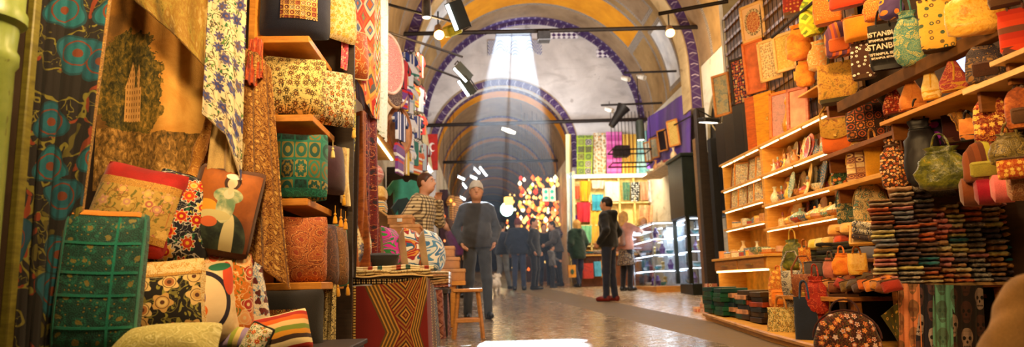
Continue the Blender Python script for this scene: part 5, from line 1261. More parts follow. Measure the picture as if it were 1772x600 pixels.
# ---- things standing on top of the units
for i, (px, w_, h_, c, lb) in enumerate(((1256, .30, .62, (34, 28, 28), 'black folded game board, leftmost on top of the shelf units'), (1272, .30, .66, (40, 34, 32), 'black folded game board, second from the left on top of the shelf units'), (1289, .28, .70, (30, 26, 28), 'black folded game board, third from the left on top of the shelf units'), (1302, .2, .62, (44, 36, 30), 'narrow dark game board beside the orange board'),
        (1311, .26, .70, (206, 96, 20), 'orange wooden game board with a small clasp'), (1328, .26, .66, (230, 150, 20), 'yellow wooden game board beside the orange one'))):
    p = WX(px, 260, RXF + .14); t_ = thing('game_board', lb, 'game board', (p.x, p.y, ZT + .001), (0, 0, math.radians(-62)), 'game boards on top of the shelf units')
    mb = MB(); mb.box((0, .0, h_ / 2), (w_, .04, h_), bev=.006); mb.build('front_half', wood(c, tuple(v * .7 for v in c), .35), t_, smooth=False); mb = MB(); mb.box((0, .045, h_ / 2), (w_, .04, h_), bev=.006); mb.build('back_half', wood(c, tuple(v * .6 for v in c), .35), t_, smooth=False)
    mb = MB(); mb.box((w_ * .2, -.024, h_ * .5), (.025, .01, .04), bev=.003); mb.build('clasp', metal((206, 170, 90)), t_, smooth=False)
def frame(p, w, h, yaw, tilt, fm, pm, lb, roll=0, mat_=None, group='framed pictures of the ceramics stall', fw=.035):
    t_ = thing('framed_picture', lb, 'picture', p, (math.radians(tilt), math.radians(roll), math.radians(yaw)), group); mb = MB()
    for (cx, cz, a, b) in ((0, h / 2 - fw / 2, w, fw), (0, -h / 2 + fw / 2, w, fw), (-w / 2 + fw / 2, 0, fw, h), (w / 2 - fw / 2, 0, fw, h)): mb.box((cx, 0, cz), (a, .035, b), bev=.005)
    mb.build('frame', fm, t_, smooth=False)
    mb = MB(); mb.box((0, .006, 0), (w - fw * 1.6, .012, h - fw * 1.6)); mb.build('picture_panel', pm, t_, smooth=False)
    if mat_: 
        mb = MB(); i_ = fw * 2.3
        for (cx, cz, a, b) in ((0, h / 2 - i_, w - fw * 2, fw * 1.8), (0, -h / 2 + i_, w - fw * 2, fw * 1.8), (-w / 2 + i_, 0, fw * 1.8, h - fw * 5), (w / 2 - i_, 0, fw * 1.8, h - fw * 5)): mb.box((cx, -.002, cz), (a, .006, b))
        mb.build('mount', mat_, t_, smooth=False)
    return t_
def m_medal(bg, ring, inn):
    g = G('round_medallion_picture', .5); x, y, z = g.obj(); r = (x * x + z * z * .55).sqrt(); n = g.noise(g.vec(x, y, z), 60, 3)
    c = g.mix(r < .13, bg, g.mix(n > .5, ring, (226, 200, 150))); c = g.mix(r < .10, c, g.mix(n > .48, inn, (206, 150, 90))); return g.done(c)
PM = [brocade([(60, 70, 80), (150, 160, 150), (210, 190, 140), (90, 60, 40)], 12), dots((60, 40, 70), [(220, 130, 60), (200, 90, 60), (230, 190, 120)], 26, .4), None, plain((214, 110, 60), .4), floral((232, 206, 150), [(150, 90, 70), (110, 90, 90), (180, 120, 80)], (150, 130, 80), (220, 190, 140), 22, use='obj'), floral((220, 180, 90), [(190, 150, 60), (226, 196, 120)], (180, 150, 60), (170, 130, 50), 22, use='obj')]
PM[2] = m_medal((226, 186, 140), (90, 60, 40), (170, 70, 40))
M_GF = wood((226, 150, 60), (190, 110, 40), .35); M_OF = wood((230, 130, 60), (200, 96, 40), .35); M_PF = wood((236, 190, 120), (214, 160, 90), .4)
FX = 3.56
for (px, py, wpx, hpx, fm, pm, lb) in ((1249, 164, 22, 84, M_GF, PM[0], 'gold framed dark portrait hanging leftmost on the slatted wall'), (1283, 140, 26, 96, M_DARKWOOD, PM[1], 'dark framed picture full of orange spots, second from the left on the slatted wall'),
        (1303, 38, 30, 76, M_PF, PM[2], 'pale framed picture with a round medallion, topmost on the slatted wall'), (1306, 115, 26, 106, M_OF, PM[3], 'tall narrow plain orange framed panel below the medallion picture'),
        (1333, 103, 28, 84, M_PF, PM[4], 'cream framed picture of rows of small figures, right of the orange panel'), (1358, 90, 26, 78, M_PF, PM[5], 'gold toned framed picture nearest the hanging bags')):
    p = WX(px, py, FX - .03); frame(p, wpx * p.y / 1200 * 1.75, hpx * p.y / 1200 * .92, -58, 3, fm, pm, lb)
p = WX(1348, 185, 3.45); frame(Vector((p.x, p.y, ZT + .29)), .26, .56, -56, -6, M_OF, brocade([(90, 70, 90), (190, 140, 130), (150, 100, 110)], 20), 'dark mauve framed picture leaning on top of the shelf units')
p = WX(1380, 180, 3.45); frame(Vector((p.x, p.y, ZT + .25)), .26, .48, -56, -6, wood((206, 110, 80)), plain((214, 140, 110), .5), 'plain dusty pink framed panel leaning on top of the shelf units beside the bags')
p = WX(1364, 190, 3.42); t_ = thing('tall_vase', 'slim golden brown vase between the two leaning pictures', 'vase', (p.x, p.y, ZT + .001)); mb = MB(); mb.lathe([(.04, 0), (.075, .05), (.08, .12), (.04, .24), (.028, .33), (.04, .36), (.03, .36)], 20); mb.build('vase_body', m_glaze((190, 130, 30), (150, 90, 20)), t_); mb = MB(); mb.lathe([(.032, .36), (.036, .37), (.02, .42), (.004, .45)], 14); mb.build('stopper', m_glaze((206, 150, 60), (150, 90, 20)), t_)
# slatted grid wall with wire above the units
gw = thing('slat_wall', 'brown slatted wall with wire grid behind the framed pictures', 'slat wall', (3.62, 7.8, ZT))
quadbox('backing', 3.63, 3.66, 6.2, 9.55, ZT + .02, 4.6, plain((110, 78, 40), .6), gw, 0)
for i in range(12): quadbox('slat', 3.6, 3.632, 6.2, 9.55, ZT + .15 + i * .185, ZT + .15 + i * .185 + .045, wood((150, 104, 50), (104, 68, 30), .4), gw, .003)
mb = MB()
for i in range(28): mb.cyl((3.59 - 3.62, 6.3 + i * .12 - 7.8, .05), (3.59 - 3.62, 6.3 + i * .12 - 7.8, 2.2), .005, 5)
mb.build('wire_grid', M_IRON, gw)
# ---- bags
def bag(kind, c, w, h, d, mat, mat2, lb, yaw=-38, roll=0, tilt=0, strap=None, group='bags of the bag stall', seed=None, name='handbag', cat='bag'):
    seed = R.random() * 20 if seed is None else seed; strap = strap or mat2
    t_ = thing(name, lb, cat, c, (math.radians(tilt), math.radians(roll), math.radians(yaw)), group); mb = MB(); wb = .035 * min(w, h)
    H = h / 2
    def lf(secs, ex=3.2, n=28, nm='bag_body', m=mat, wv=wb, ws=8):
        S = []
        for k in range(len(secs) - 1):      # resample for soft creases
            for q in range(3):
                f = q / 3; a, b = secs[k], secs[k + 1]; S.append(tuple(a[i] + (b[i] - a[i]) * f for i in range(3)))
        S.append(secs[-1]); mm = MB(); mm.loft([(z, 0, 0, a, b, ex) for z, a, b in S], n, wob=wv, seed=seed, ws=ws / max(w, .1) * .35); return mm.build(nm, m, t_, ang=60)
    def arc(y, z0, rw, rh, r=.007, nm='handle', m=None):
        mm = MB(); mm.tube([(-rw * math.cos(PI * i / 12), y + .02 * math.sin(i), z0 + rh * math.sin(PI * i / 12)) for i in range(13)], r, 7); mm.build(nm, m or strap, t_)
    if kind == 'tote':
        lf([(-H, w * .44, d * .45), (-H + .02, w * .5, d * .5), (0, w * .49, d * .46), (H * .8, w * .47, d * .24), (H, w * .48, d * .16)], 4)
        mm = MB(); mm.loft([(-H - .004, 0, 0, w * .45, d * .46, 4), (-H + .03, 0, 0, w * .508, d * .508, 4)], 28); mm.build('base', mat2, t_)
        arc(-d * .16, H * .92, w * .2, h * .36); arc(d * .14, H * .92, w * .2, h * .34)
    elif kind == 'slouch':
        lf([(-H, w * .3, d * .3), (-H * .82, w * .46, d * .48), (-H * .2, w * .5, d * .5), (H * .4, w * .42, d * .4), (H * .75, w * .24, d * .22), (H, w * .3, d * .26)], 2.4, wv=wb * 2.2, ws=14)
        mm = MB(); mm.tube([(w * .26 * math.cos(2 * PI * i / 20), d * .24 * math.sin(2 * PI * i / 20), H * .74) for i in range(20)], .008, 6, closed=True); mm.build('drawstring', mat2, t_); arc(0, H * .8, w * .16, h * .42)
    elif kind == 'pack':
        lf([(-H, w * .42, d * .4), (-H + .02, w * .5, d * .5), (0, w * .49, d * .5), (H * .5, w * .44, d * .44), (H * .85, w * .28, d * .3), (H, w * .08, d * .1)], 3)
        mm = MB(); mm.loft([(-H * .8, 0, -d * .44, w * .28, d * .14, 3), (-H * .7, 0, -d * .5, w * .33, d * .16, 3), (-H * .15, 0, -d * .5, w * .32, d * .15, 3), (-H * .05, 0, -d * .44, w * .28, d * .1, 3)], 20); pk_ = mm.build('pocket', mat2, t_); mm = MB(); mm.tube([(-w * .26, -d * .6, -H * .2), (0, -d * .63, -H * .17), (w * .26, -d * .6, -H * .2)], .006, 5); mm.build('zip', strap, pk_)
        arc(d * .1, H * .86, w * .14, h * .16)
        for s_ in (-1, 1):
            mm = MB(); mm.tube([(s_ * w * .18, d * .2, H * .8), (s_ * w * .3, d * .62, H * .4), (s_ * w * .36, d * .6, -H * .3), (s_ * w * .4, d * .35, -H * .85)], .011, 6, flat=.5); mm.build('strap', strap, t_)
    elif kind == 'cone':
        lf([(-H, w * .44, d * .42), (-H + .02, w * .5, d * .5), (-H * .4, w * .48, d * .48), (H * .3, w * .26, d * .28), (H * .85, w * .10, d * .11), (H, w * .03, d * .04)], 2.3)
        mm = MB(); mm.tube([(0, -d * .47, -H * .5), (w * .05, -d * .3, H * .3), (0, -d * .1, H * .9), (0, 0, H * 1.02)], .006, 6); mm.build('zip', mat2, t_)
        mm = MB(); mm.loft([(-H - .003, 0, 0, w * .45, d * .43, 2.3), (-H * .62, 0, 0, w * .505, d * .505, 2.3)], 24); mm.build('base', mat2, t_)
    elif kind == 'satchel':
        lf([(-H, w * .46, d * .42), (-H + .02, w * .5, d * .5), (H * .7, w * .5, d * .48), (H * .95, w * .44, d * .3), (H, w * .3, d * .1)], 5)
        mm = MB(); mm.sheet(lambda u, v: Vector(((u - .5) * w * .98, -d * .53 - .012 * math.sin(PI * v) + (0 if v > .12 else (.12 - v) * d * 4), H * .96 - v * h * (.52 + .1 * math.sin(PI * u)))), 10, 10, .006); fl_ = mm.build('flap', mat2, t_)
        mm = MB(); mm.tube([(-w * .5, 0, H * .6), (-w * .52, .02, H * 1.3), (-w * .2, .05, H * 2.0), (w * .2, .05, H * 2.0), (w * .52, .02, H * 1.3), (w * .5, 0, H * .6)], .009, 6); mm.build('strap', strap, t_)
        mm = MB(); mm.box((0, -d * .55 - .012, -H * .1), (.03, .012, .03), bev=.004); mm.build('clasp', metal((190, 150, 70)), fl_, smooth=False)
    elif kind == 'dome':
        lf([(-H, w * .46, d * .4), (-H + .02, w * .5, d * .5), (-H * .2, w * .49, d * .48), (H * .5, w * .4, d * .4), (H * .85, w * .25, d * .24), (H, w * .06, d * .06)], 2.8)
        mm = MB(); mm.tube([(-w * .49 * math.cos(PI * i / 14), -d * .02, -H * .1 + H * 1.12 * math.sin(PI * i / 14)) for i in range(15)], .008, 6); mm.build('zip', mat2, t_); arc(0, H * .86, w * .22, h * .3)
    elif kind == 'clutch':
        mb2, f = cushion_mb(w, h, d, .03, 14, .35, seed=seed); mb2.build('bag_body', [mat, mat2], t_); mm = MB(); mm.tube([f(-1 + 2 * i / 10, .94, -1) + Vector((0, -.004, 0)) for i in range(11)], .006, 6); mm.build('zip', mat2, t_)
    elif kind == 'roll':
        mm = MB(); mm.loft([(-w / 2, 0, 0, h * .3, h * .3, 2), (-w / 2 + .015, 0, 0, h * .48, h * .48, 2), (0, 0, 0, h * .5, h * .5, 2), (w / 2 - .015, 0, 0, h * .48, h * .48, 2), (w / 2, 0, 0, h * .3, h * .3, 2)], 22, M=Matrix.Rotation(PI / 2, 4, 'Y'), wob=.006, seed=seed); mm.build('roll_body', mat, t_)
    return t_
def bpx(kind, x0, y0, x1, y1, X_, mat, mat2, lb, d=.5, yaw=-38, wk=1.0, group='bags of the bag stall', **k):
    """place a bag by the extent it has and the wall plane it hangs on"""
    p = WX((x0 + x1) / 2, (y0 + y1) / 2, X_); s = (p - CAM).dot(FWD) / FPX
    w, h = (x1 - x0) * s * wk, (y1 - y0) * s
    return bag(kind, p, w, h, min(w, h) * d, mat, mat2, lb, yaw, group=group, **k)
OR1 = brocade([(170, 60, 14), (220, 110, 20), (232, 140, 30), (190, 70, 20)], 9); OR2 = damask((220, 120, 24), (190, 60, 20), (236, 180, 90), 16, 18); DKR = dots((120, 30, 20), [(200, 140, 60), (160, 60, 30)], 26, .25)
YST = kilim([(206, 190, 30), (170, 170, 40), (230, 210, 60), (120, 140, 40)], 7, 7, 4); OLV = cloth((90, 96, 34)); TL1 = cloth((24, 90, 90)); MUS = cloth((214, 130, 20)); STR1 = stripes([(110, 60, 90), (206, 90, 30), (150, 70, 80), (214, 120, 40), (90, 50, 80)], 9, 'u', .03)
MNT = damask((214, 130, 50), (190, 190, 130), (226, 90, 30), 14); PUR = dots((70, 50, 100), [(220, 150, 40), (210, 120, 40)], 13, .25); BDOT = dots((66, 34, 20), [(236, 226, 210)], 22, .22, .8)
GTEAL = damask((80, 130, 116), (176, 170, 100), (60, 120, 116), 8, 12); YSP = dots((220, 170, 60), [(90, 60, 30), (110, 90, 50), (70, 90, 60)], 17, .22, .7); GSH = brocade([(150, 90, 16), (226, 160, 40), (240, 190, 80), (200, 130, 30), (236, 200, 110)], 10, rough=.35)
RTOT = stripes([(190, 50, 20), (170, 40, 20), (110, 60, 40), (200, 60, 24)], 7, 'v'); BRN = cloth((84, 54, 30)); DPAIS = damask((44, 36, 46), (90, 70, 60), (120, 90, 60), 8, 14, (150, 110, 60)); OLP = brocade([(60, 44, 20), (130, 96, 30), (190, 140, 40), (110, 50, 20), (206, 160, 60)], 12)
DSQ = patch([(50, 32, 20), (70, 40, 22), (40, 28, 20)], [(160, 70, 24), (60, 40, 26), (196, 110, 40)], 14, 14, (44, 28, 20)); SEQ_R = dots((120, 30, 16), [(200, 80, 40), (230, 150, 90), (160, 40, 20)], 60, .4); LEA = brocade([(130, 70, 26), (190, 110, 40), (206, 130, 50), (214, 150, 80)], 6)
GRF = floral((30, 50, 30), [(206, 60, 30), (90, 160, 160), (220, 110, 40)], (40, 90, 50), (110, 120, 50), 14); CST = patch([(226, 190, 130), (190, 130, 80)], [(110, 60, 50), (206, 160, 100), (226, 200, 150)], 14, 22, (140, 90, 70)); SEQN = dots((70, 40, 24), [(226, 150, 70), (230, 190, 140), (190, 90, 40)], 46, .38, .9)
TAR = damask((40, 84, 76), (190, 160, 90), (30, 60, 60), 7, 12); CAR = damask((206, 180, 120), (110, 90, 60), (60, 110, 100), 8, 12); BLKL = plain((26, 22, 26), .5, spec=.4); GRS = brocade([(24, 30, 10), (60, 64, 16), (110, 110, 30), (206, 150, 40)], 8, rough=.3)
RBK = floral((120, 30, 20), [(226, 140, 40), (230, 190, 90), (190, 60, 30)], (180, 110, 40), (206, 140, 60), 16); BGS = stripes([(120, 60, 26), (90, 44, 20), (170, 160, 50), (130, 66, 30), (100, 50, 24)], 7, 'u'); OLG = damask((96, 80, 34), (140, 116, 50), (70, 56, 26), 9, 14, rough=.4)
CRM = cloth((150, 10, 40)); PNK = cloth((220, 110, 110)); TPA = damask((190, 130, 80), (150, 90, 56), (214, 170, 120), 8, 14)
BI = [('tote', 1355, -24, 1390, 27, 3.3, DKR, BRN, 'dark red spotted tote at the top left of the bag wall, above the orange pouch'),
 ('slouch', 1383, -14, 1428, 62, 3.25, YST, OLV, 'yellow and green starburst bag hanging beside the dark red spotted tote'),
 ('tote', 1408, -22, 1454, 42, 3.15, OR2, cloth((206, 110, 20)), 'orange tote with a fringed gold base, hanging right of the starburst bag'),
 ('slouch', 1360, 42, 1408, 104, 3.35, OR1, BRN, 'bright orange drawstring pouch with a dark cord, left edge of the bag wall'),
 ('dome', 1436, -26, 1494, 14, 3.1, cloth((200, 60, 24)), TL1, 'red bag with a teal base cut off by the top of the picture'),
 ('clutch', 1461, 26, 1512, 72, 3.1, MUS, cloth((180, 100, 16)), 'plain mustard orange bag with a pointed flap, above the white dotted bag'),
 ('pack', 1428, 36, 1477, 98, 3.2, STR1, cloth((200, 90, 30)), 'purple and orange striped backpack beside the mustard bag'),
 ('slouch', 1398, 70, 1442, 122, 3.3, MNT, cloth((190, 190, 140)), 'orange and mint patterned pouch below the striped backpack'),
 ('slouch', 1376, 100, 1408, 150, 3.4, OR1, cloth((206, 150, 40)), 'crumpled orange bag low on the left, above the golden box'),
 ('slouch', 1494, -10, 1528, 38, 3.05, OR2, BRN, 'orange flowered pouch at the top between the mustard bag and the purple one'),
 ('slouch', 1522, -16, 1562, 34, 3.0, PUR, BRN, 'purple pouch with orange spots at the top of the bag wall'),
 ('tote', 1474, 72, 1512, 137, 3.12, BDOT, BRN, 'brown tote with white dots beside the lettered black tote'),
 ('slouch', 1548, 18, 1598, 114, 3.0, GTEAL, cloth((40, 100, 100)), 'teal and gold gathered shoulder bag right of the lettered black tote'),
 ('tote', 1594, -6, 1648, 88, 2.95, YSP, plain((50, 34, 20)), 'yellow tote with dark ringed spots and a dark base'),
 ('slouch', 1638, -26, 1734, 60, 2.92, GSH, cloth((190, 120, 30)), 'big shiny gold crumpled bag at the top of the bag wall'),
 ('tote', 1712, -40, 1762, 10, 2.9, BRN, BRN, 'plain brown bag cut off by the top of the picture near the right corner'),
 ('tote', 1733, 14, 1790, 92, 2.95, RTOT, cloth((90, 50, 40)), 'red striped tote standing on the upper right board'),
 ('tote', 1417, 108, 1482, 178, 3.25, OLP, cloth((70, 60, 30)), 'olive and gold figured tote with long looped handles, above the satchel'),
 ('satchel', 1424, 202, 1472, 264, 3.28, cloth((206, 96, 24)), OLP, 'orange and black satchel with a flap, left end of the middle bag board'),
 ('dome', 1466, 166, 1534, 242, 3.3, DSQ, BRN, 'large dark brown bag with orange squares on the middle bag board'),
 ('cone', 1527, 143, 1564, 197, 3.15, SEQ_R, cloth((120, 40, 20)), 'red sequinned purse, leftmost on the long pale board'),
 ('cone', 1556, 128, 1598, 188, 3.1, LEA, LEA, 'tan leather purse, second on the long pale board'),
 ('cone', 1594, 98, 1624, 172, 3.08, patch([(226, 190, 110), (206, 160, 60)], [(190, 120, 50), (230, 200, 130)], 9, 9), cloth((214, 160, 40)), 'cream and yellow pointed purse, third on the long pale board'),
 ('cone', 1626, 96, 1672, 157, 3.05, damask((150, 50, 50), (190, 90, 70), (206, 140, 70), 9), cloth((206, 150, 50)), 'rose red pointed purse with a gold base, right end of the long pale board'),
 ('pack', 1674, 74, 1732, 142, 3.05, DPAIS, cloth((70, 40, 26)), 'dark paisley backpack with a ring handle on the upper right board'),
 ('dome', 1438, 258, 1472, 320, 3.3, GRF, cloth((30, 50, 30)), 'dark green bag with red and teal flowers on the lower bag board'),
 ('dome', 1466, 244, 1510, 316, 3.24, CST, cloth((206, 150, 60)), 'cream and brown patterned bag in the middle of the lower bag board'),
 ('tote', 1498, 244, 1528, 312, 3.26, cloth((214, 150, 30)), cloth((190, 120, 30)), 'plain yellow bag at the right end of the lower bag board'),
 ('slouch', 1524, 240, 1572, 328, 3.15, SEQN, BRN, 'bronze sequinned hanging bag beside the lower bag board'),
 ('dome', 1448, 320, 1484, 388, 3.35, TAR, cloth((30, 60, 60)), 'teal arched bag on the lowest bag board'),
 ('dome', 1478, 316, 1534, 388, 3.3, CAR, cloth((150, 120, 70)), 'cream bag with teal looping pattern on the lowest bag board'),
 ('slouch', 1566, 206, 1626, 322, 3.1, BLKL, BLKL, 'big black leather shoulder bag with ring handles, centre of the bag wall'),
 ('slouch', 1606, 200, 1648, 260, 3.3, dots((40, 30, 50), [(150, 40, 170), (120, 40, 150)], 12, .35), BLKL, 'dark bag with violet patches behind the black leather bag'),
 ('tote', 1632, 190, 1670, 246, 3.3, cloth((60, 16, 14)), BRN, 'dark maroon bag behind the gold kerchief'),
 ('pack', 1688, 164, 1746, 246, 3.02, RBK, RBK, 'red and gold embroidered backpack below the upper right board'),
 ('pack', 1742, 150, 1790, 222, 2.95, brocade([(70, 30, 14), (150, 70, 24), (206, 120, 40)], 14), BRN, 'brown and orange figured backpack at the right edge'),
 ('tote', 1662, 204, 1694, 242, 3.0, LEA, BLKL, 'small tan drum shaped bag beneath the gold kerchief'),
 ('slouch', 1588, 254, 1674, 328, 3.0, GRS, GRS, 'glossy dark green and gold bag in front of the black leather bag'),
 ('pack', 1670, 244, 1734, 314, 2.95, BGS, cloth((150, 140, 50)), 'brown backpack with lime green stripes above the crimson roll'),
 ('slouch', 1716, 230, 1784, 286, 2.9, OLG, OLG, 'olive bronze gathered bag at the right edge above the patterned clutch'),
 ('clutch', 1730, 272, 1786, 310, 2.85, floral((170, 60, 20), [(226, 150, 50), (230, 190, 80)], (190, 120, 40), (206, 130, 50), 22), BRN, 'red and orange patterned clutch lying above the pink roll')]
for (kd, x0, y0, x1, y1, X_, m1, m2, lb) in BI: bpx(kd, x0, y0, x1, y1, X_, m1, m2, lb)
# lettered tote
def text_mesh(s, size, mat, parent, loc, name='lettering', ext=.002, rot=(PI / 2, 0, 0), sx=1.0, bold=.0):
    cu = bpy.data.curves.new('lettering', 'FONT'); cu.body = s; cu.size = size; cu.extrude = ext; cu.offset = bold; cu.align_x = 'CENTER'; cu.align_y = 'CENTER'
    o = bpy.data.objects.new('tmp', cu); COL.objects.link(o); dg = bpy.context.evaluated_depsgraph_get(); me = bpy.data.meshes.new_from_object(o.evaluated_get(dg)); bpy.data.objects.remove(o)
    me.materials.clear(); me.materials.append(mat); q = bpy.data.objects.new(name, me); COL.objects.link(q); q.parent = parent; q.location = loc; q.rotation_euler = rot; q.scale = (sx, 1, 1); return q
t_ = bpx('tote', 1506, 40, 1556, 121, 3.05, plain((24, 20, 20), .7), BLKL, 'black tote printed with rows of white ISTANBUL lettering', d=.25, yaw=-30)
p = WX(1531, 80, 3.05); s = (p - CAM).dot(FWD) / FPX; TW = 50 * s; M_WHT = plain((232, 214, 190), .7)
for k, (tx, sz, sx) in enumerate((('ISTANBUL', .048, 1.0), ('ISTANBUL ISTANBUL', .022, 1.0), ('STANBUL', .060, .92), ('ISTANBUL ISTAN', .026, 1.05), ('ISTANBUL ISTANBUL', .020, 1.05))):
    text_mesh(tx, sz, M_WHT, t_, (.0, -TW * .145, .09 - [0, .046, .098, .154, .184][k]), sx=sx, bold=.001, ext=.012)
# boards the bags stand on
def board(a, b, X_, x1, lb, mat=M_SHELFY, th=.03, x0=None, vert=0):
    p, q = WX(*a, X_), WX(*b, X_); z = (p.z + q.z) / 2; y0, y1 = min(p.y, q.y), max(p.y, q.y)
    t_ = thing('bag_board', lb, 'shelf', ((X_ + x1) / 2, (y0 + y1) / 2, z), group='boards of the bag stall'); quadbox('board', X_, x1, y0, y1, z - th, z, mat, t_); quadbox('front_edge', X_ - .012, X_, y0, y1, z - th - .004 - vert, z + .004, mat, t_, .002)
    for yy in (y0 + .05, y1 - .05): quadbox('bracket', X_ + .05, x1, yy - .012, yy + .012, z - th - .12, z - th, M_SHELFB, t_, 0)
    return z
board((1524, 210), (1690, 150), 2.98, 3.95, 'long pale board carrying the pointed purses', wood((220, 160, 70), (190, 126, 46), .4), .02)
board((1668, 158), (1790, 106), 2.88, 3.95, 'upper right board carrying the dark paisley backpack', wood((226, 190, 130), (200, 160, 96), .4), .025)
board((1715, 108), (1790, 78), 2.86, 3.95, 'short board above the upper right board, carrying the red striped tote', wood((214, 176, 120), (180, 140, 80), .4), .02)
board((1420, 268), (1552, 230), 3.12, 3.95, 'middle bag board carrying the satchel and the dark squared bag', M_SHELFB, .03)
board((1436, 322), (1532, 300), 3.14, 3.95, 'lower bag board carrying the flowered and cream bags', M_SHELFY, .03)
board((1446, 392), (1545, 380), 3.16, 3.95, 'lowest bag board carrying the arched bags', M_SHELFY, .03)
p, q = WX(1480, 160, 3.0), WX(1790, 28, 3.0); z = (p.z + q.z) / 2; o = tag(quadbox('fascia_beam', 3.0, 3.08, q.y - .2, p.y + .3, z - .05, z + .04, plain((92, 58, 20), .8)), 'dark brown beam running under the topmost row of bags', 'beam')
mb = MB(); mb.cyl((3.16, 3.4, z + 1.15), (3.16, 7.0, z + 1.15), .016, 8); tag(mb.build('hanging_rail', M_IRON), 'iron rail at the top of the bag wall from which the upper bags hang', 'rail')
tag(quadbox('stall_backboard', 3.86, 3.9, 3.2, 6.3, .2, 4.5, wood((60, 40, 24), (40, 26, 16), .6)), 'dark wooden backboard behind the hanging bags', 'backboard')
quad = quadbox('divider_panel', 3.3, 3.86, 6.24, 6.28, .3, 2.4, M_SHELFB); tag(quad, 'brown upright panel between the ceramics shelves and the bag stall', 'panel')
# gold kerchief, golden box, little screen
a = WX(1640, 196, 3.1).y; hang('kerchief', 'gold figured kerchief hung by two corners beside the red backpack', 'kerchief', [(1640, 200, a), (1662, 190, a), (1692, 196, a)], [(1644, 206, a - .05), (1664, 232, a - .1), (1688, 210, a - .05)], damask((170, 110, 30), (100, 66, 20), (206, 160, 70), 16), .01, 2, 0, trim=('t', cloth((190, 130, 40)), .006))
p = WX(1386, 140, 3.4); mb = MB(); mb.box((0, 0, .05), (.12, .1, .1), bev=.005); tag(mb.build('gold_box', plain((206, 160, 50), .5), loc=p, rot=(0, 0, -.6), smooth=False), 'small golden box under the crumpled orange bag', 'box')
p = WX(1395, 158, 3.4); tag(quadbox('small_board', p.x, 3.86, p.y - .25, p.y + .2, p.z - .02, p.z, M_SHELFY), 'short shelf board under the small golden box', 'shelf')
p = WX(1667, 108, 3.5); t_ = thing('screen', 'small glowing screen seen behind the rose red purse', 'screen', p, (0, 0, math.radians(-45))); mb = MB(); mb.box((0, .02, 0), (.2, .03, .16), bev=.005); mb.build('casing', BLKL, t_, smooth=False); mb = MB(); mb.box((0, .0, 0), (.18, .006, .14)); mb.build('display', emis((150, 180, 255), 2.2), t_, smooth=False)
for i, (x0, x1, mt, lb) in enumerate(((1668, 1696, cloth((120, 60, 24)), 'brown rolled shawl left of the crimson roll'), (1688, 1726, CRM, 'crimson rolled shawl on top of the scarf piles'), (1718, 1754, PNK, 'pink rolled shawl beside the crimson one'), (1748, 1782, TPA, 'tan paisley rolled shawl at the right edge'))):
    p = WX((x0 + x1) / 2, 332 - i * 3, 2.95); s = (p - CAM).dot(FWD) / FPX; bag('roll', p, 37 * s, 50 * s, .1, mt, mt, lb, yaw=-33, name='shawl_roll', cat='shawl', group='rolled shawls above the scarf piles')
# ---- table heaped with small bags
YT0, YT1 = 5.15, 6.5
zt3 = WX(1440, 514, 2.72).z
tb = thing('bag_table', 'dark wooden table heaped with small bags and purses', 'table', (3.1, 5.7, fz(5.7)))
quadbox('table_top', 2.72, 3.8, YT0, YT1 - .1, zt3 - .03, zt3, M_SHELFB, tb); quadbox('edging', 2.705, 2.72, YT0, YT1 - .1, zt3 - .032, zt3 + .004, wood((206, 140, 60)), tb, .002)
quadbox('back_panel', 3.3, 3.33, YT0, YT1 - .1, fz(5.6) + .09, zt3 - .03, wood((80, 60, 24), (60, 44, 18), .6), tb, 0)
for yy in (YT0 + .05, YT1 - .16): quadbox('leg', 2.78, 2.84, yy - .03, yy + .03, fz(yy) + .08, zt3 - .03, M_SHELFB, tb)
HB = 'handbags around the bag table'
ORE = floral((190, 100, 30), [(226, 160, 60), (170, 60, 20)], (150, 110, 40), (206, 150, 60), 14); BWP = damask((206, 196, 170), (40, 40, 50), (90, 90, 110), 9, 14); BRE = damask((130, 70, 34), (96, 46, 24), (170, 110, 60), 9, 14); REE = damask((170, 40, 20), (130, 24, 16), (206, 90, 50), 9, 14)
FLT = floral((206, 180, 110), [(70, 60, 40), (90, 90, 50), (120, 80, 40)], (80, 90, 50), (70, 60, 40), 16); NVY = cloth((24, 34, 54)); EMB = floral((48, 18, 16), [(206, 130, 60), (200, 180, 190), (190, 90, 40), (150, 50, 30)], (90, 80, 40), (120, 60, 30), 13, core=(220, 180, 110), petaln=5)
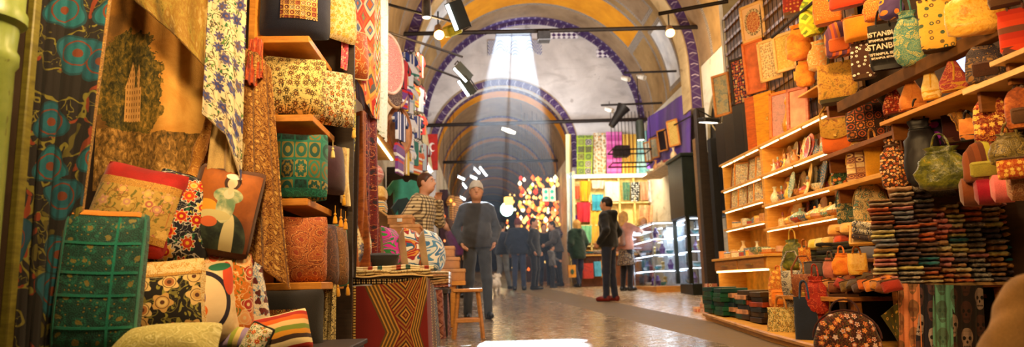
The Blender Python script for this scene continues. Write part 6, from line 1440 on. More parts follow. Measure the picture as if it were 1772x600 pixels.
for (kd, x0, y0, x1, y1, X_, m1, m2, lb) in [('pack', 1330, 466, 1366, 532, 2.85, ORE, OR1, 'orange embroidered bag, leftmost of the upper row at the end of the bag table'), ('satchel', 1356, 468, 1388, 534, 2.8, BWP, BWP, 'black and white patterned bag, second in the upper row at the table end'),
    ('satchel', 1374, 474, 1410, 536, 2.76, BRE, BRE, 'brown tooled bag, third in the upper row at the end of the bag table'), ('slouch', 1394, 478, 1432, 542, 2.7, REE, REE, 'red figured bag, right end of the upper row at the end of the bag table'),
    ('tote', 1330, 532, 1378, 592, 2.68, FLT, cloth((196, 130, 50)), 'cream tote with dark leaf pattern and gold side, on the platform edge'), ('tote', 1376, 514, 1416, 602, 2.62, NVY, cloth((40, 70, 110)), 'navy bag with a blue lower band, on the platform beside the leaf tote'),
    ('dome', 1396, 532, 1432, 604, 2.7, REE, cloth((120, 30, 20)), 'dark red bag behind the big embroidered bag'), ('dome', 1410, 538, 1520, 622, 2.62, EMB, cloth((60, 20, 20)), 'large dark red bag embroidered with flowers, lowest in front of the bag table'),
    ('slouch', 1354, 414, 1392, 468, 3.05, GRS, cloth((206, 160, 50)), 'green and gold pouch at the upper left of the heap'), ('tote', 1383, 428, 1404, 470, 2.95, ORE, ORE, 'small upright orange ornamented case beside the green and gold pouch'),
    ('clutch', 1392, 452, 1424, 478, 2.85, cloth((90, 80, 76)), cloth((70, 60, 60)), 'grey crumpled purse low on the heap'), ('slouch', 1424, 446, 1450, 480, 2.85, cloth((190, 110, 90)), BRN, 'mauve pink pouch on the heap'),
    ('slouch', 1440, 438, 1474, 476, 2.9, OR1, OR1, 'bright orange pouch in the middle of the heap'), ('tote', 1468, 438, 1500, 474, 2.92, GSH, MUS, 'orange gold bag with a round ring handle on the heap'),
    ('roll', 1488, 426, 1520, 470, 3.1, cloth((110, 110, 130)), BRN, 'grey blue quilted roll standing at the back of the heap'), ('pack', 1514, 426, 1552, 470, 3.05, cloth((206, 140, 20)), cloth((190, 120, 20)), 'yellow padded bag at the right end of the heap')]:
    bpx(kd, x0, y0, x1, y1, X_, m1, m2, lb, group=HB, yaw=-34, **({'tilt': 90} if False else {}))
PCOL = [(190, 90, 20), (120, 60, 20), (70, 50, 20), (206, 120, 40), (150, 40, 20), (60, 34, 20), (170, 110, 40), (110, 80, 30)]; PNM = ['orange', 'brown', 'dark olive', 'amber', 'rust red', 'dark brown', 'golden', 'bronze']
for r_, (yy, n) in enumerate(((494, 13), (484, 12), (474, 11))):
    for i in range(n):
        px = 1416 + i * 10.6 + r_ * 5; p = WX(px, yy + R.uniform(-4, 4), 2.82 + r_ * .12); k = (i * 3 + r_ * 2) % 8
        p.z = max(p.z, zt3 + .04 + r_ * .05)
        bag('clutch', p, .135, .085, .06, brocade([tuple(v * .5 for v in PCOL[k]), PCOL[k], tuple(min(255, v * 1.25) for v in PCOL[k])], 14) if r_ == 0 and i < 8 else cloth(PCOL[k]), BRN, f'{PNM[k]} coin purse, {ORD[i]} from left, {["front", "middle", "back"][r_]} row of the table heap', yaw=-34 + R.uniform(-25, 25), roll=R.uniform(-25, 25), tilt=R.uniform(-60, -20), name='coin_purse', cat='purse', group='coin purses heaped on the bag table')
zb = WX(1445, 446, 3.15).z
tag(quadbox('rear_board', 3.02, 3.8, 5.0, 6.2, zb - .06, zb - .03, M_SHELFB), 'dark raised board at the back of the bag table', 'shelf')
for st_ in range(3):
    for i in range(5):
        p = WX(1412 + st_ * 30, 446, 3.2); mb = folded(.24, .16, .034, 1, st_ * 5 + i); tag(mb.build('zip_pouch', [cloth((34, 30, 26)), cloth((50, 44, 30)), cloth((44, 50, 30)), cloth((26, 24, 28)), damask((60, 54, 30), (30, 28, 24), (110, 100, 50), 14)][(i + st_) % 5], loc=(p.x, p.y, zb - .028 + i * .033), rot=(0, 0, -.7)), f'dark flat pouch, {ORD[i]} from the bottom of the {["left", "middle", "right"][st_]} pile behind the heap', 'pouch', 'flat pouches piled behind the heap')
for i, (px, py, mt, lb) in enumerate(((1416, 412, cloth((206, 180, 70)), 'pale yellow bundle on top of the left pile of flat pouches'), (1440, 410, cloth((214, 170, 90)), 'cream bundle on top of the flat pouches'), (1462, 408, cloth((190, 70, 30)), 'red orange bundle on top of the flat pouches'), (1452, 392, cloth((220, 160, 80)), 'pale tan bundle resting at the top of the heap, left'), (1474, 392, cloth((226, 176, 100)), 'pale tan bundle resting at the top of the heap, right'), (1428, 412, cloth((200, 190, 120)), 'lime cream bundle between the yellow and cream ones'))):
    p = WX(px, py, 3.2); p.z = zb + .14 + (.1 if py < 400 else 0); bag('clutch', p, .2, .12, .1, mt, mt, lb, yaw=-30, tilt=-60, name='cloth_bundle', cat='bundle', group='bundles on top of the pouches')
# cream tray board with rolled bracelets
a = WX(1490, 392, 3.0); b = WX(1546, 384, 3.0)
t_ = thing('display_tray', 'cream tilted tray with rolled patterned cloths, under the lowest bag board', 'tray', WX(1518, 404, 3.02), (math.radians(-35), 0, math.radians(-38))); mb = MB(); mb.box((0, 0, 0), (.36, .02, .2), bev=.004); mb.build('tray_base', plain((214, 176, 120)), t_, smooth=False)
mb = MB()
for (cx, cz, w_, h_) in ((0, .1, .38, .016), (0, -.1, .38, .016), (-.185, 0, .016, .2), (.185, 0, .016, .2)): mb.box((cx, -.012, cz), (w_, .03, h_), bev=.003)
mb.build('rim', M_SHELFY, t_, smooth=False)
for i in range(3):
    p = WX(1512, 412 - i * 10, 2.96); bag('roll', p, .30, .055, .05, BWP if i else DPAIS, BRN, f'rolled black and white patterned cloth, {["lowest", "middle", "topmost"][i]} on the cream tray', yaw=-38, roll=12, name='cloth_roll', cat='cloth roll', group='rolled cloths on the cream tray')
p = WX(1540, 548, 2.9).y; hang('kerchief', 'olive kerchief with gold dots hanging by a corner under the bag table', 'kerchief', [(1524, 546, p), (1552, 524, p)], [(1552, 590, p), (1558, 560, p)], dots((80, 74, 24), [(206, 160, 60)], 18, .2), .01, 1)
# ---- scarf table: folded scarves in piles, skull scarves over the edge
ySC = 4.95
sl, sr = W(1545, 492, ySC), W(1790, 500, ySC); zsc = W(1600, 491, ySC).z
st = thing('scarf_table', 'dark table carrying the tall piles of folded scarves', 'table', ((sl.x + sr.x) / 2, ySC + .3, fz(ySC)))
quadbox('table_top', sl.x, 3.84, ySC - .03, ySC + .5, zsc - .035, zsc, M_SHELFB, st); quadbox('front_edge', sl.x, 3.84, ySC - .045, ySC - .03, zsc - .02, zsc + .002, wood((190, 150, 96)), st, .002)
for xx in (sl.x + .05, 3.78): quadbox('leg', xx - .03, xx + .03, ySC + .0, ySC + .06, fz(ySC) + .0, zsc - .035, M_SHELFB, st)
quadbox('back_panel', sl.x, 3.84, ySC + .44, ySC + .47, fz(ySC), zsc - .03, plain((30, 22, 18)), st, 0)
SCM = [stripes([(150, 70, 40), (206, 120, 60), (110, 50, 40), (190, 90, 50)], 14, 'v', .02), stripes([(206, 190, 90), (150, 140, 60), (226, 210, 150)], 16, 'v', .02), stripes([(90, 130, 150), (190, 200, 200), (60, 90, 120), (150, 60, 50)], 14, 'v', .02), damask((226, 206, 180), (40, 34, 34), (120, 90, 80), 16, 10), damask((60, 36, 40), (110, 60, 50), (180, 120, 90), 14, 12), stripes([(170, 60, 60), (226, 180, 170), (120, 40, 50)], 13, 'v', .02),
       cloth((196, 96, 36)), cloth((214, 130, 120)), stripes([(40, 34, 50), (110, 90, 100), (60, 50, 60)], 15, 'v', .02), cloth((30, 110, 120)), damask((190, 140, 90), (110, 70, 50), (220, 190, 140), 14, 12), stripes([(60, 44, 40), (110, 80, 60), (40, 34, 34), (150, 110, 80)], 15, 'v', .03), cloth((206, 190, 140)), damask((28, 24, 26), (226, 216, 200), (60, 50, 50), 13, 9), stripes([(206, 140, 60), (120, 60, 40), (226, 180, 100)], 16, 'v', .02)]
SCN = ['rust striped', 'yellow green striped', 'blue and white striped', 'black and cream patterned', 'plum patterned', 'pink and maroon striped', 'plain orange', 'plain salmon pink', 'dark violet striped', 'plain teal', 'tan patterned', 'brown striped', 'plain cream', 'black white-swirled', 'amber striped']
PILES = [(1538, 1578, 345, [1, 5, 12, 12, 5, 7, 1, 14, 2, 2, 1, 12, 11, 0, 11, 0, 6, 3, 10], 'leftmost pile'), (1572, 1614, 322, [13, 3, 13, 1, 4, 11, 8, 11, 4, 11, 8, 3, 0, 8, 2, 2, 5, 3, 11, 3, 10], 'second pile from the left'), (1606, 1650, 336, [12, 14, 0, 4, 9, 9, 11, 11, 11, 6, 6, 8, 6, 4, 11, 11, 8, 13, 8], 'third pile from the left'), (1642, 1674, 358, [14, 0, 10, 5, 5, 10, 12, 10, 6, 7, 7, 7, 5, 14], 'narrow fourth pile'), (1668, 1700, 352, [6, 10, 12, 10, 8, 3, 1, 12, 9, 1, 7, 12, 12, 1, 14, 12], 'fifth pile'), (1698, 1732, 346, [13, 13, 13, 13, 13, 5, 12, 13, 13, 13, 13, 13, 6, 6, 0, 14], 'sixth pile'), (1732, 1764, 338, [8, 10, 11, 14, 10, 1, 10, 3, 8, 8, 1, 3, 14, 3, 0, 10], 'seventh pile'), (1760, 1796, 342, [10, 8, 14, 9, 2, 9, 3, 14, 10, 7, 0, 14, 5, 10], 'pile at the right edge')]
base_v = [folded(1.0, 1.0, 1.0, 1, 1.3 * i, .06).build('folded_scarf', SCM[0], smooth=True) for i in range(4)]
for o in base_v: COL.objects.unlink(o)
for (xa, xb, ytop, seq, wh) in PILES:
    a, b = W(xa, 480, ySC + .05), W(xb, 480, ySC + .05); top = W((xa + xb) / 2, ytop, ySC + .05).z; n = len(seq); h = (top - zsc) / n; w_ = (b.x - a.x) * 1.04; z = zsc + .001; sway = 0
    for i, k in enumerate(seq):
        hh = h * R.uniform(.85, 1.15) if i < n - 1 else top - z
        hh = max(hh, .012); o = base_v[R.randrange(4)].copy(); COL.objects.link(o); sway += R.uniform(-.006, .006); sway *= .9
        o.location = ((a.x + b.x) / 2 + sway, ySC + .2 + R.uniform(-.015, .015), z); o.scale = (w_ * .84 * R.uniform(.94, 1.04), .27, hh * .97); o.rotation_euler = (0, 0, -.56 + R.uniform(-.06, .06)); recolor(o, SCM[k]); z += hh
        tag(o, f'{SCN[k]} folded scarf, {ORD[i] if i < 18 else ["nineteenth", "twentieth", "twenty first"][i - 18]} from bottom, {wh}', 'scarf', 'folded scarves in piles')
for i, (px, py, w_, mt, lb) in enumerate(((1592, 326, .22, SCM[3], 'loose braided brown and cream scarf on top of the second pile'), (1628, 334, .24, damask((90, 80, 60), (40, 36, 34), (140, 120, 80), 14), 'loose dark braided scarf on top of the third pile'), (1716, 350, .26, stripes([(206, 90, 60), (170, 50, 40), (220, 130, 80)], 12, 'v'), 'orange rolled scarf on top of the black and white pile'))):
    bag('roll', W(px, py, ySC + .12) + Vector((0, 0, .0)), w_, .06, .06, mt, mt, lb, yaw=8, name='scarf', cat='scarf', group='loose scarves on the piles')
def m_skull(bg, sk, dark, s=8.5):
    g = G('skull_print_cloth', .85, sheen=.15); u, v = g.uv(); r = g.rnd(); n = g.noise(g.vec(u, v), 30, 3)
    a = u * s * 1.15 + r; row = a.floor(); b = v * s * .62 + row * .5; x = a.fr() - .5; y = b.fr() - .5; ih = g.wn(row, b.floor())
    def ell(cx, cy, p, q, X_=x): return (((X_ - cx) / p) * ((X_ - cx) / p) + ((y - cy) / q) * ((y - cy) / q)) < 1.0
    xa = x.abs(); face = (ell(0, .1, .40, .32) + ell(0, -.16, .27, .24)).min(1.0)
    eye = ell(.16, .05, .105, .075, xa); nose = ell(0, -.09, .05, .055); teeth = ((y + .25).abs() < .045) * (xa < .2) * ((x * 14.0).fr() < .3); jaw = ((y + .25).abs() < .012) * (xa < .2)
    k = face * (1.0 - (eye + nose + teeth + jaw).min(1.0)); m = g.mix(ih > .55, sk, dark)
    c = g.mix(k * (.55 + n * .5), bg, m); c = g.mix(face * (eye + nose).min(1.0), c, tuple(v * .5 for v in bg)); c = g.mix((v * 120.0).fr() < .12, c, tuple(v * .8 for v in bg))
    return g.done(c, n, .2)
for (xa, xb, ya, yb, mt, lb) in ((1553, 1590, 490, 640, m_skull((206, 130, 86), (120, 90, 60), (90, 76, 50)), 'salmon scarf printed with dark skulls, leftmost over the table edge'), (1582, 1616, 491, 640, m_skull((26, 26, 44), (170, 160, 160), (90, 60, 60)), 'navy scarf printed with pale skulls, second over the table edge'), (1611, 1650, 492, 640, m_skull((90, 150, 130), (70, 84, 70), (60, 70, 60)), 'teal green scarf printed with grey skulls, third over the table edge'), (1646, 1700, 493, 640, m_skull((28, 20, 20), (150, 130, 116), (70, 40, 30)), 'black scarf printed with pale skulls, right end over the table edge')):
    hang('skull_scarf', lb, 'scarf', [(xa, ya, ySC - .07), (xb, ya + 1, ySC - .07)], [(xa + 4, yb, ySC - .09), (xb + 6, yb, ySC - .09)], mt, .008, 2, xa, group='skull print scarves hanging over the table edge')
# ------------------------------------------------------------------ passage: lamps, far shop, glass cases, banner
def flood(px, py, Y, yaw, tilt, lb, s=1.0, e=20, roll=0):
    t_ = thing('floodlight', lb, 'floodlight', W(px, py, Y), (math.radians(tilt), math.radians(roll), math.radians(yaw)), 'floodlights of the passage'); k = s
    mb = MB(); mb.add([(-.22 * k, -.05 * k, -.13 * k), (.22 * k, -.05 * k, -.13 * k), (.22 * k, -.05 * k, .13 * k), (-.22 * k, -.05 * k, .13 * k), (-.14 * k, .11 * k, -.07 * k), (.14 * k, .11 * k, -.07 * k), (.14 * k, .11 * k, .07 * k), (-.14 * k, .11 * k, .07 * k)],
                      [(0, 1, 2, 3), (7, 6, 5, 4), (0, 4, 5, 1), (1, 5, 6, 2), (2, 6, 7, 3), (3, 7, 4, 0)]); mb.build('housing', plain((40, 42, 36), .5), t_, smooth=False)
    mb = MB(); mb.box((0, -.056 * k, -.09 * k), (.40 * k, .008, .05 * k)); mb.build('lens', emis((240, 250, 255), e), t_, smooth=False)
    mb = MB(); mb.tube([(-.24 * k, 0, 0), (-.24 * k, .12 * k, .12 * k), (.24 * k, .12 * k, .12 * k), (.24 * k, 0, 0)], .014, 5); mb.build('bracket', M_IRON, t_); return t_
flood(792, 26, 9.6, 50, 56, 'black floodlight at the top left, its lens a bright white slit', .95, roll=58); flood(800, 125, 11.2, 30, 20, 'upper floodlight of the pair hanging left of the sunbeam', .75, 8, roll=40); flood(808, 148, 11.3, 40, 54, 'lower floodlight of the pair, white lens facing the clothes', .75, roll=46)
def bulb(px, py, Y, lb, aim, e=90, big=.075):
    c = W(px, py, Y); t_ = thing('spot_lamp', lb, 'lamp', c, group='warm spot lamps of the vault'); d = Vector(aim).normalized(); q = d.to_track_quat('Z', 'Y').to_matrix().to_4x4()
    mb = MB(); mb.lathe([(.03, -.22), (.06, -.2), (.075, -.05), (.085, 0), (.078, 0), (.06, -.05)], 16, M=q); mb.build('housing', plain((170, 130, 80), .4), t_)
    mb = MB(); mb.blob((0, 0, 0), (big, big, big), 14, 9, M=q); mb.build('bulb', emis((255, 196, 110), 26), t_)
    mb = MB(); mb.tube([tuple(-d * .22), tuple(-d * .22 + Vector((0, 0, .25)))], .014, 6); mb.build('stem', M_IRON, t_); lamp('POINT', c + d * .15, e, (1, .66, .3), .08, name='spot_glow')
bulb(760, 60, 10.6, 'warm glowing spot lamp under the vault on the left', (.1, -.5, -.8)); bulb(1160, 57, 12.2, 'warm glowing spot lamp under the vault on the right', (-.1, -.6, -.7))
def can(px, py, Y, L, r, lb, mt, glow=None, tilt=(0, 0, -1), cord=.0):
    c = W(px, py, Y); t_ = thing('pendant_lamp', lb, 'lamp', c); q = Vector(tilt).normalized().to_track_quat('-Z', 'Y').to_matrix().to_4x4(); mb = MB(); mb.lathe([(r * .5, L / 2 + .03), (r * .9, L / 2), (r, 0), (r, -L / 2), (r * .85, -L / 2), (r * .8, -L / 2 + .03)], 18, M=q); mb.build('shade', mt, t_)
    if glow: mb = MB(); mb.lathe([(.001, -L / 2 + .005), (r * .8, -L / 2 + .008)], 18, M=q); mb.build('lens', emis(glow, 16), t_)
    mb = MB(); mb.tube([(0, 0, L / 2), (0, .02, L / 2 + .1 + cord)], .01, 5); mb.build('cord', M_IRON, t_)
can(738, 14, 9.8, .3, .07, 'steel cylinder lamp hanging from the highest slanting bar', metal((150, 146, 140)), (255, 240, 220)); can(1108, 226, 14.4, .42, .09, 'dark green cylinder pendant lamp in front of the turquoise cloth', plain((52, 60, 52), .4), (255, 236, 200), cord=.9)
c = W(783, 52, 10.2); mb = MB(); mb.box((0, 0, 0), (.26, .16, .16), bev=.02); tag(mb.build('lamp_box', plain((206, 190, 30), .5), loc=c, rot=(.3, -.5, .5), smooth=False), 'yellow box lamp beside the warm bulb on the left', 'lamp')
c = W(941, 64, NY - .95); t_ = thing('loudspeaker', 'small dark grey box loudspeaker hanging from the high tie rod', 'loudspeaker', c); mb = MB(); mb.box((0, 0, 0), (.25, .2, .2), bev=.012); mb.build('cabinet', plain((60, 58, 60), .6), t_, smooth=False); mb = MB(); mb.cyl((0, 0, .1), (0, .1, .2), .02, 6); mb.build('bracket', M_IRON, t_)
c = W(1069, 201, 15); t_ = thing('loudspeaker', 'black horn loudspeaker pointing up beside the hanging cage', 'loudspeaker', c, (0, math.radians(35), 0)); mb = MB(); mb.lathe([(.07, -.28), (.09, -.1), (.11, .1), (.16, .26), (.15, .26)], 16); mb.build('horn', plain((34, 32, 32), .5), t_); mb = MB(); mb.box((0, .12, -.05), (.05, .1, .2)); mb.build('bracket', M_IRON, t_)
for px, py, lb in ((1083, 136, 'small white track spotlight, left of the pair under the right vault'), (1110, 133, 'small white track spotlight, right of the pair under the right vault'), (1055, 190, 'small white track spotlight above the pink cloth')): can(px, py, 16, .22, .06, lb, plain((214, 206, 190)), tilt=(.5, -.6, -.4))
c = W(1226, 208, 10.4); t_ = thing('wall_spotlight', 'black bracket spotlight on the right wall beside the dark arch', 'spotlight', c, (math.radians(10), 0, math.radians(20))); mb = MB(); mb.box((0, 0, 0), (.30, .2, .07), bev=.015); mb.build('housing', plain((30, 28, 28), .4), t_, smooth=False); mb = MB(); mb.box((0, 0, -.038), (.24, .15, .008)); mb.build('lens', emis((255, 236, 210), 8), t_, smooth=False); mb = MB(); mb.tube([(-.13, .05, .03), (-.13, .1, .16), (.1, .3, .16), (.35, .4, .1)], .013, 5); mb.build('bracket', M_IRON, t_)
c = W(880, 226, 19.6); t_ = thing('ceiling_lantern', 'bright square lantern hanging in the crown of the lower vault', 'lantern', c, (.5, 0, PI / 4)); mb = MB(); mb.box((0, 0, 0), (.30, .30, .06), bev=.01); mb.build('glow_panel', emis((255, 240, 200), 18), t_, smooth=False); mb = MB(); mb.tube([(.17 * sx, .17 * sy, 0) for sx, sy in ((-1, -1), (1, -1), (1, 1), (-1, 1))], .014, 5, closed=True); mb.build('frame', M_IRON, t_)
for i, (a, b) in enumerate((((820, 290), (831, 301)), ((830, 288), (843, 305)), ((813, 304), (826, 310)), ((792, 305), (805, 311)), ((800, 316), (808, 326)), ((796, 340), (806, 346)), ((903, 338), (912, 332)))): tube_light(a, b, 24 + i * .6, f'white tube light above the distant crowd, {ORD[i]} of the slanting cluster', 16, .035, wire=True)
# ---- scarf and clothes shop at the end of the passage, facing the camera
YS = 18.25; pL, pR = W(982, 300, YS), W(1128, 300, YS); zC = W(1050, 307, YS).z; GF = 'cloths on show in the far scarf shop'
fs = thing('shop_shelving', 'brightly lit yellow shelving of the far scarf shop behind the green coat', 'shelving', ((pL.x + pR.x) / 2, 18.4, fz(18.4)))
quadbox('back_panel', pL.x, pR.x, 18.5, 18.54, fz(18.4), zC, plain((236, 206, 130), .7), fs, 0)
quadbox('cornice', pL.x, pR.x, YS - .1, 18.5, zC - .02, zC + .08, plain((240, 220, 170), .6), fs, 0); quadbox('led_strip', pL.x + .03, pR.x - .03, YS - .13, YS - .1, zC - .01, zC + .05, emis((255, 244, 214), 7), fs, 0)
for py in (350, 388, 424): z = W(1050, py, YS).z; quadbox('shelf', pL.x, pR.x, YS, 18.5, z - .03, z, plain((236, 206, 140), .6), fs, 0)
for px in (985, 1022, 1074, 1100): x = W(px, 380, YS).x; quadbox('upright', x - .02, x + .02, YS, 18.5, fz(18.4), zC, plain((236, 200, 120), .6), fs, 0)
for (x0, y0, x1, y1, mt, lb, Y) in ((997, 234, 1026, 304, patch([(90, 100, 50), (120, 120, 60), (70, 80, 60)], [(150, 130, 130), (100, 90, 40), (120, 140, 50)], 5, 5, (150, 170, 40)), 'olive green checked cloth hanging at the left above the far scarf shop', 18.2), (1026, 230, 1049, 304, floral((214, 200, 170), [(90, 60, 60), (60, 60, 70), (190, 110, 70)], (130, 120, 80), (150, 140, 110), 7), 'cream cloth with dark flowers hanging above the far scarf shop', 18.3),
    (1049, 228, 1076, 304, stripes([(190, 80, 150), (206, 110, 170), (180, 70, 140)], 4, 'v'), 'magenta pink cloth hanging above the far scarf shop', 18.25), (1076, 232, 1101, 304, stripes([(206, 150, 50), (226, 190, 90), (170, 120, 50)], 9, 'u'), 'golden striped cloth hanging behind the cage', 18.3), (1101, 226, 1128, 304, brocade([(60, 110, 150), (110, 180, 190), (180, 220, 214), (70, 130, 170)], 3), 'turquoise cloth hanging behind the green pendant lamp', 18.25),
    (978, 232, 988, 300, stripes([(60, 80, 70), (210, 200, 150), (150, 130, 60)], 3, 'u'), 'green and cream striped cloth at the left corner of the far scarf shop', 17.8), (1003, 313, 1022, 348, stripes([(226, 150, 20), (206, 130, 20)], 3, 'u', .1), 'mustard yellow garment hanging on the upper shelf of the far shop', YS), (1024, 312, 1045, 326, cloth((226, 180, 160)), 'pale pink folded cloth on the upper shelf of the far shop', YS), (1046, 314, 1072, 348, brocade([(190, 160, 130), (226, 206, 180), (206, 180, 160)], 6), 'beige draped blouse on the upper shelf of the far shop', YS),
    (1077, 315, 1090, 346, damask((60, 110, 80), (40, 80, 90), (150, 170, 90), 7), 'green figured scarf on the upper shelf of the far shop', YS), (1091, 315, 1107, 348, dots((30, 30, 30), [(220, 220, 210)], 16, .3), 'black and white spotted scarf on the upper shelf of the far shop', YS), (1108, 314, 1122, 346, brocade([(206, 120, 90), (226, 170, 130)], 6), 'coral scarf on the upper shelf of the far shop', YS), (1121, 312, 1132, 350, cloth((210, 214, 220)), 'pale grey scarf at the right end of the upper shelf', YS),
    (998, 350, 1022, 384, brocade([(130, 20, 30), (190, 30, 40), (150, 20, 60)], 4), 'crimson draped garment on the middle shelf of the far shop', YS - .03), (1024, 336, 1044, 364, stripes([(40, 130, 150), (60, 150, 170)], 3, 'v', .1), 'teal blue draped cloth above the hooded man', YS - .05), (994, 322, 1003, 344, cloth((226, 90, 40)), 'orange red garment at the left end of the upper shelf', YS), (990, 372, 1000, 386, cloth((90, 40, 150)), 'violet cloth at the left end of the middle shelf', YS), (1006, 390, 1024, 420, cloth((120, 190, 140)), 'mint green garment on the lower shelf of the far shop', YS),
    (1022, 364, 1038, 420, cloth((230, 180, 60)), 'pale yellow cloth hanging in the far shop behind the hooded man', YS), (1106, 355, 1130, 392, brocade([(200, 110, 70), (226, 170, 120), (150, 80, 60)], 8), 'coral and tan cloth hanging above the glass counter', 17.6)):
    hang('shop_cloth', lb, 'cloth', [(x0, y0, Y), (x1, y0, Y)], [(x0 + 1, y1, Y), (x1 - 1, y1, Y)], mt, .03, 2, x0, nu=16, nv=10, group=GF)
for i, px in enumerate((984, 989, 994)):
    hang('shop_cloth', f'pale striped cloth, {ORD[i]} of three on the left end wall of the far scarf shop', 'cloth', [(px - 4, 300 - i * 2, 17.5 + i * .25), (px, 300 - i * 2, 17.7 + i * .25)], [(px - 4, 430, 17.5 + i * .25), (px, 430, 17.7 + i * .25)], [cloth((200, 214, 214)), stripes([(90, 120, 150), (220, 220, 200)], 3, 'u'), cloth((226, 206, 160))][i], .02, 1, i, nu=8, nv=8, group=GF)
zt5 = W(1030, 440, 17.9).z; ft = thing('display_table', 'low table of folded cloths in front of the far scarf shop', 'table', (pL.x + .9, 18.05, fz(18)))
quadbox('table_top', pL.x + .1, pR.x - .3, 17.85, 18.22, zt5 - .04, zt5, M_SHELFY, ft); quadbox('front_panel', pL.x + .12, pR.x - .32, 17.95, 17.98, fz(18), zt5 - .04, plain((120, 70, 40)), ft, 0)
for i in range(9):
    for j in range(3): o = tag(folded(.22, .26, .035, 1, i + j).build('folded_cloth', SCM[(i * 4 + j * 5) % 15], loc=(pL.x + .25 + i * .2, 18.04, zt5 + .001 + j * .036)), f'{SCN[(i * 4 + j * 5) % 15]} folded cloth, {["bottom", "middle", "top"][j]} of the {ORD[i]} pile, far shop table', 'cloth', 'folded cloths on the far shop table')
def pbag(px0, py0, px1, py1, Y, c, lb, extra=None, name='paper_bag'):
    a, b = W(px0, py1, Y), W(px1, py0, Y); w_, h_ = b.x - a.x, b.z - a.z; t_ = thing(name, lb, 'bag', ((a.x + b.x) / 2, Y, a.z), group='shopping bags by the far scarf shop'); mb = MB(); mb.loft([(0, 0, 0, w_ * .48, .09, 6), (h_ * .5, 0, 0, w_ * .5, .08, 6), (h_, 0, 0, w_ * .5, .05, 6)], 24); mb.build('bag_body', c, t_)
    mb = MB(); mb.tube([(-w_ * .2 * math.cos(PI * i / 8), -.05, h_ + .1 * math.sin(PI * i / 8)) for i in range(9)], .008, 5); mb.build('handle', M_BLK, t_)
    if extra: mb = MB(); mb.blob((0, -.088, h_ * .45), (w_ * .22, .012, h_ * .22), 14, 8); mb.build('printed_motif', extra, t_)
pbag(1028, 452, 1040, 478, 17.75, plain((90, 180, 210)), 'light blue bag standing under the far shop table'); pbag(1008, 455, 1026, 482, 17.7, brocade([(120, 20, 30), (200, 60, 40), (60, 30, 60)], 6), 'red patterned bag standing under the far shop table'); pbag(1040, 450, 1048, 480, 17.75, plain((226, 150, 40)), 'narrow orange bag behind the hooded man')
lamp('AREA', ((pL.x + pR.x) / 2, 17.0, 3.6), 62, (1, .84, .55), 1.4, target=((pL.x + pR.x) / 2, 18.5, 1.9), name='shop_lamp', sizey=.3)
# ---- cage of wires and hanging strings
c = W(1086, 262, 16.0); t_ = thing('hanging_cage', 'dark wire cage hung with strings in front of the pink and gold cloths', 'cage', c); mb = MB()
for zz_ in (-.32, 0): mb.tube([(-.42, -.3, zz_), (.5, -.3, zz_), (.5, .3, zz_), (-.42, .3, zz_)], .018, 6, closed=True)
mb.build('hoops', M_IRON, t_); mb = MB()
for i in range(12): mb.tube([(-.42 + i * .083, -.3, -.32), (-.42 + i * .083, -.28, .9)], .008, 5)
mb.build('wires', M_IRON, t_); mb = MB(); mb.box((-.15, 0, .0), (.35, .3, .26), bev=.02); mb.build('lantern_box', plain((60, 44, 44)), t_, smooth=False)
# ---- glass jewellery case and dark cabinet on the right
def m_glass():
    g = G('clear_glass', .03); tr = g.t.nodes.new('ShaderNodeBsdfTransparent'); gl = g.t.nodes.new('ShaderNodeBsdfGlossy'); gl.inputs['Roughness'].default_value = .03; mx = g.t.nodes.new('ShaderNodeMixShader'); mx.inputs[0].default_value = .13
    tr.inputs[0].default_value = (.95, .98, 1, 1); g.t.links.new(tr.outputs[0], mx.inputs[1]); g.t.links.new(gl.outputs[0], mx.inputs[2]); g.t.links.new(mx.outputs[0], g.t.nodes['Material Output'].inputs[0]); return g.m
M_GLASS = m_glass(); M_CLED = emis((235, 242, 255), 10); M_CHROME = metal((200, 205, 210), .25)
def case(nm, lb, x0, x1, y0, y1, zb, zt, base, fr, ledge, nsh=3, head=None):
    t_ = thing(nm, lb, 'display case', ((x0 + x1) / 2, (y0 + y1) / 2, fz(y0) - .01)); quadbox('base', x0 + .03, x1, y0 + .03, y1 - .03, fz(y0) - .01, zb, base, t_, .01)
    for (a, b, c_, d) in ((x0, x0 + .008, y0, y1), (x0, x1, y0, y0 + .008), (x0, x1, y1 - .008, y1)): quadbox('glass_pane', a, b, c_, d, zb, zt, M_GLASS, t_, 0)
    for (a, b) in ((x0, y0), (x0, y1), (x1, y0), (x1, y1)): quadbox('post', a - fr, a + fr, b - fr, b + fr, zb, zt, base if fr > .02 else M_CHROME, t_, 0)
    quadbox('top_panel', x0 - fr, x1 + fr, y0 - fr, y1 + fr, zt, zt + .02, M_GLASS if not head else base, t_, 0); quadbox('back_panel', x1 - .02, x1, y0, y1, zb, zt, plain((206, 210, 216), .5), t_, 0); zs_ = []
    for i in range(nsh):
        z = zb + .01 + (zt - zb) * i / nsh
        if i: quadbox('glass_shelf', x0 + .02, x1 - .03, y0 + .02, y1 - .02, z - .01, z, M_GLASS, t_, 0)
        zz_ = zb + (zt - zb) * (i + 1) / nsh - .03; quadbox('led_strip', x0 + .05, x0 + .075, y0 + .05, y1 - .05, zz_, zz_ + .012, M_CLED, t_, 0); quadbox('led_strip', x0 + .08, x1 - .06, y0 + .04, y0 + .06, zz_, zz_ + .012, M_CLED, t_, 0); zs_.append(z)
    if head: quadbox('upper_cabinet', x0 - .06, x1 + .03, y0 - .06, y1 + .03, zt + .02, head, base, t_, .01); quadbox('cornice', x0 - .1, x1 + .05, y0 - .1, y1 + .05, head, head + .07, base, t_, .015)
    return zs_
zt6 = W(1130, 384, 14.3).z; zs1 = case('jewellery_case', 'long glass jewellery counter on an orange wood base, lit cold white', 3.55, 4.25, 14.3, 16.2, fz(14.3) + .13, zt6, M_OAK, .012, 0, 4)
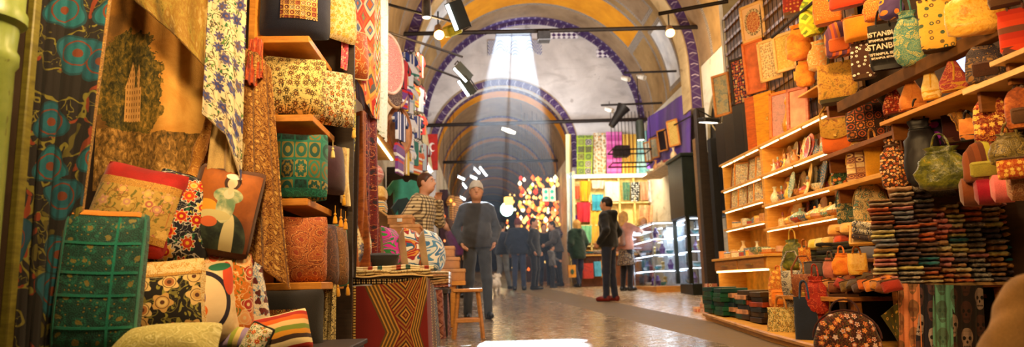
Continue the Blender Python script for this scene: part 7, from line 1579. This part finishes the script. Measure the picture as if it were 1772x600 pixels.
z8 = W(1185, 378, 13.3).z; h8 = W(1185, 276, 13.3).z; zs2 = case('glass_cabinet', 'tall dark framed glass cabinet with a black upper cupboard, right of the jewellery counter', 3.92, 4.36, 13.0, 13.9, fz(13) + .22, z8, plain((30, 36, 28), .4), .035, 0, 4, h8)
JM = [('purple velvet bust', (90, 50, 120)), ('silver dish', (190, 196, 206)), ('gold trinket', (206, 170, 90)), ('dark ring box', (40, 36, 50)), ('white card stand', (226, 226, 226)), ('turquoise pot', (60, 140, 150))]; n_ = 0
for zs_, (x0, x1, y0, y1), wh in ((zs1, (3.62, 4.1, 14.45, 16.0), 'jewellery counter'), (zs2, (4.0, 4.25, 13.12, 13.8), 'tall dark cabinet')):
    for r_, z in enumerate(zs_):
        for i in range(7 if wh[0] == 'j' else 4):
            k = (n_ * 5 + r_) % 6; n_ += 1; y = y0 + (y1 - y0) * i / (6 if wh[0] == 'j' else 3); c = (x0 + (x1 - x0) * R.random(), y, z + .002); mb = MB()
            if k in (1, 5): mb.lathe([(.03, 0), (.07, .03), (.08, .07), (.07, .07), (.02, .02)], 14)
            elif k == 0: mb.lathe([(.06, 0), (.05, .02), (.07, .1), (.03, .16), (.03, .2), (.01, .21)], 14)
            elif k == 2: mb.lathe([(.04, 0), (.02, .03), (.05, .08), (.03, .12), (.05, .17), (.004, .2)], 12)
            else: mb.box((0, 0, .05), (.12, .08, .1), bev=.01)
            tag(mb.build('trinket', plain(JM[k][1], .3, spec=.5), loc=c), f'{JM[k][0]}, {ORD[i]} from near end, {["bottom", "second", "third", "top"][r_]} shelf of the {wh}', 'trinket', 'trinkets in the glass cases')
lamp('AREA', (3.9, 15.2, zt6 - .04), 30, COOL_, .5, target=(3.9, 15.2, 0), name='case_light', sizey=1.6); lamp('AREA', (4.1, 13.4, z8 - .04), 10, COOL_, .3, target=(4.1, 13.4, 0), name='case_light')
# ---- purple banner with rail and framed pictures, posts and dark arch
A = [WX(*q, 4.36) for q in ((1121, 204), (1196, 152), (1196, 290), (1121, 292))]
hang('purple_banner', 'large purple cloth banner stretched along the right wall above the glass cases', 'banner', [(1121, 204, A[0].y), (1158, 180, (A[0].y + A[1].y) / 2), (1196, 152, A[1].y)], [(1121, 292, A[0].y), (1158, 290, (A[0].y + A[1].y) / 2), (1196, 290, A[1].y)], stripes([(74, 30, 130), (84, 36, 146), (70, 28, 124)], 1.5, 'u'), .03, 2, 0, nv=8)
p, q = WX(1123, 240, 4.2), WX(1197, 200, 4.2); rod('curtain_rail', p, q, .016, 'thin pale rail across the purple banner carrying small framed pictures', 'rail')
for px, py, w_, h_, lb, pm in ((1165, 230, .34, .58, 'gold framed picture hanging at the right end of the purple banner', PM[5]), (1146, 243, .30, .5, 'dark framed picture in the middle of the purple banner', plain((36, 26, 30))), (1132, 256, .3, .5, 'narrow gilt framed picture near the left end of the purple banner', PM[0]), (1122, 262, .3, .5, 'gilt framed mirror leaning at the far end of the purple banner', plain((210, 206, 180), .2))): p = WX(px, py, 4.18); frame(p, w_, h_, -64, 6, M_GF, pm, lb, group='framed pictures on the purple banner')
tag(quadbox('display_ledge', 3.95, 4.42, 14.0, 16.6, WX(1150, 288, 4.1).z - .05, WX(1150, 288, 4.1).z, plain((206, 170, 120))), 'pale ledge beneath the purple banner', 'ledge')
for i in range(5): p = (4.08, 14.2 + i * .5, WX(1150, 288, 4.1).z + .002); ware(['vase', 'bowl', 'dome', 'vase', 'bowl'][i], p, .11, i * 3, f'small ornament on the ledge beneath the purple banner, {ORD[i]} from the near end', 'ornaments on the pale ledge')
for px, w_, Y, mt, lb in ((1224, .16, 11.9, M_DARKWOOD, 'dark wooden door post right of the tall glass cabinet'), (1214, .06, 12.2, wood((130, 90, 40), (90, 60, 26)), 'slim brown wooden post beside the dark door post'), (1243, .10, 10.6, plain((24, 24, 26)), 'black upright at the far end of the ceramics stall')):
    a = W(px, 400, Y); zt_ = W(px, 188 if w_ > .1 else 240, Y).z; quad = quadbox('door_post', a.x - w_ / 2, a.x + w_ / 2, Y - .08, Y + .08, fz(Y) - .006, zt_, mt); tag(quad, lb, 'post')
oc = [(.0 + .62 * math.cos(t), .9 * math.sin(t)) for t in [PI * i / 16 for i in range(17)]] + [(-.62, -1.4), (.62, -1.4)]
p = WX(1250, 240, 4.37); t_ = thing('fan_window', 'dark arched fanlight window in the right wall behind the bracket spotlight', 'window', p); mb = MB(); mb.poly([oc], .04, 'x'); mb.v = [(x, y, z) for x, y, z in mb.v]; mb.build('dark_pane', plain((26, 24, 24), .3), t_, smooth=False); mb = MB(); mb.tube([(-.02, a, b) for a, b in oc], .04, 6, closed=True)
for i in range(1, 6): mb.tube([(-.02, 0, 0), (-.02, .6 * math.cos(PI * i / 6), .88 * math.sin(PI * i / 6))], .015, 5)
mb.build('frame', plain((150, 130, 90)), t_)
# ---- glass lamp shop and goods further down the passage
LCOL = [((255, 170, 60), 5, 'amber'), ((255, 200, 110), 6, 'pale gold'), ((255, 110, 40), 4, 'orange'), ((255, 60, 40), 3, 'red'), ((255, 230, 180), 8, 'creamy white'), ((160, 220, 60), 3, 'green'), ((255, 150, 80), 5, 'peach')]
LM = [emis(c, e * .36) for c, e, n in LCOL]; gl = MB(); gl.lathe([(.004, .13), (.02, .125), (.02, .10), (.05, .08), (.08, .03), (.085, -.01), (.06, -.06), (.03, -.085), (.004, -.1)], 12); base_l = gl.build('glass_lamp', LM[0]); COL.objects.unlink(base_l)
def vault_z(x, y):
    return VS + math.sqrt(max(.05, VR ** 2 - (x - VC) ** 2)) if y < TY else LS + math.sqrt(max(.05, LR ** 2 - (x - LC) ** 2))
def cords(specs, wh, n_of=0):
    out = []
    for i, (px, Y) in enumerate(specs):
        x = min(W(px, 400, Y).x, LC + LR - .12) if Y > TY else W(px, 400, Y).x; z1 = vault_z(x, Y); z0 = fz(Y) + .45; mb = MB(); mb.cyl((0, 0, z0 - z1), (0, 0, -.01), .006, 5); tag(mb.build('hanging_wire', M_IRON, loc=(x, Y, z1)), f'long dark wire strung with glass lamps, {ORD[i]} {wh}', 'wire', 'cords strung with lamps'); out.append((x, Y))
    return out
def string_lamps(cs, n, py0, py1, lo, hi, wts, lbl, grp):
    for i in range(n):
        x, Y = cs[i % len(cs)]; k = R.choices(range(7), wts)[0]; o = base_l.copy(); COL.objects.link(o); zc = CAMH + (486 - R.uniform(py0, py1)) / 1200 * Y; s_ = R.uniform(lo, hi); a_ = R.uniform(0, 6.28); o.location = (x + .05 * s_ * math.cos(a_), Y + .05 * s_ * math.sin(a_), zc); o.scale = (s_,) * 3; recolor(o, LM[k]); tag(o, lbl.format(LCOL[k][2]), 'lamp', grp.format(LCOL[k][2]))
cs = cords([(px, R.uniform(19.9, 22.2)) for px in (902, 908, 914, 918, 923, 927, 931, 935, 939, 943, 947, 951, 955, 959, 963, 967)], 'from the left in the lamp cluster')
string_lamps(cs, 56, 300, 350, .35, .8, [6, 6, 4, 2, 4, 1, 4], 'glowing {} glass lamp in the dense lamp cluster behind the crowd', '{} glass lamps behind the crowd')
string_lamps(cs, 104, 345, 398, .35, .8, [6, 6, 4, 2, 4, 1, 4], 'glowing {} glass lamp in the dense lamp cluster behind the crowd', '{} glass lamps behind the crowd'); string_lamps(cs, 24, 398, 465, .3, .6, [6, 6, 4, 2, 4, 1, 4], 'glowing {} glass lamp in the dense lamp cluster behind the crowd', '{} glass lamps behind the crowd')
cl_ = cords([(px, R.uniform(17, 22)) for px in (769, 775, 781, 787, 793, 799)], 'left of the capped man'); cr_ = cords([(px, R.uniform(23, 28)) for px in (873, 879, 885, 891, 897)], 'beyond the capped man')
string_lamps(cl_, 26, 330, 450, .25, .55, [5, 5, 4, 3, 4, 2, 4], 'small {} glowing lamp left of the capped man', '{} lamps left of the capped man'); string_lamps(cr_, 22, 330, 460, .3, .6, [5, 5, 4, 3, 4, 2, 4], 'small {} glowing lamp in the deep passage right of the capped man', '{} lamps beyond the capped man')
a, b = W(906, 300, 22.4), W(974, 500, 22.4); tag(quadbox('lamp_stall', a.x, min(b.x, LC + LR - .02), 22.4, 22.5, fz(22.4) - .01, 4.3, wood((70, 36, 20), (40, 22, 16), .6)), 'dark brown back wall of the glass lamp stall', 'stall wall')
c = W(950, 337, 19.0); t_ = thing('lit_sign', 'small square lit sign with two turquoise medallions above the crowd', 'sign', c); mb = MB(); mb.box((0, 0, 0), (.36, .06, .36), bev=.01); mb.build('panel', emis((230, 214, 170), .9), t_, smooth=False); mb = MB()
for sx in (-1, 1):
    for sz in (-1, 1): mb.lathe([(.001, .012), (.05, .012), (.055, 0)], 14, M=Matrix.Translation((sx * .085, -.03, sz * .085)) @ Matrix.Rotation(PI / 2, 4, 'X'))
mb.build('medallions', emis((30, 170, 130), .7), t_); mb = MB(); mb.box((0, -.035, 0), (.02, .01, .34)); mb.build('divider', plain((150, 60, 40)), t_, smooth=False)
c = W(877, 362, 24); mb = MB(); mb.blob((0, 0, 0), (.22, .1, .24), 16, 10); tag(mb.build('glow_globe', emis((200, 255, 225), 9), loc=c), 'cold white glowing globe in the deep passage right of the capped man', 'lamp'); c = W(880, 348, 23.6); mb = MB(); mb.box((0, 0, 0), (.3, .1, .3), bev=.03); tag(mb.build('lit_box', emis((255, 196, 90), 3), loc=c, smooth=False), 'warm yellow lit box above the cold white globe', 'sign')
for i in range(22):
    sd_ = i % 2; x = LC + (LR - .5) * (1 if sd_ else -1); y = 19.6 + (i // 2) * 1.5 + R.uniform(-.2, .2); z = fz(y) + R.uniform(1.5, 2.6); k = R.randrange(15); t_ = shirt_mb(1.4, .12).build('hanging_garment', SCM[k] if k not in (3, 13) else cloth((150, 40, 60)), loc=(x, y, z), rot=(0, 0, R.uniform(.4, 1.2) * (-1 if sd_ else 1)), smooth=False); tag(t_, f'{SCN[k if k not in (3, 13) else 5]} garment, {ORD[i // 2]} in depth, hanging on the {"right" if sd_ else "left"} of the deep passage', 'garment', f'garments hanging on the {"right" if sd_ else "left"} of the deep passage')
for i, (sd_, y, c) in enumerate(((-1, 21, (60, 30, 40)), (-1, 25, (50, 40, 50)), (1, 25, (70, 44, 34)), (-1, 30, (46, 40, 56)), (1, 31, (60, 50, 60)))):
    x = LC + (LR - .16) * sd_; tag(quadbox('market_stall', x - .12, x + .12, y - 1.4, y + 1.4, fz(y) - .06, fz(y) + 2.7, plain(c, .6)), f'dark shop front on the {"left" if sd_ < 0 else "right"} of the deep passage, {ORD[i]} in depth', 'shop front')
# ------------------------------------------------------------------ people
SKIN = plain((206, 150, 116), .6, var=.06); SKIN2 = plain((186, 128, 94), .6, var=.06)
def person(lb, loc, yaw, H, top, legs, shoes, hair, skin=SKIN, h=.016, J=None, style='short', coat=0, face=False, topname='jacket', lean=0.0, hood=False, skirt=None, fold=.004, belly=0.0, bulk=.0, headyaw=0, cap=None, nolegs=False):
    t_ = thing('person', lb, 'person', loc, (0, 0, math.radians(yaw)), 'people in the bazaar'); t_.scale = (H / 1.75,) * 3
    j = dict(sR=(-.172, .0, 1.405), sL=(.172, .0, 1.405), eR=(-.25, .04, 1.15), eL=(.25, .04, 1.15), wR=(-.22, -.06, .93), wL=(.22, -.06, .93), hR=(-.09, 0, .93), hL=(.09, 0, .93), kR=(-.10, -.02, .5), kL=(.10, -.02, .5), aR=(-.11, .03, .08), aL=(.11, .03, .08), hd=(0, -.01, 1.635), nk=(0, .02, 1.46), fR=None, fL=None)
    if J: j.update(J)
    j = {k: (Vector(v) if v is not None else None) for k, v in j.items()}
    def ln(v): return v + Vector((0, -lean * max(0, (v.z - .95)) * 1.0, -abs(lean) * .12 * max(0, v.z - .95)))
    for k in ('sR', 'sL', 'eR', 'eL', 'wR', 'wL', 'hd', 'nk'): j[k] = ln(j[k])
    hd = j['hd']; ry = math.radians(headyaw); fwd_ = Vector((math.sin(ry), -math.cos(ry), 0)); rt_ = Vector((math.cos(ry), math.sin(ry), 0)); HP = lambda a, b, c_: hd + rt_ * a + fwd_ * b + Vector((0, 0, c_))
    def torso(S, t):
        S.c(ln(Vector((-.085, 0, 1.30))), ln(Vector((.085, 0, 1.30))), .112 + t, k=.06, sq=1.2).c(ln(Vector((-.115, .005, 1.425))), ln(Vector((.115, .005, 1.425))), .055 + t, k=.06)
        S.c(ln(Vector((-.06, 0, 1.08))), ln(Vector((.06, 0, 1.08))), .112 + t, k=.08, sq=1.2).c(ln(Vector((0, 0, 1.05))), ln(Vector((0, 0, 1.35))), .13 + t, k=.06, sq=1.15)
        if belly: S.e(ln(Vector((0, -.07, 1.08))), (.15 + t, .10 + belly + t, .15 + t), k=.08)
        S.c((-.07, 0, .95), (.07, 0, .95), .118 + t, k=.06, sq=1.1)
    def hand(S, w_, e_, s, curl=.5):
        d = (w_ - e_).normalized(); n = Vector((-s * .8, -.5, 0)); n = (n - d * n.dot(d)).normalized(); sd_ = d.cross(n).normalized()
        for q in (-1, 0, 1): S.c(w_ + sd_ * (.014 * q), w_ + d * .08 + sd_ * (.024 * q), .015, .014, k=.015)
        for q, L in enumerate((.066, .076, .070, .054)):
            b = w_ + d * .085 + sd_ * (-.034 + .0225 * q); m_ = b + (d * (1 - curl * .4) + n * curl * .6) * L * .5; S.c(b, m_, .0095, .0088, k=.006); S.c(m_, m_ + (d * (1 - curl) + n * curl) * L * .5, .0088, .0075, k=.006)
        b = w_ + d * .025 - sd_ * .028; m_ = b + d * .035 - sd_ * .022 + n * .015; S.c(b, m_, .013, .011, k=.012); S.c(m_, m_ + d * .03 + n * .012, .0105, .008, k=.006)
    B = SDF(h); torso(B, -.012); B.e(hd + Vector((0, 0, .0)), (.078, .096, .116)); B.e(HP(0, .03, -.062), (.056, .066, .058), k=.04); B.c(HP(0, .088, .018), HP(0, .112, -.018), .010, .016, k=.015); B.c(HP(-.03, .085, .03), HP(.03, .085, .03), .012, k=.02)
    for s in (-1, 1): B.e(HP(.08 * s, -.005, -.005), (.014, .026, .034), k=.01)
    B.c(j['nk'] + Vector((0, 0, -.04)), hd + Vector((0, .015, -.06)), .056, .052, k=.04)
    for s, q in ((-1, 'R'), (1, 'L')):
        B.c(j['s' + q], j['e' + q], .046, .037, k=.03); B.c(j['e' + q], j['w' + q], .037, .027, k=.02); hand(B, j['w' + q], j['e' + q], s)
        B.c(j['h' + q], j['k' + q], .08, .054, k=.05); B.c(j['k' + q], j['a' + q], .053, .036, k=.03)
        f = j['f' + q] or Vector((s * .02, -.15, 0)); B.c(j['a' + q] + Vector((0, .01, -.03)), j['a' + q] + f + Vector((0, 0, -.045)), .036, .028, k=.03)
    B.build('body', skin, t_)
    T = SDF(h); torso(T, .016 + bulk)
    for s, q in ((-1, 'R'), (1, 'L')):
        T.c(j['s' + q], j['e' + q], .062 + bulk, .054 + bulk, k=.04); e_, w_ = j['e' + q], j['w' + q]; T.c(e_, e_.lerp(w_, .93), .054 + bulk, .042 + bulk * .6, k=.03)
    hem = .90
    if coat: T.c((-.05, .01, .95), (-.06, .01, .95 - coat + .1), .145, .165, k=.06, sq=1.1).c((.05, .01, .95), (.06, .01, .95 - coat + .1), .145, .165, k=.06, sq=1.1); hem = .95 - coat
    T.cut((0, 0, hem), (0, 0, -1))
    if hood: T.c(j['nk'] + Vector((-.08, .05, .01)), j['nk'] + Vector((.08, .05, .01)), .055, k=.03).c(j['nk'] + Vector((0, .10, .0)), j['nk'] + Vector((0, .10, -.10)), .07, .05, k=.04)
    else: T.c(j['nk'] + Vector((-.02, .01, -.01)), j['nk'] + Vector((.02, .01, -.01)), .068, k=.03).cut(j['nk'] + Vector((0, -.02, .035)), (0, -.35, 1))
    T.build(topname, top, t_, noise=(fold, 26))
    if not nolegs:
        L_ = SDF(h); L_.c((-.07, 0, .97), (.07, 0, .97), .122, k=.06, sq=1.1)
        for s, q in ((-1, 'R'), (1, 'L')): L_.c(j['h' + q], j['k' + q], .093, .070, k=.03); L_.c(j['k' + q], j['a' + q] + Vector((0, 0, .0)), .068, .056, k=.03)
        L_.cut((0, 0, 1.03), (0, 0, 1)); L_.cut((0, 0, min(j['aR'].z, j['aL'].z) - .045), (0, 0, -1)); L_.build('trousers' if not skirt else 'leggings', legs, t_, noise=(fold, 22))
        for s, q in ((-1, 'R'), (1, 'L')):
            a = j['a' + q]; f = j['f' + q] or Vector((s * .02, -.15, 0)); S = SDF(min(h, .012)); S.c(a + Vector((0, .02, -.01)), a + Vector((0, .02, -.04)), .046, .048, k=.02).c(a + Vector((0, .03, -.035)), a + f * .6 + Vector((0, 0, -.035)), .044, .044, k=.02).c(a + f * .6 + Vector((0, 0, -.035)), a + f + Vector((0, 0, -.04)), .044, .036, k=.02); S.cut((0, 0, a.z - .078), (0, 0, -1)); S.build('shoe', shoes, t_)
    if skirt: S = SDF(h); S.c((0, 0, .96), (0, 0, .58), .14, .21, k=.05, sq=1.1).cut((0, 0, .56), (0, 0, -1)).build('skirt', skirt, t_, noise=(.006, 18))
    if cap:
        S = SDF(min(h, .01)); S.e(hd + Vector((0, .008, .03)), (.094, .112, .124)); S.cut(HP(0, 0, .012), Vector((0, 0, -1)) + fwd_ * .32); S.build('knit_cap', cap, t_)
        S = SDF(min(h, .01)); S.e(hd + Vector((0, .012, .0)), (.086, .10, .10)); S.cut(HP(0, .03, 0), fwd_).cut(HP(0, 0, .05), (0, 0, 1)).cut(HP(0, 0, -.035), (0, 0, -1)); S.build('hair', hair, t_)
    else:
        S = SDF(min(h, .012)); S.e(hd + Vector((0, 0, .016)) - fwd_ * .012, (.088, .104, .116)); S.cut(HP(0, .062, .05), fwd_ * .85 + Vector((0, 0, -.5)))
        if style == 'short': S.cut(HP(0, -.06, -.06), (0, 0, -1)); S.cut(HP(0, .03, -.02), Vector((0, 0, -.6)) + fwd_ * .8)
        else:
            for s in (-1, 1): S.c(HP(.07 * s, -.02, .03), HP(.085 * s, -.02, -.16), .04, .045, k=.04)
            S.c(HP(0, -.08, .0), HP(0, -.09, -.18), .07, .075, k=.05)
        S.build('hair', hair, t_)
    if face:
        for s in (-1, 1):
            m = MB(); m.blob(tuple(HP(.031 * s, .083, .012)), (.0135, .009, .0075), 12, 8); m.build('eye', plain((226, 220, 212), .3), t_); m = MB(); m.blob(tuple(HP(.031 * s, .0905, .012)), (.006, .004, .0065), 10, 6); m.build('iris', plain((40, 28, 20), .2), t_)
            m = MB(); m.tube([tuple(HP(.014 * s, .096, .032)), tuple(HP(.032 * s, .096, .037)), tuple(HP(.05 * s, .084, .031))], [.004, .0055, .003], 6); m.build('eyebrow', hair, t_)
        m = MB(); m.tube([tuple(HP(-.024, .091, -.056)), tuple(HP(-.008, .101, -.053)), tuple(HP(.008, .101, -.053)), tuple(HP(.024, .091, -.056))], [.004, .007, .007, .004], 6); m.build('lips', plain((170, 96, 84), .5), t_)
    return t_
def at(px, py): p = WF(px, py); return (p.x, p.y, fz(p.y))
DKG = cloth((62, 62, 64)); DKT = cloth((58, 60, 64)); BLKS = plain((22, 20, 20), .3, spec=.5); BLKH = plain((30, 22, 18), .5); BRH = plain((74, 44, 26), .5); BLO = plain((190, 140, 70), .5); NAVJ = cloth((38, 46, 70)); BLKC = cloth((22, 22, 24))
POCK = dict(eR=(-.272, .05, 1.14), eL=(.272, .05, 1.14), wR=(-.205, -.085, .955), wL=(.21, -.10, .955))
person('man in a dark grey sweater and pale knit cap standing with hands at his pockets', at(828, 552), 6, 1.80, DKG, DKT, BLKS, BLKH, h=.0095, J=dict(POCK, aR=(-.13, .03, .08), aL=(.13, .03, .08), kR=(-.115, -.02, .5), kL=(.115, -.02, .5)), face=True, topname='sweater', belly=.03, cap=cloth((206, 200, 190)), bulk=.0, headyaw=-4)
p = W(726, 400, 8.88); person('man in a brown and cream checked shirt standing behind the cardboard boxes', (p.x, 8.88, fz(8.88)), 68, 1.90, checks((206, 186, 140), (44, 34, 26), 26, 'uv', (120, 100, 70)), cloth((70, 64, 60)), BLKS, BRH, h=.011, J=dict(eR=(-.26, .10, 1.16), wR=(-.2, -.10, 1.05), eL=(.24, -.12, 1.18), wL=(.06, -.17, 1.42)), face=True, topname='shirt', lean=.12, bulk=.012)
person('man in a black hooded jacket, jeans and red brown shoes seen from behind', at(1058, 521), -125, 1.80, BLKC, NAVJ, plain((110, 30, 26), .5), BLKH, h=.012, J=dict(eR=(-.25, .08, 1.16), wR=(-.22, -.08, .97), eL=(.25, .08, 1.16), wL=(.22, -.08, .97), aR=(-.1, .03, .08), aL=(.1, -.04, .08)), hood=True, bulk=.012, topname='hooded_jacket')
person('fair haired woman in a dark green coat with fur hood, walking beside the far shop', at(1002, 497), -150, 1.70, cloth((22, 48, 38)), NAVJ, BLKS, BLO, h=.016, coat=.22, hood=True, style='long', bulk=.03, J=dict(aR=(-.1, -.12, .08), aL=(.1, .14, .09)), topname='coat')
person('man in a brown grey hooded jacket bending towards the child in grey', at(968, 495), -80, 1.74, cloth((74, 66, 62)), cloth((34, 36, 46)), BLKS, BLKH, h=.016, lean=.22, hood=True, J=dict(eL=(.2, -.12, 1.2), wL=(.12, -.34, 1.1)), bulk=.015)
person('child in a grey hooded top with one arm held out, among the adults', at(957, 498), 100, 1.08, cloth((112, 110, 112)), cloth((30, 34, 44)), BLKS, BLKH, h=.014, J=dict(eL=(.2, -.12, 1.25), wL=(.16, -.34, 1.12)), hood=True)
person('man in black facing the camera between the two taller men of the crowd', at(944, 494), 10, 1.70, BLKC, cloth((36, 40, 56)), BLKS, BLKH, h=.016); person('bearded man in a long black jacket standing left in the group of five', at(927, 501), 66, 1.74, cloth((30, 28, 30)), cloth((28, 28, 34)), BLKS, BLKH, h=.016, coat=.15)
person('man in a dark blue jacket and jeans seen from behind, in front of the lamps', at(899, 502), 172, 1.74, cloth((34, 42, 60)), cloth((52, 62, 90)), BLKS, plain((120, 50, 40), .6), h=.016, bulk=.03, coat=.08); person('person in dark clothes and grey trousers partly hidden behind the capped man', at(871, 500), 150, 1.68, cloth((50, 58, 74)), cloth((130, 134, 140)), BLKS, BLKH, h=.016, J=dict(aR=(-.1, -.18, .08), aL=(.1, .2, .1)))
p = W(778, 430, 14.5); person('person in a purple jacket bending over at the left of the passage', (p.x + .25, 14.5, fz(14.5)), -60, 1.65, cloth((110, 40, 110)), cloth((36, 34, 44)), BLKS, BRH, h=.016, lean=.5, style='long', bulk=.02)
a = at(1086, 503); bw = person('fair haired woman with a backpack and pink sleeves reaching over the glass counter', a, 125, 1.74, cloth((190, 130, 110)), cloth((30, 26, 28)), BLKS, BLO, h=.014, style='long', skirt=floral((26, 22, 24), [(170, 150, 140), (110, 60, 60)], (70, 60, 50), (60, 50, 50), 22), J=dict(eR=(-.2, -.2, 1.34), wR=(-.12, -.42, 1.32), eL=(.22, -.16, 1.22)), bulk=.01)
t_ = bag('pack', Vector(a) + Vector((-.16, -.12, 1.2)), .30, .44, .17, cloth((130, 90, 66)), cloth((196, 150, 110)), 'brown and tan backpack on the back of the reaching woman', yaw=-50, name='backpack', cat='backpack', group='bags carried by people')
p = W(1113, 378, 16.45); person('blonde woman with glasses serving behind the glass jewellery counter', (p.x, 16.5, fz(16.5)), 10, 1.68, cloth((150, 60, 60)), BLKC, BLKS, plain((206, 150, 80), .5), h=.014, style='long', face=True)
g_ = MB(); 
# picture bag held by the woman in green
pbag(983, 458, 996, 480, 17.3, plain((230, 150, 30)), 'yellow shopping bag with a green round print, carried beside the woman in green', plain((60, 90, 50)))
# seated visitor at the right edge, only one shoulder and sleeve in view
p = W(1905, 470, 2.0); sv = person('person in a beige jacket seated at the bottom right corner, only shoulder and arm showing', (p.x + .02, 2.0, p.z - 1.385), 160, 1.62, cloth((196, 144, 80)), cloth((60, 56, 60)), BLKS, BRH, h=.014, J=dict(kR=(-.14, -.44, .92), kL=(.14, -.44, .92), aR=(-.14, -.42, .55), aL=(.14, -.42, .55), eR=(-.32, -.0, 1.12), eL=(.32, .0, 1.12), wR=(-.2, -.25, 1.02), wL=(.2, -.25, 1.02)), bulk=.055, topname='jacket', fold=.008, lean=.1)
sz = p.z - 1.385 + .83; tag(quadbox('box_seat', p.x - .24, p.x + .24, 1.82, 2.2, fz(2.0) - .004, sz, M_SHELFB), 'brown wooden box seat under the person in beige', 'seat')
# small white dog behind the capped man
d = WF(857, 511); S = thing('dog', 'small white fluffy dog standing behind the capped man', 'dog', (d.x, d.y, fz(d.y)), (0, 0, math.radians(160))); B = SDF(.008)
B.c((0, .12, .24), (0, -.10, .25), .085, .095, k=.04).c((0, -.12, .28), (0, -.17, .36), .06, .055, k=.04).e((0, -.19, .40), (.065, .07, .062)).c((0, -.24, .385), (0, -.28, .375), .03, .022, k=.02).c((0, .18, .27), (0, .22, .40), .03, .04, k=.03)
for s in (-1, 1):
    B.c((s * .05, -.11, .22), (s * .055, -.11, .11), .038, .026, k=.03).c((s * .055, -.11, .11), (s * .055, -.125, .02), .024, .026, k=.02); B.c((s * .05, .12, .22), (s * .06, .085, .14), .048, .03, k=.03).c((s * .06, .085, .14), (s * .06, .135, .085), .028, .022, k=.02).c((s * .06, .135, .085), (s * .06, .115, .02), .021, .026, k=.02); B.c((s * .05, -.17, .45), (s * .07, -.16, .40), .02, .026, k=.015)
B.cut((0, 0, .0), (0, 0, -1)).build('fur_body', plain((226, 214, 196), .9), S, noise=(.006, 70)); m = MB(); m.blob((0, -.303, .38), (.012, .01, .009), 8, 6); m.build('nose', BLKS, S)
for s in (-1, 1): m = MB(); m.blob((s * .028, -.245, .415), (.009, .007, .009), 8, 6); m.build('eye', BLKS, S)
# ------------------------------------------------------------------ unseen stall lights, added vault and corner fills, passage lamps
HOT_ = 0
WARM, HOT, NEU, COOL = (1, .66, .30), (1, .60, .24), (1, .95, .9), (.86, .93, 1)
lamp('AREA', (-.95, 2.5, 2.75), 62, WARM, .35, target=(-1.6, 3.9, 1.0), name='unseen_area_light')
lamp('AREA', (-.2, 4.3, 3.3), 60, WARM, .4, target=(-1.3, 5.6, 1.5), name='unseen_area_light')
lamp('AREA', (.2, 6.6, 3.7), 50, NEU, .4, target=(-1.2, 8.0, 1.6), name='unseen_area_light')
lamp('AREA', (2.2, 4.2, 4.1), 95, HOT, .4, target=(3.1, 5.3, 2.4), name='unseen_bag_light')
lamp('AREA', (1.5, 6.6, 3.1), 62, (1, .64, .28), .5, target=(3.4, 7.6, 2.4), name='unseen_bag_light')  # added low warm light to brighten the board fronts, no fixture
lamp('AREA', (1.5, 10.8, 3.6), 190, NEU, 1.2, target=(1.5, 14.5, 8.0), name='added_vault_fill')  # added without a fixture to brighten the painted vault
lamp('AREA', (1.6, 15.6, 4.2), 150, (.93, .95, 1), 1.0, target=(1.4, 18.6, 6.6), name='added_vault_fill')  # added without a fixture to brighten the end wall
lamp('AREA', (.66, 20.5, 3.6), 22, NEU, 1.0, target=(.66, 24, 6.2), name='added_vault_fill')  # added without a fixture to brighten the lower far vault
lamp('AREA', (1.4, 12.5, 5.6), 100, NEU, 1.5, target=(1.4, 11.5, 0), name='passage_lamp')
for y, e in ((24, 26), (30, 40), (37, 40)): lamp('POINT', (.66, y, 3.6), e, WARM, .3, name='passage_lamp')
lamp('AREA', (1.4, 3.0, 2.3), 46, HOT, .4, target=(3.1, 5.1, .8), name='unseen_bag_light')  # added unseen light that lifts the dark scarves at lower right
lamp('AREA', (.5, .5, 2.5), 20, WARM, .4, target=(2.2, 2.2, .7), name='unseen_area_light')  # added out of view to brighten the seated person's beige jacket
